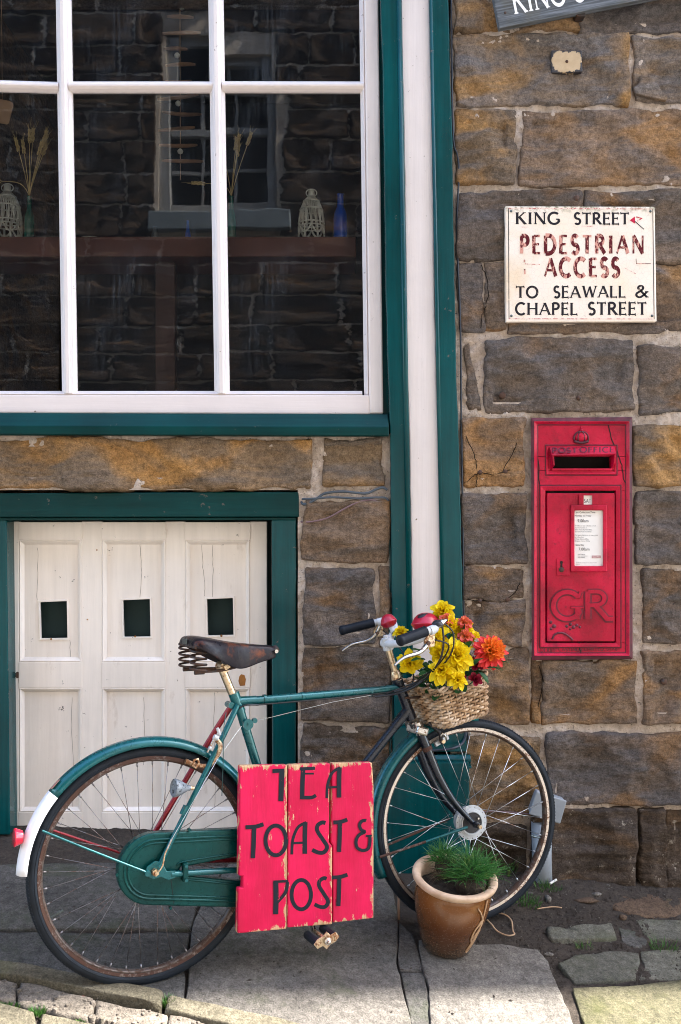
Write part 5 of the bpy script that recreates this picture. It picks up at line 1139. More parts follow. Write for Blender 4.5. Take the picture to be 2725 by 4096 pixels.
tb('mudguard_stay', [B(-0.306,0.140,0.034), B(-0.02,0.003,0.072)], 0.0036, 'b_red')
tb('mudguard_stay', [F(1.075,-0.006,-0.062), F(0.90,-0.048,-0.048), F(0.772,-0.078,-0.034)], 0.0042, 'rim_rust', sp=4); tb('mudguard_stay', [F(1.078,-0.005,-0.063), F(0.93,-0.041,-0.051)], 0.0050, 'b_teal'); tb('mudguard_stay', [F(1.075,-0.004,0.062), F(0.772,-0.078,0.034)], 0.0042, 'rim_rust')
# tail lamp
TLc = RW @ Vector((0.376*math.cos(R(161)), -0.006, 0.376*math.sin(R(161))))
tlm = Matrix.Translation(TLc) @ Matrix.Rotation(R(-87), 4, 'Y')
MB().lathe([(0.0001,0.024),(0.024,0.023),(0.026,0.020),(0.0245,0.017),(0.019,0.003),(0.018,0.0),(0.0001,0.0)], 28, tlm).build('tail_lamp', M['lens_red'], bike, smooth=True, angle=40)
for k in range(28):
    pass
# ---- chaincase
def case_outline(r0, r1, n=16):
    c0, c1 = (0.0, 0.002), (0.444, -0.052); dx, dz = c1[0]-c0[0], c1[1]-c0[1]; L_ = math.hypot(dx, dz); b = math.asin((r1 - r0) / L_); ang = math.atan2(dz, dx)
    pts = []
    t_up = ang + PI/2 + b; t_dn = ang - PI/2 - b
    for k in range(n + 1):
        a = t_up + (2*PI - (t_up - t_dn)) * k / n; pts.append((c0[0] + r0*math.cos(a), c0[1] + r0*math.sin(a)))
    for k in range(n + 1):
        a = t_dn + (t_up - t_dn) * k / n; pts.append((c1[0] + r1*math.cos(a), c1[1] + r1*math.sin(a)))
    return pts
def fill_plate(outer, holes, y, d):
    bm = bmesh.new(); ed = []
    for lp in [outer] + holes:
        vs = [bm.verts.new((x, y, z + WR)) for x, z in lp]
        ed += [bm.edges.new((vs[i], vs[(i+1) % len(vs)])) for i in range(len(vs))]
    bmesh.ops.triangle_fill(bm, use_beauty=True, use_dissolve=False, edges=ed)
    r_ = bmesh.ops.extrude_face_region(bm, geom=bm.faces[:]); bmesh.ops.translate(bm, vec=(0, d, 0), verts=[g for g in r_['geom'] if isinstance(g, bmesh.types.BMVert)])
    bmesh.ops.recalc_face_normals(bm, faces=bm.faces); return bm
slot = [(0.092,0.004),(0.10,-0.004)] + [(0.30,0.006),(0.335,-0.004),(0.335,-0.072),(0.30,-0.078),(0.10,-0.030),(0.084,-0.022),(0.080,-0.008)]
bm = fill_plate(case_outline(0.102, 0.124), [slot], -0.066, 0.034); me = bpy.data.meshes.new('chaincase'); bm.to_mesh(me); bm.free(); me.materials.append(M['b_case'])
case = link('chaincase', me, bike, bevel=0.007, seg=3)
for (ra, rb, rad) in ((0.083, 0.105, 0.0042), (0.073, 0.095, 0.0034)):
    pts = [B(x, z, -0.0655) for x, z in case_outline(ra, rb)]
    MB().tube(pts, rad, 8, closed=True).build('raised_rib', M['b_case'], case, smooth=True)
MB().tube([B(x, z, -0.066) for x, z in [(p.x, p.y) for p in spline([(0.30,0.015,0),(0.10,0.012,0),(0.070,0.002,0)],4)]], 0.003, 6).build('raised_rib', M['b_case'], case, smooth=True)
tb('raised_rib', [B(0.088,-0.038,-0.066), B(0.30,-0.088,-0.066)], 0.003, 'b_case', case)
tb('case_joint', [B(0.052,-0.022,-0.0662), B(0.062,-0.104,-0.0662)], 0.0008, 'black', case, n=5)
for x, z in ((0.052,-0.116),(0.108,0.102),(-0.104,0.000)): tb('case_screw', [B(x,z,-0.060), B(x,z,-0.070)], 0.0045, 'b_case', case, n=8)
MB().box(0.084, 0.100, -0.0885, -0.068, WR-0.042, WR+0.012).build('stay_clip', M['b_case'], case, bevel=0.003)
for z in (0.004,-0.036): tb('clip_screw', [B(0.092,z,-0.086), B(0.092,z,-0.093)], 0.005, 'b_teal', case, n=8)
# crank and pedal
PD = bpN(1297, 3754, 0.165); CK = Vector((PD.x - 0.030, -0.088, PD.z + 0.012))
tb('crank', [BBk + Vector((0,-0.078,0)), Vector((PD.x + 0.0, -0.088, PD.z))], [0.011, 0.008], 'chrome')
ped = MB().tube([Vector((PD.x, -0.086, PD.z)), Vector((PD.x, -0.186, PD.z))], 0.006, 10).build('pedal', M['chrome_rust'], bike, smooth=True)
for dx, dz in ((0.026,0.006),(-0.026,-0.006)):
    mb = MB()
    for k in range(9):
        y = -0.098 - k * 0.0095; mb.add([], [])
    MB().tube([Vector((PD.x+dx, -0.096, PD.z+dz)), Vector((PD.x+dx, -0.180, PD.z+dz))], 0.0135, 8).build('rubber_block', M['rubber'], ped, bevel=0.003)
pe = [(0,0.026),(0.012,0.014),(0.030,0.020),(0.042,0.006),(0.030,-0.008),(0.012,-0.014),(0,-0.026),(-0.012,-0.014),(-0.030,-0.020),(-0.042,-0.006),(-0.030,0.008),(-0.012,0.014)]
MB().prism([Vector((PD.x+a, -0.184, PD.z+b)) for a, b in pe], (0,0.003,0)).build('end_plate', M['chrome_rust'], ped, bevel=0.001)
MB().lathe([(0.0001,0.022),(0.005,0.020),(0.006,0.012),(0.011,0.010),(0.012,0.0)], 16, Matrix.Translation((PD.x, -0.184, PD.z)) @ Matrix.Rotation(PI/2,4,'X')).build('dust_cap', M['chrome'], ped, smooth=True, angle=30)
for a, b in ((0.030,0.006),(-0.030,-0.006)): tb('block_nut', [Vector((PD.x+a,-0.182,PD.z+b)), Vector((PD.x+a,-0.190,PD.z+b))], 0.006, 'chrome_rust', ped, n=8)

# ---- saddle
tb('seat_post', [B(0.272,0.468), B(0.233,0.560)], 0.0128, 'chrome_rust')
tb('saddle_clamp', [B(0.236,0.566,-0.026), B(0.236,0.566,0.026)], 0.016, 'chrome_rust'); tb('clamp_bolt', [B(0.236,0.566,-0.034), B(0.236,0.566,0.03)], 0.008, 'chrome_rust', n=6)
tb('clamp_block', [B(0.236,0.575,-0.02), B(0.238,0.604,-0.02)], 0.011, 'dark_plate')
def mat_leather():
    t = T('cracked_saddle_leather'); v = t.obj; n = t.noise(v, 14, 5, 0.65); f = t.voro(v, 210, 'DISTANCE_TO_EDGE'); n2 = t.noise(v, 70, 4)
    c = t.ramp(n, [(0.3, (0.006, 0.007, 0.013)), (0.58, (0.014, 0.010, 0.013)), (0.72, (0.13, 0.035, 0.012))])
    return t.set(col=c, spec=0.22, rough=t.ramp(n2, [(0.3, 0.26), (0.7, 0.5)]), normal=t.bump(f, 0.25, 0.0015, t.bump(n2, 0.3, 0.002)))
M['leather'] = mat_leather()
# stations from tail to nose: x, half width, crown height, skirt drop
ST = [(0.118,0.070,0.652,0.012),(0.128,0.092,0.664,0.024),(0.150,0.100,0.664,0.036),(0.185,0.096,0.657,0.050),(0.220,0.080,0.649,0.062),(0.250,0.062,0.643,0.072),(0.280,0.046,0.638,0.074),(0.310,0.036,0.634,0.066),(0.340,0.029,0.630,0.052),(0.370,0.025,0.627,0.042),(0.396,0.021,0.624,0.034),(0.408,0.013,0.620,0.028)]
sv = []; NS = 15
for (x, hw, z, dr_) in ST:
    for k in range(NS):
        t = -1 + 2 * k / (NS - 1); a = abs(t)
        if a < 0.62: yy = hw * t / 0.62 * 0.92; zz = z - 0.006 * (a / 0.62) ** 2
        else:
            q = (a - 0.62) / 0.38; yy = math.copysign(hw * (0.92 + 0.10 * math.sin(q * PI / 2)), t); zz = z - 0.006 - dr_ * q
        sv.append(B(x, zz, yy))
mb = MB().add(sv, [(i*NS+k, i*NS+k+1, (i+1)*NS+k+1, (i+1)*NS+k) for i in range(len(ST)-1) for k in range(NS-1)])
mb.add([sv[k] for k in range(NS)] , [tuple(range(NS))])
sad = mb.build('saddle', M['leather'], bike, smooth=True); s_ = sad.modifiers.new('solid', 'SOLIDIFY'); s_.thickness = 0.004; s2 = sad.modifiers.new('sub', 'SUBSURF'); s2.levels = 1; s2.render_levels = 2
tb('nose_bolt', [B(0.404,0.607,-0.026), B(0.404,0.607,0.026)], 0.006, 'chrome', sad); tb('nose_piece', [B(0.392,0.600,0), B(0.416,0.616,0)], 0.012, 'iron', sad)
MB().box(0.1135, 0.1175, -0.022, 0.022, WR+0.640, WR+0.656).build('saddle_badge', M['bolt'], sad, bevel=0.002)
for yy in (-0.058, 0.058):
    cp = [B(0.140 + 0.024*math.cos(a), 0.632 - 0.070 * a / (8*PI) , yy + 0.024*math.sin(a)) for a in np.linspace(0, 8*PI, 88)]
    MB().tube(cp, 0.0034, 7).build('spring', M['iron'], sad, smooth=True)
    tb('rail', [B(0.140,0.560,yy), B(0.20,0.558,yy*0.7), B(0.245,0.560,yy*0.4), B(0.300,0.572,yy*0.36), B(0.350,0.594,yy*0.3), B(0.396,0.606,yy*0.15)], 0.0046, 'iron', sad, sp=4)
    tb('rail_end', [B(0.128,0.559,yy), B(0.158,0.559,yy)], 0.0075, 'iron', sad)
tb('saddle_bar', [B(0.125,0.634,-0.085), B(0.125,0.634,0.085)], 0.005, 'iron', sad); tb('inner_bar', [B(0.150,0.560,-0.06), B(0.150,0.560,0.06)], 0.005, 'iron', sad)

# ---- front end
tb('stem', [B(0.842,0.505), B(0.812,0.598)], 0.0112, 'chrome_rust'); tb('head_nut', [B(0.845,0.492), B(0.840,0.512)], [0.0195,0.0165], 'chrome_rust'); tb('head_cone', [B(0.840,0.512), B(0.837,0.522)], [0.0165,0.0125], 'chrome_rust')
SA = Vector((-0.30, 0, 0.954)).normalized()            # steering axis direction
CLm = B(0.806, 0.612)
def Hh(x, z, y):                                       # handlebar point, turned with the wheel
    p = B(x - 0.065 * max(0.0, min(1.0, -y / 0.2)), z, y) - CLm; return CLm + Matrix.Rotation(STE * 0.6, 3, 'Z') @ p
tb('stem_clamp', [B(0.814,0.592), B(0.805,0.632)], 0.0168, 'white_bike'); tb('stem_bolt', [B(0.805,0.632), B(0.803,0.641)], 0.008, 'white_bike', n=6)
tb('clamp_ear', [B(0.812,0.614,-0.026), B(0.812,0.614,0.026)], 0.0165, 'white_bike')
bar = [Hh(0.905,0.668,0.262),Hh(0.925,0.672,0.245),Hh(0.930,0.668,0.205),Hh(0.905,0.648,0.145),Hh(0.855,0.625,0.075),Hh(0.815,0.614,0.02),Hh(0.812,0.614,-0.02),Hh(0.850,0.618,-0.075),Hh(0.902,0.634,-0.145),Hh(0.930,0.660,-0.205),Hh(0.925,0.672,-0.245),Hh(0.905,0.672,-0.262)]
tb('handlebar', bar, 0.0118, 'white_bike', sp=5)
for sg in (-1, 1):
    g0, g1 = Hh(0.880, 0.668, sg*0.268), Hh(0.757 if sg > 0 else 0.780, 0.642, sg*0.284)
    tb('bar_end', [Hh(0.908,0.671,sg*0.261), g0], 0.0116, 'white_bike')
    gp_ = [g0.lerp(g1, t) for t in np.linspace(0, 1, 27)]; rs = [0.0158 + (0.0010 if k % 2 else 0) for k in range(27)]; rs[0] = 0.0172; rs[-1] = 0.0150; rs[-2] = 0.0178; rs[-3] = 0.0178
    MB().tube(gp_, rs, 16).build('grip', M['grip'], bike, smooth=True, angle=60)
    lv = tb('brake_lever', [Hh(0.900,0.655,sg*0.255), Hh(0.885,0.625,sg*0.262), Hh(0.855,0.604,sg*0.272), Hh(0.800,0.592,sg*0.280), Hh(0.765,0.570,sg*0.285)], [0.0075,0.008,0.0065,0.0055,0.0035], 'chrome', sp=5)
    tb('lever_clamp', [Hh(0.912,0.672,sg*0.258), Hh(0.894,0.668,sg*0.264)], 0.0150, 'white_bike', lv); tb('lever_pivot', [Hh(0.888,0.632,sg*0.262) + Vector((0,-0.012,0)), Hh(0.888,0.632,sg*0.262) + Vector((0,0.012,0))], 0.006, 'iron', lv)
    MB().prism([Hh(a, b, sg*0.262 - 0.004) for a, b in ((0.895,0.664),(0.915,0.660),(0.912,0.620),(0.880,0.615),(0.878,0.640))], (0,0.008,0)).build('lever_bracket', M['chrome_rust'], lv, bevel=0.002)
# bells
def dome(nm, c, r_, h_, ax, mat, parent=bike):
    m4 = Matrix.Translation(c) @ Vector(ax).to_track_quat('Z','Y').to_matrix().to_4x4()
    return MB().lathe([(0.0001,h_),(r_*0.30,h_*0.96),(r_*0.60,h_*0.80),(r_*0.85,h_*0.48),(r_*0.98,h_*0.12),(r_*1.03,h_*0.05),(r_*1.03,-h_*0.04),(r_*0.98,-h_*0.08),(r_*0.80,-h_*0.36),(r_*0.45,-h_*0.55),(0.0001,-h_*0.60)], 36, m4).build(nm, M[mat], parent, smooth=True)
bell = dome('bell', bpN(1556, 2490, -0.10) , 0.0285, 0.030, (-0.25,0.3,1), 'bell')
tb('bell_clip', [bpN(1560,2500,-0.10), bpN(1575,2530,-0.08)], 0.008, 'white_bike', bell)
hb2 = dome('bell', bpN(1706, 2500, 0.03), 0.050, 0.042, (0.1,0.1,1), 'bell'); hb2['label'] = 'larger red domed bell with black thumb cap'
MB().lathe([(0.0001,0.010),(0.014,0.008),(0.019,0.0)], 20, Matrix.Translation(bpN(1694, 2466, 0.04)) @ Matrix.Rotation(R(-12),4,'Y') @ Matrix.Diagonal((1.2,0.9,1,1))).build('thumb_cap', M['black'], hb2, smooth=True)
tb('shift_lever', [Hh(0.925,0.672,-0.24), Hh(0.950,0.690,-0.240), Hh(0.972,0.700,-0.236)], [0.008,0.011,0.004], 'chrome', sp=3)
dome('shifter_body', Hh(0.938,0.688,-0.238), 0.018, 0.012, (-0.2,-0.3,1), 'dark_plate')
# brake cables
for pts, r_ in (([Hh(0.915,0.640,-0.262), Hh(0.965,0.62,-0.26), Hh(0.962,0.56,-0.20), Hh(0.915,0.505,-0.10), B(0.862,0.462,-0.030), B(0.80,0.449,-0.022), B(0.742,0.446,-0.020)], 0.0026),
                ([Hh(0.915,0.640,0.262), Hh(0.935,0.60,0.2), Hh(0.930,0.52,0.06), B(0.880,0.470,-0.024), B(0.80,0.455,-0.018), B(0.60,0.448,-0.016), B(0.345,0.444,-0.016)], 0.0024),
                ([Hh(0.960,0.690,-0.238), Hh(0.995,0.655,-0.235), Hh(0.990,0.590,-0.225), Hh(0.950,0.520,-0.14), B(0.875,0.478,-0.034), B(0.79,0.452,-0.024)], 0.0026),
                ([B(0.345,0.444,-0.018), B(0.295,0.446,-0.026), B(0.262,0.420,-0.020), B(0.240,0.378,-0.02)], 0.0028)):
    tb('brake_cable', pts, r_, 'black' , sp=6, n=7)
for pts in ([(1768,2498,.235),(1775,2560,.24),(1766,2625,.23),(1735,2680,.19),(1690,2722,.12),(1630,2752,.06),(1578,2768,.03)],[(1700,2716,.13),(1660,2746,.09),(1610,2768,.05),(1560,2780,.03),(1500,2788,.022)]):
    tb('brake_cable', [bpN(*p) for p in pts], 0.0034, 'black', sp=6, n=7)
for x in (0.372, 0.50, 0.745): tb('cable_tie', [B(x-0.004,0.4575), B(x+0.004,0.4575)], 0.0152, 'b_teal')
# fork: plated crown, two curved blades
fk = tb('fork', [B(0.905,0.352), B(0.922,0.318)], 0.0185, 'chrome'); 
MB().box(-0.022,0.022,-0.040,0.040,-0.014,0.014).build('crown', M['chrome'], fk, bevel=0.006).matrix_local = Matrix.Translation(B(0.920,0.322)) @ Matrix.Rotation(R(16),4,'Y')
for sg in (-1, 1):
    tb('fork_blade', [F(0.918,0.334,sg*0.030), F(0.945,0.262,sg*0.036), F(0.985,0.165,sg*0.043), F(1.040,0.075,sg*0.050), F(1.112,-0.004,sg*0.054)], [0.0165,0.0160,0.0135,0.0110,0.0085], 'b_navy', sp=5, parent=fk)
    tb('crown_cap', [F(0.913,0.348,sg*0.030), F(0.926,0.310,sg*0.034)], [0.0185,0.0178], 'chrome', parent=fk); tb('blade_band', [F(0.944,0.268,sg*0.036), F(0.949,0.255,sg*0.0365)], 0.0172, 'rim_rust', parent=fk)
    tb('axle_nut', [F(1.11,0,sg*0.060), F(1.11,0,sg*0.086)], [0.012,0.010], 'b_navy', n=8); tb('axle_end', [F(1.11,0,sg*0.08), F(1.11,0,sg*0.098)], 0.0065, 'chrome_rust', n=8)
# calipers
cl = tb('brake_caliper', [F(0.950,0.345,-0.040), F(0.985,0.315,-0.052), F(0.992,0.285,-0.050), F(1.000,0.275,-0.042)], [0.007,0.0065,0.006,0.005], 'dark_plate', sp=4)
MB().tube([F(0.985,0.300,-0.060), F(0.992,0.312,-0.060), F(1.002,0.305,-0.060), F(1.008,0.285,-0.060)], 0.0032, 8).build('quick_release', M['chrome'], cl, smooth=True)
MB().box(-0.028,0.028,-0.007,0.007,-0.008,0.008).build('brake_block', M['alloy'], cl, bevel=0.002).matrix_local = F(1.005,0.284,-0.030).to_4d().to_3d() and Matrix.Translation(F(1.002,0.282,-0.030)) @ Matrix.Rotation(R(-24),4,'Y')
tb('brake_pivot', [F(0.995,0.284,-0.040), F(0.995,0.284,-0.064)], 0.0068, 'chrome_rust', cl, n=8)
rc = tb('brake_caliper', [bpN(868,2960,0.045), bpN(882,2985,0.055), bpN(866,3030,0.055), bpN(838,3062,0.050), bpN(795,3062,0.042)], [0.008,0.0075,0.006,0.007,0.006], 'chrome_rust', sp=4)
MB().tube([bpN(770,3062,0.046), bpN(778,3040,0.05), bpN(792,3036,0.05), bpN(796,3052,0.05), bpN(784,3072,0.05)], 0.0040, 8, closed=True).build('quick_release', M['chrome_rust'], rc, smooth=True)
tb('brake_block', [bpN(742,3044,0.026), bpN(782,3060,0.026)], 0.0075, 'chrome_rust', rc, n=8)
for a, b, r_, m_ in (((870,2912),(880,2940),0.0048,'white_bike'),((856,2946),(872,2954),0.0075,'white_bike'),((836,2990),(844,2994),0.006,'white_bike'),((856,2956),(830,3010),0.0035,'chrome')):
    tb('cable_adjuster', [bpN(*a,0.055), bpN(*b,0.055)], r_, m_, rc, n=10)
# rear reflector lamp on the seat stay
lp = bpN(730, 3152, 0.072); la = Vector((-0.95, -0.12, 0.12)).normalized()
lm4 = Matrix.Translation(lp) @ la.to_track_quat('Z','Y').to_matrix().to_4x4()
M['zinc'] = mat_paint('pitted_zinc', (0.20, 0.23, 0.26), 0.35, 0.15, (0.02, 0.025, 0.03), 0.9, 110, (10,10,10), 0.2)
rl = MB().lathe([(0.0001,-0.024),(0.008,-0.024),(0.009,-0.016),(0.020,0.004),(0.026,0.020),(0.0265,0.027),(0.024,0.029),(0.023,0.026),(0.0001,0.022)], 24, lm4).build('side_lamp', M['zinc'], bike, smooth=True, angle=45)
tb('lamp_bolt', [lp - la*0.022, lp - la*0.036], 0.0065, 'chrome_rust', rl, n=8); tb('lamp_band', [B(0.100,0.172,-0.067), B(0.086,0.148,-0.069)], 0.0095, 'b_teal', rl)
tb('loose_cable', [bpN(905,2850,0.03), bpN(895,2920,0.06), bpN(893,3050,0.07), bpN(888,3184,0.075)], 0.0013, 'cable_teal', n=6, sp=4)

# ------------------------------------------------------------------ painted board hung in the frame
def mat_board():
    t = T('worn_red_board_paint'); v = t.obj; gsep = t.sep(t.gen)
    gr = t.noise(t.map(v, (45, 45, 2.0)), 4, 6, 0.7); n = t.noise(v, 6, 4); ch = t.noise(t.map(v, (1.6, 1, 0.55)), 30, 8, 0.75)
    red = t.ramp(n, [(0.3, (0.48, 0.006, 0.048)), (0.7, (0.66, 0.012, 0.084))])
    wood = t.ramp(gr, [(0.3, (0.30, 0.16, 0.075)), (0.6, (0.58, 0.38, 0.22)), (0.75, (0.70, 0.52, 0.34))])
    def edge(s_, w_):                                 # 1 at both ends of a generated axis
        a = t.math('ABSOLUTE', t.math('SUBTRACT', s_, 0.5)); return t.ramp(a, [(0.5 - w_, 0.0), (0.5, 1.0)])
    e = t.math('MAXIMUM', edge(gsep[2], 0.055), edge(gsep[0], 0.13))
    m = t.math('ADD', ch, t.math('MULTIPLY', e, 0.24)); m = t.math('ADD', m, t.math('MULTIPLY', t.math('SUBTRACT', gr, 0.5), 0.16))
    msk = t.ramp(m, [(0.648, 0.0), (0.668, 1.0)])
    red = t.mix(t.ramp(t.noise(t.map(v, (3, 3, 0.7)), 5, 5, 0.65), [(0.42, 0.0), (0.70, 0.55)]), red, (0.36, 0.012, 0.040))
    c = t.mix(msk, red, wood); c = t.mix(t.ramp(gr, [(0.72, 0.0), (0.76, 0.8)]), c, (0.10, 0.012, 0.016))
    return t.set(col=c, spec=0.15, rough=t.ramp(msk, [(0, 0.5), (1, 0.85)]), normal=t.bump(gr, 0.35, 0.002, t.bump(msk, 0.3, 0.0006)))
M['board'] = mat_board()
M['board_ink'] = mat_worn('worn_black_board_letter', (0.014, 0.018, 0.026), (0.62, 0.05, 0.08), 0.08, 34, 0.55)
OFFB = 0.118
def bq(x, y, off=OFFB): return BM @ bpN(900 + x / 2.24, 3000 + y / 2.24, off)
tb_o = empty('wooden_sign_board', bq(720, 1600)); tag(tb_o, 'red planked board lettered TEA TOAST & POST hung on the bicycle', 'sign')
nb = (BM.to_3x3() @ Vector((0, 1, 0)))
def plank(pts, sl=0.0):
    P = [bq(x, y, OFFB + sl) for x, y in pts]
    sub(MB().prism(P, nb * 0.024), 'plank', M['board'], tb_o, bevel=0.004)
plank([(136,140),(562,134),(555,1606),(115,1646),(120,1240),(160,1234),(162,1132),(126,1128)])
plank([(571,134),(946,120),(940,300),(936,830),(962,856),(964,1564),(562,1594)], 0.001)
plank([(962,118),(1322,112),(1336,330),(1335,1508),(970,1550),(968,860),(952,830)], -0.001)
for x0_, x1_, y_ in ((200,1280,420),(200,1280,1330)):
    sub(MB().prism([bq(x0_, y_ - 60, OFFB - 0.0252), bq(x1_, y_ - 80, OFFB - 0.0252), bq(x1_, y_ + 60, OFFB - 0.0252), bq(x0_, y_ + 80, OFFB - 0.0252)], nb * 0.018), 'batten', M['board'], tb_o, bevel=0.003)
DECO = {
 'T': [([(0.03,0.90),(0.55,0.92),(0.98,0.99)],0.95), ([(0.48,0.92),(0.46,0.5),(0.42,0.01)],1.05)],
 't': [([(0.02,0.94),(0.98,0.96)],0.95), ([(0.78,0.95),(0.74,0.5),(0.70,0.01)],1.25)],
 'E': [([(0.24,1.0),(0.20,0.5),(0.18,0.0)],1.15), ([(0.05,0.95),(0.92,0.97)],0.8), ([(0.22,0.80),(0.86,0.80)],0.45), ([(0.05,0.05),(0.70,0.05),(0.98,0.12)],0.9)],
 'A': [([(0.10,0.0),(0.16,0.45),(0.45,0.82),(0.92,0.97)],0.7), ([(0.86,0.98),(0.84,0.5),(0.84,0.02)],1.15), ([(0.16,0.34),(0.84,0.36)],0.55)],
 'O': [(arc(0.5,0.5,0.43,0.45,90,450,36),0.95)],
 'S': [([(0.78,0.93),(0.60,0.95),(0.36,0.86),(0.34,0.70),(0.62,0.46),(0.86,0.24),(0.72,0.08),(0.42,0.06),(0.06,0.14)],0.95)],
 'P': [([(0.20,0.98),(0.22,0.5),(0.20,0.0)],1.25), ([(0.06,0.97),(0.95,0.99)],0.6), ([(0.92,0.97),(0.80,0.66),(0.30,0.36)],0.75)],
 '&': [([(0.70,0.96),(0.42,0.93),(0.30,0.80),(0.40,0.66),(0.58,0.60),(0.26,0.50),(0.10,0.32),(0.16,0.12),(0.45,0.03),(0.78,0.08),(0.88,0.28),(0.88,0.46)],0.80), ([(0.66,0.47),(1.0,0.49)],0.45)]}
def deco(ch, x0, y0, x1, y1, w_=0.175):
    st = []
    for p, k in DECO[ch]:
        q = [(a.x, a.y) for a in spline([(x_, y_, 0) for x_, y_ in p], 5)] if len(p) < 20 and len(p) > 2 else p
        st.append((q, k))
    # ribbons are drawn in pixel space so that the brush keeps one width
    hh, ww = y1 - y0, x1 - x0; asp = ww / hh
    st = [([(a * asp, b) for a, b in p], k) for p, k in st]
    fm = lambda u, v, l: bq(x0 + u * hh, y1 - v * hh, OFFB + 0.0016 + l)
    rel(tb_o, letter_mesh(st, fm, None, w_ * 0.72, 0.0, 0.0).build('letter', M['board_ink'], tb_o, fix=False))
for ch, *b_ in (('t',424,172,536,462),('E',664,155,820,440),('A',898,150,1048,432),('T',180,662,350,972),('O',350,662,564,958),('A',584,640,742,936),('S',772,634,938,938),('T',968,620,1100,916),('&',1160,618,1318,908),('P',426,1172,574,1472),('O',584,1150,786,1442),('S',794,1134,946,1424),('T',956,1114,1102,1402)):
    deco(ch, *b_)
# ------------------------------------------------------------------ wicker basket
def mat_wicker():
    t = T('willow_wicker'); v = t.obj; n = t.noise(v, 22, 5, 0.6); f = t.noise(v, 160, 3, 0.6); r_ = t.rnd
    c = t.ramp(n, [(0.28, (0.16, 0.082, 0.036)), (0.5, (0.40, 0.265, 0.155)), (0.70, (0.60, 0.485, 0.37))])
    c = t.mix(1.0, c, t.ramp(r_, [(0, 0.72), (1, 1.25)]), 'MULTIPLY')
    return t.set(col=c, rough=0.6, spec=0.35, normal=t.bump(f, 0.3, 0.0012))
M['wicker'] = mat_wicker()
bo = B(0.952, 0.338); tl = R(-13.5)
KM = BM @ Matrix.Translation(B(0.948, 0.336)) @ Matrix.Rotation(tl, 4, 'Y')
basket = empty('wicker_basket', M=KM); tag(basket, 'small tan wicker basket of artificial flowers on the handlebars', 'basket')
BL_, BW_, BH_ = 0.205, 0.262, 0.128
def kper(t, z):
    """point on the basket wall; t runs round, z up; the wall flares a little"""
    fl = 0.86 + 0.16 * (z / BH_); hx, hy, rc = BL_ / 2 * fl, BW_ / 2 * fl, 0.028
    sx, sy = hx - rc, hy - rc; segs = [2*sy, PI/2*rc, 2*sx, PI/2*rc, 2*sy, PI/2*rc, 2*sx, PI/2*rc]; s = (t % 1.0) * sum(segs)
    k = 0
    while s > segs[k] and k < 7: s -= segs[k]; k += 1
    cs = [(-sx, -sy), (sx, -sy), (sx, sy), (-sx, sy)]
    if k == 0: p = (-hx, sy - s); n = (-1, 0)
    elif k == 1: a = PI + s / rc; p = (-sx + rc*math.cos(a), -sy + rc*math.sin(a)); n = (math.cos(a), math.sin(a))
    elif k == 2: p = (-sx + s, -hy); n = (0, -1)
    elif k == 3: a = -PI/2 + s / rc; p = (sx + rc*math.cos(a), -sy + rc*math.sin(a)); n = (math.cos(a), math.sin(a))
    elif k == 4: p = (hx, -sy + s); n = (1, 0)
    elif k == 5: a = s / rc; p = (sx + rc*math.cos(a), sy + rc*math.sin(a)); n = (math.cos(a), math.sin(a))
    elif k == 6: p = (sx - s, hy); n = (0, 1)
    else: a = PI/2 + s / rc; p = (-sx + rc*math.cos(a), sy + rc*math.sin(a)); n = (math.cos(a), math.sin(a))
    return Vector((p[0] + BL_ / 2, p[1], z)), Vector((n[0], n[1], 0))
NST = 38
for k in range(NST):
    pts = []
    for i in range(6):
        p, n = kper((k + 0.5) / NST, BH_ * i / 5); pts.append(p)
    MB().tube(pts, 0.0030, 7).build('stake', M['wicker'], basket, smooth=True)
NR = 13; wr = random.Random(4)
for r_ in range(NR):
    for ph in range(1):
        z = 0.006 + (BH_ - 0.010) * r_ / (NR - 1); off = wr.uniform(-0.0006, 0.0006); pts = []
        for k in range(NST * 4):
            t = k / (NST * 4); p, n = kper(t, z + 0.0014 * math.sin(t * 2*PI*5 + r_)); w_ = math.cos(PI * (k / 4 - 0.5) + PI * ((r_ * 1 + ph) % 2)) * 0.0062
            pts.append(p + n * (w_ + off))
        MB().tube(pts, 0.0043 + wr.uniform(-0.0004, 0.0005), 7, closed=True).build('willow_strand', M['wicker'], basket, smooth=True)
for zz, amp, rr_ in ((BH_ + 0.001, 0.0045, 0.0046), (BH_ + 0.004, -0.0045, 0.0044), (0.000, 0.004, 0.0045), (0.001, -0.004, 0.0045)):
    pts = []
    for k in range(180):
        t = k / 180; p, n = kper(t, zz + 0.0035 * math.sin(t * 2*PI*24 + (0 if amp > 0 else PI))); pts.append(p + n * (amp * math.cos(t * 2*PI*24) + 0.001))
    MB().tube(pts, rr_, 7, closed=True).build('rim_plait', M['wicker'], basket, smooth=True)
MB().prism([kper(k / 40, 0.004)[0] for k in range(40)], (0,0,-0.004)).build('bottom', M['wicker'], basket)
MB().tube([Vector((-0.004,-0.020,BH_*0.78)), Vector((-0.045,-0.020,BH_*0.86)), Vector((-0.060,-0.02,BH_*0.90))], 0.004, 6).build('hook', M['iron'], basket, smooth=True)
MB().tube([kper(0.36, BH_*0.92)[0] + Vector((0,-0.006,0)), kper(0.42, BH_*0.80)[0] + Vector((0,-0.010,0)), kper(0.455, BH_*0.70)[0] + Vector((0,-0.016,0))], 0.0036, 7).build('loose_strand', M['wicker'], basket, smooth=True)

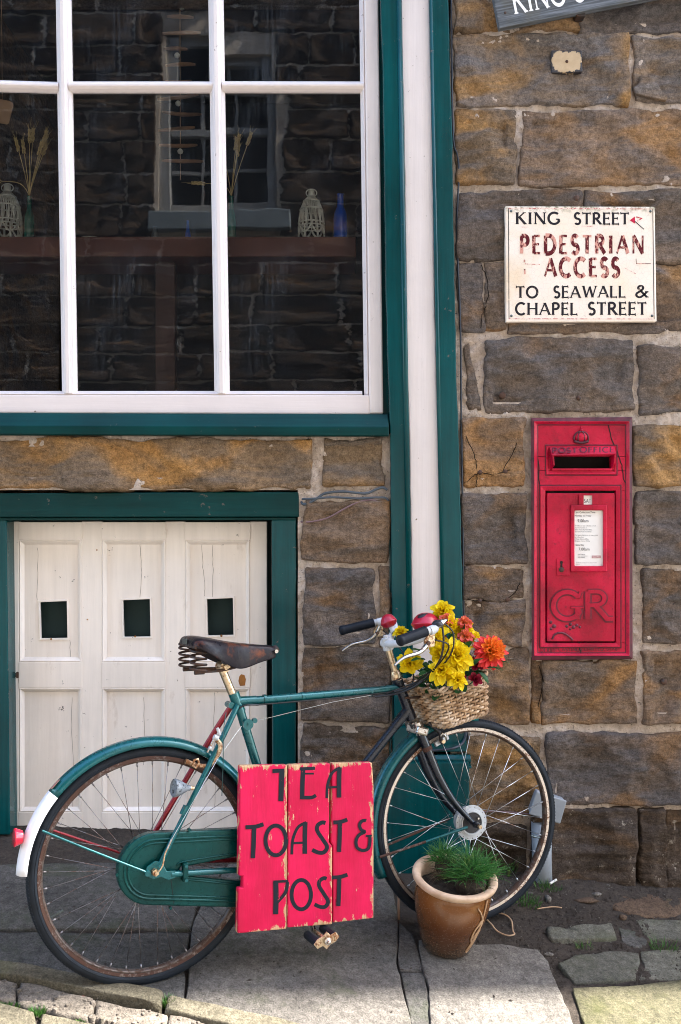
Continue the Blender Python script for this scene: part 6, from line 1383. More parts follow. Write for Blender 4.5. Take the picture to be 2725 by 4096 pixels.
# ------------------------------------------------------------------ artificial flowers
def mat_petal(name, base, tip, rough=0.55, deep=None):
    t = T(name); g = t.sep(t.obj); n = t.noise(t.map(t.obj, (260, 40, 40)), 3, 3, 0.6)
    c = t.ramp(t.math('MULTIPLY', g[1], 20.0), [(0.02, base), (0.42, tip)])
    c = t.mix(1.0, c, t.ramp(n, [(0.3, 0.82), (0.7, 1.1)]), 'MULTIPLY')
    t.set(col=c, rough=rough, spec=0.3, normal=t.bump(n, 0.3, 0.0008))
    tr = t.nt.nodes.new('ShaderNodeBsdfTranslucent'); t.put(tr.inputs[0], c)
    mx = t.nt.nodes.new('ShaderNodeMixShader'); mx.inputs[0].default_value = 0.28; t.L(t.b.outputs[0], mx.inputs[1]); t.L(tr.outputs[0], mx.inputs[2]); t.L(mx.outputs[0], t.out.inputs[0]); return t.m
M['p_yellow'] = mat_petal('yellow_petal', (0.66, 0.34, 0.003), (0.84, 0.64, 0.004)); M['p_orange'] = mat_petal('orange_petal', (0.86, 0.40, 0.02), (0.84, 0.060, 0.060))
M['p_orange2'] = mat_petal('amber_petal', (0.86, 0.52, 0.02), (0.88, 0.22, 0.030)); M['p_pink'] = mat_petal('pink_orange_petal', (0.82, 0.30, 0.06), (0.74, 0.060, 0.110)); M['p_wine'] = mat_petal('wine_petal', (0.16, 0.004, 0.018), (0.28, 0.008, 0.035)); M['p_white'] = mat_petal('white_petal', (0.55, 0.55, 0.62), (0.72, 0.73, 0.82))
M['leaf'] = mat_petal('dark_leaf', (0.008, 0.035, 0.014), (0.016, 0.085, 0.024), 0.4); M['stem'] = mat_plain('green_stem', (0.02, 0.11, 0.05), 0.5)
def petal_mesh(name, L_, W_, cup, tipw, mat, notch=0.0, curl=0.0):
    nu, nv = 4, 6
    def fn(u, v):
        t = v; w_ = W_ * (math.sin(PI * min(1, t * 0.5 / 0.62 + 0.06)) if t < 0.62 else (1.0 - ((t - 0.62) / 0.38) ** 2.2 * (1 - tipw)))
        x = (u - 0.5) * w_; y = t * L_ - (notch * L_ * (1 - abs(u - 0.5) * 2) if t > 0.9 else 0)
        z = cup * (abs(u - 0.5) * 2) ** 2 * W_ * math.sin(PI * min(1, t + 0.1)) + curl * (t ** 2) * L_
        return (x, y, z)
    me = MB().grid(nu, nv, fn).mesh(name, True, False); me.materials.append(M[mat]); return me
PET = {'y': [petal_mesh('petal', 0.044, 0.026, 0.40, 0.06, 'p_yellow', 0.0, -0.16), petal_mesh('petal', 0.035, 0.020, 0.55, 0.06, 'p_yellow', 0.0, 0.10), petal_mesh('petal', 0.023, 0.012, 0.7, 0.1, 'p_yellow', 0.0, 0.3)],
       'o': [petal_mesh('petal', 0.036, 0.013, 0.7, 0.25, 'p_orange', 0.0, -0.10), petal_mesh('petal', 0.031, 0.012, 0.8, 0.25, 'p_orange2', 0.0, 0.10), petal_mesh('petal', 0.024, 0.010, 0.9, 0.3, 'p_orange2', 0.0, 0.35)],
       'k': [petal_mesh('petal', 0.019, 0.012, 0.5, 0.4, 'p_pink', 0.06, -0.1), petal_mesh('petal', 0.016, 0.010, 0.6, 0.4, 'p_pink', 0.06, 0.2), petal_mesh('petal', 0.012, 0.008, 0.6, 0.4, 'p_pink', 0.0, 0.4)],
       'w': [petal_mesh('petal', 0.034, 0.026, 0.5, 0.4, 'p_wine', 0.0, 0.1), petal_mesh('petal', 0.026, 0.020, 0.6, 0.4, 'p_wine', 0.0, 0.3)]}
LEAF = petal_mesh('leaf', 0.048, 0.026, 0.25, 0.05, 'leaf', 0.0, -0.25)
CTR = (KM @ Vector((BL_ / 2, 0, 0.05)))
def flower(nm, px, py, dep, face, kind, scale, label, cat='flower', rings=None, seed=0, group=None):
    """a bloom on its stem; px, py, dep: where it stands; face: where it looks (x right, y away, z up)"""
    rr = random.Random(seed); c = wn(px, py, dep); f = Vector(face).normalized()
    fm = Matrix.Translation(c) @ f.to_track_quat('Z', 'Y').to_matrix().to_4x4()
    e = empty(nm, c); tag(e, label, cat, group)
    root = CTR + Vector((rr.uniform(-0.05, 0.05), rr.uniform(-0.05, 0.05), 0)); back = c - f * 0.012 * scale
    mid = back - f * 0.035 + (root - back) * 0.3
    sub(MB().tube(spline([back, mid, root], 5), 0.0022, 7), 'stem', M['stem'], e, smooth=True)
    sub(MB().lathe([(0.0001,-0.016*scale),(0.005*scale,-0.014*scale),(0.011*scale,-0.004*scale),(0.006*scale,0.002*scale)], 10, fm), 'calyx', M['stem'], e, smooth=True)
    inv = Matrix.Translation(e.location).inverted()
    for (mi, n, tilt, r0) in rings:
        for k in range(n):
            a = 2*PI*(k + rr.uniform(-0.18, 0.18)) / n + mi * 0.5 + r0 * 40
            m4 = fm @ Matrix.Rotation(a, 4, 'Z') @ Matrix.Translation((0, r0 * scale, 0.001 * mi)) @ Matrix.Rotation(R(tilt + rr.uniform(-11, 11)), 4, 'X') @ Matrix.Rotation(R(rr.uniform(-14, 14)), 4, 'Y') @ Matrix.Scale(scale * rr.uniform(0.88, 1.1), 4)
            o = inst('petal', PET[kind][mi], e); o.matrix_parent_inverse = inv; o.matrix_basis = m4
    return e
RY = [(0,7,-8,0.004),(0,6,10,0.004),(1,7,26,0.003),(1,6,44,0.002),(2,8,62,0.001)]
RYd = [(0,7,-16,0.004),(0,6,2,0.004),(1,7,20,0.003),(1,6,40,0.002),(2,8,60,0.001)]
RO = [(0,13,-40,0.004),(0,14,-22,0.004),(0,14,-4,0.004),(0,13,14,0.004),(1,12,30,0.003),(1,11,46,0.002),(2,10,62,0.001),(2,6,80,0.0005)]
RK = [(0,9,-18,0.003),(0,9,8,0.003),(1,8,34,0.002),(2,7,62,0.001)]
DB = -0.48
for i, (x, y, d, f, s, lab) in enumerate([
    (1826, 2622, -0.56, (0.15,-0.85,0.4), 1.02, 'largest open yellow flower facing front in the basket'),
    (1768, 2682, -0.58, (-0.1,-0.75,0.55), 0.86, 'yellow flower resting on the basket rim at the front'),
    (1640, 2652, -0.50, (-0.2,-0.75,-0.35), 0.78, 'drooping yellow flower hanging below the handlebar stem'),
    (1745, 2560, -0.50, (-0.55,-0.6,0.25), 0.92, 'yellow flower behind the near brake cable'),
    (1765, 2610, -0.53, (-0.45,-0.8,-0.1), 0.80, 'yellow flower half hidden by the near brake cable low down'),
    (1772, 2448, -0.40, (-0.2,-0.6,0.7), 0.80, 'topmost yellow flower against the timber post'),
    (1852, 2512, -0.40, (0.1,-0.7,0.6), 0.82, 'yellow flower behind the two pink blooms'),
    (1888, 2556, -0.38, (0.5,-0.6,0.5), 0.74, 'yellow flower at the back between pink and orange blooms'),
    (1830, 2718, -0.60, (0.2,-0.7,0.5), 0.62, 'small yellow flower tucked at the near basket corner'),
    (1604, 2530, -0.36, (-0.3,-0.5,0.8), 0.55, 'yellow flower peeping above the handlebar beside the bell'),
    (1800, 2500, -0.46, (0.3,-0.5,-0.5), 0.62, 'dull yellow flower hanging under the pink bud')]):
    flower('yellow_flower', x, y, d, f, 'y', s * 1.22, lab, rings=RY if i % 2 else RYd, seed=i, group='flowers in the basket')
flower('orange_flower', 1962, 2606, -0.50, (0.35,-0.75,0.35), 'o', 1.5, 'large orange and coral pompom flower at right of basket', rings=RO, seed=31, group='flowers in the basket')
for i, (x, y, d, s, lab) in enumerate([(1788,2478,-0.46,0.95,'pink and peach small bloom nearest the bell, on bent stem'),(1860,2492,-0.44,0.98,'pink bloom standing highest at the right of the bouquet'),(1862,2546,-0.47,1.02,'lower pink bloom between yellow and orange flowers')]):
    flower('pink_flower', x, y, d, (0.15,-0.35,0.9), 'k', s * 1.35, lab, rings=RK, seed=40 + i, group='flowers in the basket')
for i, (x, y, d, s, lab) in enumerate([(1838,2720,-0.52,0.7,'dark wine red bloom between the front yellow flowers'),(1905,2660,-0.48,0.8,'dark wine red bloom beside the orange flower'),(1760,2560,-0.44,0.7,'wine red bloom deep behind the near brake lever'),(1900,2720,-0.50,0.7,'dark red bloom low at the basket rim')]):
    flower('red_flower', x, y, d, (0.2,-0.8,0.4), 'w', s, lab, rings=[(0,5,20,0.003),(1,5,48,0.002)], seed=60 + i, group='flowers in the basket')
# white sprig
ws = empty('white_sprig', wn(1880,2580,-0.48)); tag(ws, 'tiny white blossom sprig left of the orange flower', 'flower', 'flowers in the basket')
sub(MB().tube([wn(1880,2580,-0.48), CTR], 0.0012, 5), 'stem', M['stem'], ws)
rr = random.Random(3)
for k in range(16):
    c = wn(1880 + rr.uniform(-26,34), 2590 + rr.uniform(-36,36), -0.485 + rr.uniform(-0.02,0.02))
    mb = MB(); 
    for q in range(5):
        a = 2*PI*q/5 + k; mb.add([c, c + Vector((math.cos(a-.4)*0.006, -0.001, math.sin(a-.4)*0.006)), c + Vector((math.cos(a)*0.008, -0.002, math.sin(a)*0.008)), c + Vector((math.cos(a+.4)*0.006, -0.001, math.sin(a+.4)*0.006))], [(0,1,2,3)])
    sub(mb, 'blossom', M['p_white'], ws, fix=False)
# leaves
lv = empty('leaf_spray', CTR); tag(lv, 'dark green artificial leaves filling the basket under the flowers', 'foliage')
rr = random.Random(12); inv = Matrix.Translation(lv.location).inverted()
sub(MB().tube([CTR + Vector((0,0,-0.02)), CTR + Vector((0.01,0,0.06)), CTR + Vector((0.0,-0.01,0.12))], 0.002, 6), 'stem', M['stem'], lv)
for k in range(95):
    p = KM @ Vector((BL_/2 + rr.uniform(-0.10,0.10), rr.uniform(-0.125,0.125), BH_ - 0.02 + rr.uniform(0, 0.085)))
    out_ = (p - CTR); out_.z = abs(out_.z) * 0.4 + rr.uniform(-0.02, 0.05); out_ = out_ + Vector((rr.uniform(-.05,.05), rr.uniform(-.09,.02), 0))
    q = out_.normalized().to_track_quat('Y', 'Z').to_matrix().to_4x4()
    o = inst('leaf', LEAF, lv); o.matrix_parent_inverse = inv; o.matrix_basis = Matrix.Translation(p) @ q @ Matrix.Rotation(rr.uniform(-1, 1), 4, 'Y') @ Matrix.Scale(rr.uniform(0.55, 1.15), 4)
for (x, y, d, dx, dy, dz, s) in ((1900,2660,-0.56,0.3,-0.5,0.6,1.1),(1912,2690,-0.57,0.5,-0.4,-0.3,1.0),(1950,2672,-0.53,0.8,-0.2,0.1,1.0),(1985,2650,-0.50,0.9,0,0.2,0.9),(1700,2640,-0.52,-0.7,-0.4,0.2,1.1),(1690,2610,-0.50,-0.6,-0.4,0.4,1.0),(1720,2690,-0.56,-0.6,-0.5,0.1,1.0),(1868,2600,-0.52,0.1,-0.5,0.8,1.0),(1800,2560,-0.50,0.2,-0.5,0.8,0.8)):
    o = inst('leaf', LEAF, lv); o.matrix_parent_inverse = inv; o.matrix_basis = Matrix.Translation(wn(x, y, d)) @ Vector((dx,dy,dz)).normalized().to_track_quat('Y','Z').to_matrix().to_4x4() @ Matrix.Scale(s, 4)

# ------------------------------------------------------------------ glazed pot with grass
pbase = gp(1785, 3792); pbase.z = G(pbase.x, pbase.y) + 0.012
PM = Matrix.Translation(pbase) @ GN.to_track_quat('Z', 'Y').to_matrix().to_4x4()
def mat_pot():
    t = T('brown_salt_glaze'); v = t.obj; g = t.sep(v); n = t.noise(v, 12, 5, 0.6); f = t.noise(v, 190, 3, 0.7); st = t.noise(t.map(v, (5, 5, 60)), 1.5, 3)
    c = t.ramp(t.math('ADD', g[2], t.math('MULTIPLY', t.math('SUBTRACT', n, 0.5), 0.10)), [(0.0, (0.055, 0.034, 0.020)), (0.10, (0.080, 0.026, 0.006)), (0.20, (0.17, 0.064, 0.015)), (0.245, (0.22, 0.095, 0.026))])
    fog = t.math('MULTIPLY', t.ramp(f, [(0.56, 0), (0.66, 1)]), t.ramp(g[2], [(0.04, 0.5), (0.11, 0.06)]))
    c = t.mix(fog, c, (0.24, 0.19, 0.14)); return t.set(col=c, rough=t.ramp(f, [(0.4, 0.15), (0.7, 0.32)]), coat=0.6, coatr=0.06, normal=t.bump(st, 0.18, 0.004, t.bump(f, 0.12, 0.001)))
M['pot'] = mat_pot()
t = T('buff_unglazed_rim'); nn = t.noise(t.obj, 20, 5); M['potrim'] = t.set(col=t.ramp(nn, [(0.3, (0.40, 0.27, 0.17)), (0.7, (0.62, 0.47, 0.34))]), rough=0.7, normal=t.bump(t.noise(t.obj, 120, 3), 0.2, 0.002))
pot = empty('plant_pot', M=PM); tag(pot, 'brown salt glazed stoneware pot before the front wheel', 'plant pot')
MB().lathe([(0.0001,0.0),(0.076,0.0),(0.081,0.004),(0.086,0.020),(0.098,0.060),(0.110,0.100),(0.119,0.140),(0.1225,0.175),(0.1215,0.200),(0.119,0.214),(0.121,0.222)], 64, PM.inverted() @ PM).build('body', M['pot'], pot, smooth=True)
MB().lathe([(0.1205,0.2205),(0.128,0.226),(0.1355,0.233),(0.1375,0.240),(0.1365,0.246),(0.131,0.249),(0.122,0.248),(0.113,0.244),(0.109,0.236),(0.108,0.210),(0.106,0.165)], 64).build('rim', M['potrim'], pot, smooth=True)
sv_ = MB(); 
sv_.grid(30, 30, lambda u, v: (lambda a, r_: (r_*math.cos(a), r_*math.sin(a), 0.196 + 0.03*float(fbm(np.array([r_*math.cos(a)*40]), np.array([r_*math.sin(a)*40]), 2, 3)[0]) + 0.02*math.exp(-((r_*math.cos(a)+0.02)**2 + (r_*math.sin(a)-0.02)**2)/0.004)))(u*2*PI, 0.0001 + v*0.108))
sv_.build('soil', M['soil'], pot, smooth=True)
# the clump: a root ball with fine blades arching out of it
gc = PM @ Vector((0.022, -0.012, 0.215))
gpl = empty('grass_plant', gc); tag(gpl, 'clump of fine green grass arching over the pot rim', 'plant')
rr = random.Random(21); mb = MB(); mbd = MB()
for k in range(1300):
    a = rr.uniform(0, 2*PI); el = math.acos(rr.uniform(0.0, 1.0)); dv = Vector((math.sin(el)*math.cos(a), math.sin(el)*math.sin(a), math.cos(el)))
    if k % 4 == 0: c0 = gc + Vector((-0.052, 0.050, 0.058)); rad = Vector((0.032, 0.030, 0.026)); L_ = rr.uniform(0.03, 0.062)
    elif k % 9 == 0: c0 = gc + Vector((0.085, 0.030, 0.020)); rad = Vector((0.025, 0.025, 0.020)); L_ = rr.uniform(0.035, 0.075)
    else: c0 = gc + Vector((0.026, -0.016, 0.030)); rad = Vector((0.044, 0.042, 0.044)); L_ = 0.025 + 0.070 * rr.random() ** 2
    b = c0 + Vector((dv.x*rad.x, dv.y*rad.y, dv.z*rad.z)); d = dv + Vector((rr.uniform(-.9,.9), rr.uniform(-.9,.9), rr.uniform(-0.1,0.9)))
    blade(mb, b, d, L_, rr.uniform(0.0016, 0.0032), rr.uniform(0.1, 1.3), rr, 5)
for k in range(420):
    a = rr.uniform(0, 2*PI); c0 = gc + (Vector((-0.062, 0.030, 0.022)) if k % 3 else Vector((0.055, -0.06, 0.0)) if k % 2 else Vector((0.085,0.03,0.03)))
    b = c0 + Vector((rr.uniform(-.028,.028), rr.uniform(-.028,.028), rr.uniform(-.022,.022))); blade(mbd, b, (rr.uniform(-1,1), rr.uniform(-1,0.4), rr.uniform(-0.6,0.6)), rr.uniform(0.012, 0.04), 0.0014, 0.8, rr, 3)
for q, nm, m_ in ((mb, 'blades', 'grass_pot'), (mbd, 'dry_roots', 'grass_dry')):
    o = sub(q, nm, M[m_], gpl, fix=False); o['kind'] = 'stuff'
# the root balls themselves
for c0, rx, rz in ((Vector((0.026,-0.016,0.008)), 0.050, 0.050), (Vector((-0.050,0.046,0.044)), 0.032, 0.034), (Vector((0.080,0.03,0.008)), 0.030, 0.026)):
    mbb = MB().grid(18, 10, lambda u, v: (lambda a, e_: gc + c0 + Vector((rx*math.sin(e_)*math.cos(a), rx*math.sin(e_)*math.sin(a), rz*math.cos(e_))) * 1.0)(u*2*PI, v*PI)); sub(mbb, 'root_ball', M['soil'], gpl, smooth=True)
# twine tied on the pot, loop lying on the soil
M['twine'] = mat_plain('pale_twine', (0.42, 0.27, 0.16), 0.75, 0, 0.4, 300)
def on_pot(h, ang):
    pr = [(0.076,0.0),(0.098,0.060),(0.110,0.100),(0.119,0.140),(0.1225,0.175),(0.121,0.222)]
    for (r0, h0), (r1, h1) in zip(pr[:-1], pr[1:]):
        if h0 <= h <= h1: r_ = r0 + (r1 - r0) * (h - h0) / (h1 - h0); break
    return PM @ Vector(((r_ + 0.003) * math.cos(ang), (r_ + 0.003) * math.sin(ang), h))
_dv = PM.inverted().to_3x3() @ Vector((0.74, -0.67, 0)); A0 = math.atan2(_dv.y, _dv.x)
tw = empty('twine', on_pot(0.02, A0)); tag(tw, 'raffia twine knotted on the pot side with a loop on the soil', 'twine')
for pts in ([(0.215,A0+.05),(0.19,A0),(0.16,A0-.03),(0.13,A0-.05),(0.11,A0)],[(0.20,A0-.28),(0.18,A0-.16),(0.155,A0-.06),(0.14,A0-.10),(0.12,A0-.22),(0.09,A0-.26),(0.07,A0-.18),(0.10,A0-.08),(0.14,A0-.05)],[(0.15,A0-.08),(0.11,A0-.24),(0.085,A0-.20),(0.12,A0-.06),(0.15,A0)],[(0.14,A0),(0.10,A0-.10),(0.06,A0-.16),(0.03,A0-.22),(0.028,A0-.12),(0.07,A0-.05),(0.11,A0-.02)],[(0.13,A0-.02),(0.08,A0-.10),(0.04,A0-.12)]):
    sub(MB().tube(spline([on_pot(h, a) for h, a in pts], 6), 0.0024, 6), 'strand', M['twine'], tw, smooth=True)
lp_ = [gp(x, y) for x, y in ((1945,3672),(1985,3662),(2020,3668),(2046,3690),(2052,3730),(2058,3746),(2030,3750),(1990,3728),(1965,3700),(1947,3682))]
for p in lp_: p.z = soil_z(p.x, p.y) + 0.012
sub(MB().tube(spline(lp_, 5), 0.0026, 6), 'strand', M['twine'], tw, smooth=True)

# ------------------------------------------------------------------ litter on the soil
def pebble(nm, px, py, sx, sy, sz, mat, label, cat, seed, grp=None):
    rr = random.Random(seed); c = gp(px, py); c.z = soil_z(c.x, c.y)
    mb = MB().grid(10, 7, lambda u, v: (lambda a, e_: (c.x + sx*(1+0.35*math.sin(3*a+seed)*math.sin(e_))*math.sin(e_)*math.cos(a), c.y + sy*math.sin(e_)*math.sin(a)*(1+0.2*math.cos(2*a+seed)), c.z + sz*(0.4 + math.cos(e_)) ))(u*2*PI, v*PI))
    return tag(mb.build(nm, M[mat], None, smooth=seed % 2 == 0), label, cat, grp)
SMALL = 'loose stones on the soil'
pebble('loose_stone', 2192, 3600, 0.010, 0.022, 0.012, 'flag_pale', 'pale upright chip of stone near the front tyre', 'stone', 2, SMALL)
pebble('loose_stone', 2350, 3615, 0.040, 0.020, 0.008, 'flag_brown', 'flat ochre stone by the wall beside the brown slab', 'stone', 4, SMALL)
pebble('loose_stone', 2388, 3592, 0.018, 0.010, 0.008, 'flag_pale', 'small pale stone behind the flat ochre stone', 'stone', 6, SMALL)
pebble('loose_stone', 2490, 3678, 0.013, 0.012, 0.011, 'flag_brown', 'orange brown pebble below the brown slab', 'stone', 8, SMALL)
pebble('loose_stone', 2195, 3814, 0.016, 0.008, 0.006, 'flag_pale', 'bluish chip at the corner of the pale flagstone', 'stone', 3, SMALL)
pebble('loose_stone', 2448, 3506, 0.010, 0.012, 0.010, 'flag_brown', 'small tan stone at the wall foot among weeds', 'stone', 5, SMALL)
pebble('loose_stone', 2432, 3562, 0.007, 0.006, 0.005, 'flag_pale', 'tiny white stone left of the brown slab', 'stone', 7, SMALL)
pebble('loose_stone', 2120, 3574, 0.012, 0.008, 0.005, 'flag', 'grey chip lying behind the front tyre edge', 'stone', 9, SMALL)
ce = gp(2214, 3550); ce.z = soil_z(ce.x, ce.y) + 0.012
cg = MB().tube([ce + Vector((-0.013,-0.006,-0.004)), ce + Vector((0.013,0.006,0.006))], 0.0042, 12).build('cigarette_end', mat_plain('cigarette_paper', (0.68, 0.66, 0.62), 0.7, 0, 0.2, 200), None, smooth=True, angle=40); tag(cg, 'white cigarette end lying on the soil', 'cigarette end')
tw2 = MB().tube(spline([gp(x, y) + Vector((0,0,0.006)) for x, y in ((2150,3642),(2190,3636),(2220,3634),(2248,3638))], 4), 0.002, 6).build('twig', M['twine'], None, smooth=True); tag(tw2, 'thin pale twig on the soil below the chip of stone', 'twig')
tw3 = MB().tube([gp(1592,3640) + Vector((0,0,0.085)), gp(1596,3690) + Vector((0,0,0.01))], 0.004, 8).build('bamboo_cane', mat_plain('brown_cane', (0.16, 0.085, 0.045), 0.7), None, smooth=True); tag(tw3, 'short brown stick upright behind the red board', 'stick')
grit = random.Random(77); gm = MB()
for k in range(420):
    x, y = grit.uniform(1930, 2725), grit.uniform(3500, 3900); c = gp(x, y)
    if c.y > -0.03: continue
    z = soil_z(c.x, c.y); r_ = grit.uniform(0.0012, 0.0045)
    vs_ = [(c.x + r_*grit.uniform(.6,1.3)*math.cos(q), c.y + r_*grit.uniform(.6,1.3)*math.sin(q), z + 0.001) for q in (0,1.57,3.14,4.71)]
    gm.add(vs_ + [(c.x, c.y, z + r_*1.1)], [(0,1,4),(1,2,4),(2,3,4),(3,0,4)])
cm_ = MB(); cr_ = random.Random(8)
for k in range(2200):
    x, y = cr_.uniform(1900, 2725), cr_.uniform(3470, 3960); c = gp(x, y)
    if c.y > -0.02: continue
    z = soil_z(c.x, c.y); r_ = cr_.uniform(0.0015, 0.0065)
    vs_ = [(c.x + r_*cr_.uniform(.6,1.4)*math.cos(q), c.y + r_*cr_.uniform(.6,1.4)*math.sin(q), z - 0.001) for q in (0,1.26,2.5,3.8,5.0)]
    cm_.add(vs_ + [(c.x + r_*0.2, c.y, z + r_*cr_.uniform(0.6,1.2))], [(0,1,5),(1,2,5),(2,3,5),(3,4,5),(4,0,5)])
co = cm_.build('soil_crumbs', M['soil'], None, fix=False); co['kind'] = 'stuff'; tag(co, 'loose crumbs of dark soil between wall and slabs', 'soil')
db = MB()
for k in range(130):
    x, y = cr_.uniform(0, 2250), cr_.uniform(3500, 4080); c = gp(x, y); z = G(c.x, c.y) + 0.0135; r_ = cr_.uniform(0.0010, 0.0038); a_ = cr_.uniform(0, 6.28)
    e1 = Vector((math.cos(a_), math.sin(a_), 0)) * r_ * cr_.uniform(1, 3); e2 = Vector((-math.sin(a_), math.cos(a_), 0)) * r_
    p = Vector((c.x, c.y, z)); db.add([p - e1, p - e2, p + e1, p + e2, p + Vector((0,0,r_))], [(0,1,4),(1,2,4),(2,3,4),(3,0,4)])
do_ = db.build('debris', M['soil'], None, fix=False); do_['kind'] = 'stuff'; tag(do_, 'specks of dirt and plant debris on the flagstones', 'debris')
go = gm.build('grit', M['flag'], None, fix=False); go['kind'] = 'stuff'; tag(go, 'scattered pale grit over the dark soil', 'grit')
# ------------------------------------------------------------------ behind the shop window
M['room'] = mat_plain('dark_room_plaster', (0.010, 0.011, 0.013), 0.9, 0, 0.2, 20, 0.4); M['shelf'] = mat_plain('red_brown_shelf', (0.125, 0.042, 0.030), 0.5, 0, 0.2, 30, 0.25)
room = empty('shop_room', (0,0,0)); room['kind'] = 'structure'
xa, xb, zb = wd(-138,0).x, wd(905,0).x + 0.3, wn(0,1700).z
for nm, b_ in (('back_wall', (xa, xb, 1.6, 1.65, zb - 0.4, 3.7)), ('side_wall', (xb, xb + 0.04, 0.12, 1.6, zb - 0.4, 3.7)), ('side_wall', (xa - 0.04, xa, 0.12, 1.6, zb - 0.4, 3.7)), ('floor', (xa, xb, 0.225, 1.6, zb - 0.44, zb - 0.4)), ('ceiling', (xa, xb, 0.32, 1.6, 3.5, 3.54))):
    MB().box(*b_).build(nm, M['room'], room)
sh = empty('window_shelf', wn(600,1030,0.35)); tag(sh, 'red brown display shelf and post inside the window', 'shelf')
YSH = 0.22
z1 = wn(0, 946, YSH).z; z0 = wn(0, 1026, YSH).z
sub(MB().box(xa + 0.01, wn(1424,0,YSH).x, YSH, YSH + 0.30, z0, z1), 'shelf_board', M['shelf'], sh, bevel=0.004)
M['shelf_post'] = mat_plain('dark_red_post', (0.045, 0.017, 0.014), 0.6)
sub(MB().box(wn(622,0,0.30).x, wn(700,0,0.30).x, 0.30, 0.36, wn(0,1760,0.3).z, z0 - 0.001), 'post', M['shelf_post'], sh, bevel=0.003)
def zt(): return z1
def stand(px, Y): p = wn(px, 0, Y); return Vector((p.x, Y, z1))
M['lantern'] = mat_plain('white_lantern_metal', (0.62, 0.64, 0.60), 0.5)
def lantern(px, label, sc=1.0):
    c = stand(px, YSH + 0.10); e = empty('lantern', c); tag(e, label, 'lantern')
    def P_(r_, a, h): return c + Vector((r_*math.cos(a), r_*math.sin(a), h)) * sc
    prof = [(0.052,0.0),(0.052,0.065),(0.051,0.100),(0.044,0.140),(0.030,0.172),(0.012,0.190)]
    for k in range(16):
        a = 2*PI*k/16; sub(MB().tube([P_(r_, a, h) for r_, h in prof[1:]], 0.0022*sc, 5), 'rib', M['lantern'], e, smooth=True)
    for k in range(16):
        a = 2*PI*k/16
        for s_ in (-1, 1): sub(MB().tube([P_(r_, a + s_*0.39*i/5, h) for i, (r_, h) in enumerate(prof[1:])], 0.0016*sc, 5), 'lattice', M['lantern'], e, smooth=True)
    for r_, h in ((0.053,0.066),(0.053,0.080),(0.046,0.135),(0.032,0.170)): sub(MB().tube([P_(r_, 2*PI*k/32, h) for k in range(32)], 0.003*sc, 6, closed=True), 'band', M['lantern'], e, smooth=True)
    for k in range(6):
        a = 2*PI*k/6; sub(MB().tube([P_(0.052, a, 0.066), P_(0.052, a, 0.0)], 0.004*sc, 6), 'foot', M['lantern'], e, smooth=True)
        sub(MB().tube([P_(0.052, a + 0.05 + t*0.95, 0.066 - 0.030*abs(math.cos(PI*t))) for t in np.linspace(0,1,9)], 0.004*sc, 6), 'arch', M['lantern'], e, smooth=True)
    sub(MB().lathe([(0.012,0.188),(0.014,0.195),(0.012,0.215),(0.0001,0.218)], 16, Matrix.Translation(c) @ Matrix.Scale(sc,4)), 'cap', M['lantern'], e, smooth=True)
    sub(MB().tube([c + Vector((0.022*math.cos(a), 0, 0.205 + 0.016*math.sin(a)))*sc for a in np.linspace(0,2*PI,20)], 0.002*sc, 5), 'ring_handle', M['lantern'], e, smooth=True)
lantern(30, 'white fretwork lantern on the shelf beside the wheat bottle', 1.1); lantern(1246, 'white fretwork lantern on the shelf near the blue bottle', 1.0)
def mat_bottle(nm, col):
    t = T(nm); return t.set(col=col, rough=0.08, spec=0.6, coat=0.4)
M['green_glass'] = mat_bottle('green_bottle_glass', (0.004, 0.11, 0.08)); M['blue_glass'] = mat_bottle('blue_bottle_glass', (0.004, 0.075, 0.52)); M['clear_glass'] = mat_bottle('grey_tumbler_glass', (0.08, 0.10, 0.12))
M['wheat'] = mat_plain('dried_wheat', (0.62, 0.48, 0.22), 0.7, 0, 0.3, 200)
def bottle(px, mat, h, r_, label, Y=YSH + 0.08):
    c = stand(px, Y); o = MB().lathe([(0.0001,0.0),(r_*0.95,0.0),(r_,0.006),(r_,h*0.45),(r_*0.9,h*0.58),(r_*0.5,h*0.72),(r_*0.42,h*0.98),(r_*0.55,h),(r_*0.36,h),(r_*0.34,h*0.8)], 24, Matrix.Translation(c)).build('bottle', M[mat], None, smooth=True); tag(o, label, 'bottle'); return c + Vector((0,0,h))
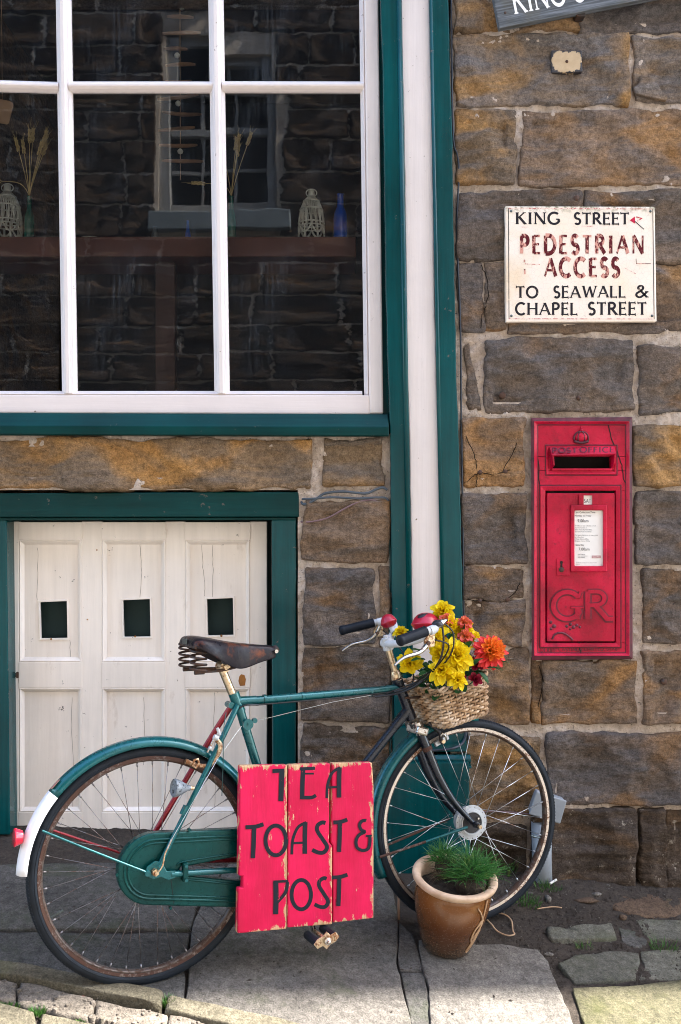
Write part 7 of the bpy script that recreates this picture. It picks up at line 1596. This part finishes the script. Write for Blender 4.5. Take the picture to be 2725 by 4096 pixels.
def wheat(top, n, label, seed, Lh=0.22):
    rr = random.Random(seed); e = empty('wheat_ears', top); tag(e, label, 'dried wheat')
    for k in range(n):
        a = rr.uniform(-0.32, 0.32) if k else -0.75; L_ = Lh * rr.uniform(0.75, 1.05) * (1 if k else 0.62); d = Vector((math.sin(a), rr.uniform(-0.12, 0.12), math.cos(a)))
        p0 = top + Vector((0,0,-0.05)); p1 = top + d * L_ ; pm = top + Vector((0,0,0.02)).lerp(d * L_, 0.45)
        if not k: p1 = p1 + Vector((-0.03,0,-0.03))
        sub(MB().tube(spline([p0, top, pm, p1], 4), 0.0016, 5), 'stalk', M['wheat'], e, smooth=True)
        dd = (p1 - pm).normalized(); q = dd.to_track_quat('Z','Y').to_matrix().to_4x4(); mb = MB()
        for i in range(9):
            for s_ in (0, 1, 2):
                g_ = Matrix.Translation(p1) @ q @ Matrix.Translation((0,0,i*0.0058)) @ Matrix.Rotation(s_*2*PI/3 + i*0.6, 4, 'Z') @ Matrix.Translation((0.0036*(1-i*0.05),0,0)) @ Matrix.Rotation(0.35, 4, 'Y')
                mb.lathe([(0.0001,0.0),(0.0032,0.003),(0.0024,0.008),(0.0001,0.012)], 5, g_)
        o = sub(mb, 'ear', M['wheat'], e, smooth=True); o['kind'] = 'stuff'
        for i in range(8): 
            aw = p1 + dd*rr.uniform(0.01,0.05); sub(MB().tube([aw, aw + (dd + Vector((rr.uniform(-.4,.4),0,rr.uniform(-.2,.2))))*rr.uniform(0.02,0.05)], 0.0004, 3), 'awn', M['wheat'], e)
t1 = bottle(118, 'green_glass', 0.185, 0.021, 'dark green bottle holding dried wheat on the window shelf'); wheat(t1, 9, 'dried wheat ears standing in the left green bottle', 5)
t2 = bottle(926, 'green_glass', 0.185, 0.020, 'dark green bottle behind the middle glazing bar on shelf'); wheat(t2, 6, 'dried wheat ears just right of the middle glazing bar', 9, 0.20)
bottle(1362, 'blue_glass', 0.180, 0.028, 'cobalt blue bottle at the right end of the shelf', YSH + 0.04); bottle(752, 'blue_glass', 0.120, 0.012, 'slim blue bottle below the reflected window', YSH + 0.2); bottle(620, 'clear_glass', 0.060, 0.016, 'small grey glass on the shelf above the red post')
# driftwood garland
M['drift'] = mat_plain('pale_driftwood', (0.30, 0.17, 0.095), 0.75, 0, 0.4, 60, 0.4)
gt = wn(720, -150, 0.30); gl_ = empty('driftwood_garland', gt); tag(gl_, 'hanging garland of driftwood sticks and shells inside the window', 'garland')
sub(MB().tube([gt, wn(722, 720, 0.30)], 0.0015, 5), 'cord', M['twine'], gl_); rr = random.Random(2)
for k in range(12):
    y = -60 + k * 64; x = 722 + rr.uniform(-14, 14); L_ = rr.uniform(50, 88); t_ = rr.uniform(-16, 16)
    sub(MB().tube(spline([wn(x - L_, y + t_, 0.30), wn(x, y + rr.uniform(-6,6), 0.295), wn(x + L_*rr.uniform(.7,1), y - t_, 0.30)], 4), [0.004,0.006,0.0075,0.008,0.009,0.008,0.0075,0.006,0.004], 8), 'driftwood_stick', M['drift'], gl_, smooth=True)
    if k % 3 == 1: sub(MB().lathe([(0.0001,-0.012),(0.010,-0.006),(0.012,0.002),(0.006,0.010),(0.0001,0.012)], 12, Matrix.Translation(wn(x, y + 26, 0.295))), 'shell', M['lantern'], gl_, smooth=True)
tg = wn(16, 448, 0.10); tgo = empty('paper_tag', tg); tag(tgo, 'brown paper tag hanging inside the window at left', 'tag')
sub(MB().prism([wn(x, y, 0.10) for x, y in ((-40,388),(40,404),(52,412),(54,420),(36,492),(28,498),(-60,482))], (0,0.0015,0)), 'card', mat_plain('kraft_card', (0.42, 0.26, 0.15), 0.7, 0, 0.1, 100, 0.1), tgo)
sub(MB().tube([wn(10,404,0.10), wn(8,200,0.10), wn(4,-200,0.10)], 0.0012, 5), 'string', M['twine'], tgo)
dish = MB().lathe([(0.0001,0.002),(0.020,0.002),(0.048,0.008),(0.050,0.008),(0.0001,0.0)], 24, Matrix.Translation(stand(366, YSH + 0.07))).build('dish', M['lantern'], None, smooth=True); tag(dish, 'low pale dish on the shelf right of the first glazing bar', 'dish')

# ------------------------------------------------------------------ the house across the lane, seen in the glass
opp = empty('stone_house', (0, -5.2, -0.5)); tag(opp, 'dark stone house across the lane, reflected in the window panes', 'building')
YO = -5.2; rr = random.Random(91)
M['opp_stone'] = mat_stone('dark_sandstone', (0.095, 0.070, 0.052), (0.060, 0.052, 0.046), (0.15, 0.09, 0.045), 0.2)  # sandstone in a darker tone than the near house
M['opp_mortar'] = mat_mortar('pale_mortar_far', (0.80, 0.70, 0.58), (0.62, 0.54, 0.44)); M['opp_white'] = mat_plain('white_sash_paint', (0.30, 0.30, 0.29), 0.5); M['opp_sill'] = mat_plain('grey_blue_sill', (0.20, 0.24, 0.26), 0.6); M['opp_pane'] = mat_plain('dark_window_glass', (0.008, 0.009, 0.011), 0.06)
wx0, wx1, wz0, wz1 = -1.62, -0.58, 4.02, 5.52
def ob(nm, b_, mat, par=opp, bev=0.0): return rel(opp, MB().box(*b_).build(nm, M[mat], par, bevel=bev)) if par == opp else MB().box(*b_).build(nm, M[mat], par, bevel=bev)
ow = ob('wall', (-9, wx0, YO - 0.4, YO, -1.5, 8.0), 'opp_mortar'); ob('wall', (wx1, 9, YO - 0.4, YO, -1.5, 8.0), 'opp_mortar'); ob('wall', (wx0, wx1, YO - 0.4, YO, -1.5, wz0), 'opp_mortar'); ob('wall', (wx0, wx1, YO - 0.4, YO, wz1, 8.0), 'opp_mortar')
ob('roof', (-9.2, 9.2, YO - 3, YO + 0.2, 8.002, 8.15), 'stone_slate' )
ob('back_wall', (-9, 9, YO - 3.2, YO - 3.0, -1.5, 8.0), 'opp_mortar')
# stones of the part that shows in the glass
z = 2.0; row = 0
variants = []
for k in range(6):
    mbv = stone_geo([(-0.5,0.5),(0.5,0.5),(0.5,-0.5),(-0.5,-0.5)], 300 + k, 0.5, 0.05, 6.0, 0.05, 0.06)
    me = mbv.mesh('stone', True, False); me.materials.append(M['opp_stone']); variants.append(me)
while z < 6.2:
    h = rr.uniform(0.20, 0.30); x = -3.6 + rr.uniform(-0.3, 0)
    while x < 0.7:
        w_ = rr.uniform(0.38, 0.85); xe = x + w_
        segs = [(x, xe)]
        if z + h > wz0 - 0.14 and z < wz1 + 0.02:
            segs = [(a, b) for a, b in ((x, min(xe, wx0 - 0.03)), (max(x, wx1 + 0.03), xe)) if b - a > 0.10]
        for a, b in segs:
            m4 = Matrix.Translation(((a + b)/2, YO, z + h/2)) @ Matrix.Rotation(PI, 4, 'Z') @ Matrix.Diagonal((b - a - 0.016, 0.05, h - 0.014, 1))
            inst('stone', variants[rr.randrange(6)], ow, m4)
        x = xe
    z += h
ob('sill', (wx0 - 0.09, wx1 + 0.12, YO - 0.1, YO + 0.10, wz0 - 0.17, wz0 - 0.003), 'opp_sill', bev=0.01)
wdn = empty('window'); wdn.parent = opp; rel(opp, wdn)
def wo_(nm, b_, mat, bev=0.0): return MB().box(*b_).build(nm, M[mat], wdn, bevel=bev)
wo_('pane', (wx0, wx1, YO - 0.16, YO - 0.15, wz0, wz1), 'opp_pane')
for a, b in ((wx0, wx0 + 0.09), (wx1 - 0.09, wx1)): wo_('frame', (a, b, YO - 0.14, YO - 0.03, wz0, wz1), 'opp_white', 0.006)
for a, b in ((wz0, wz0 + 0.10), (wz1 - 0.08, wz1), ((wz0 + wz1)/2 - 0.03, (wz0 + wz1)/2 + 0.03)): wo_('rail', (wx0 + 0.091, wx1 - 0.091, YO - 0.13, YO - 0.06, a, b), 'opp_white', 0.004)
for k in (1, 2):
    x = wx0 + 0.09 + (wx1 - wx0 - 0.18) * k / 3; wo_('glazing_bar', (x - 0.014, x + 0.014, YO - 0.128, YO - 0.09, wz0 + 0.1, wz1 - 0.08), 'opp_white')
for z_ in (wz0 + 0.40, wz1 - 0.40): wo_('glazing_bar', (wx0 + 0.092, wx1 - 0.092, YO - 0.127, YO - 0.095, z_ - 0.014, z_ + 0.014), 'opp_white')
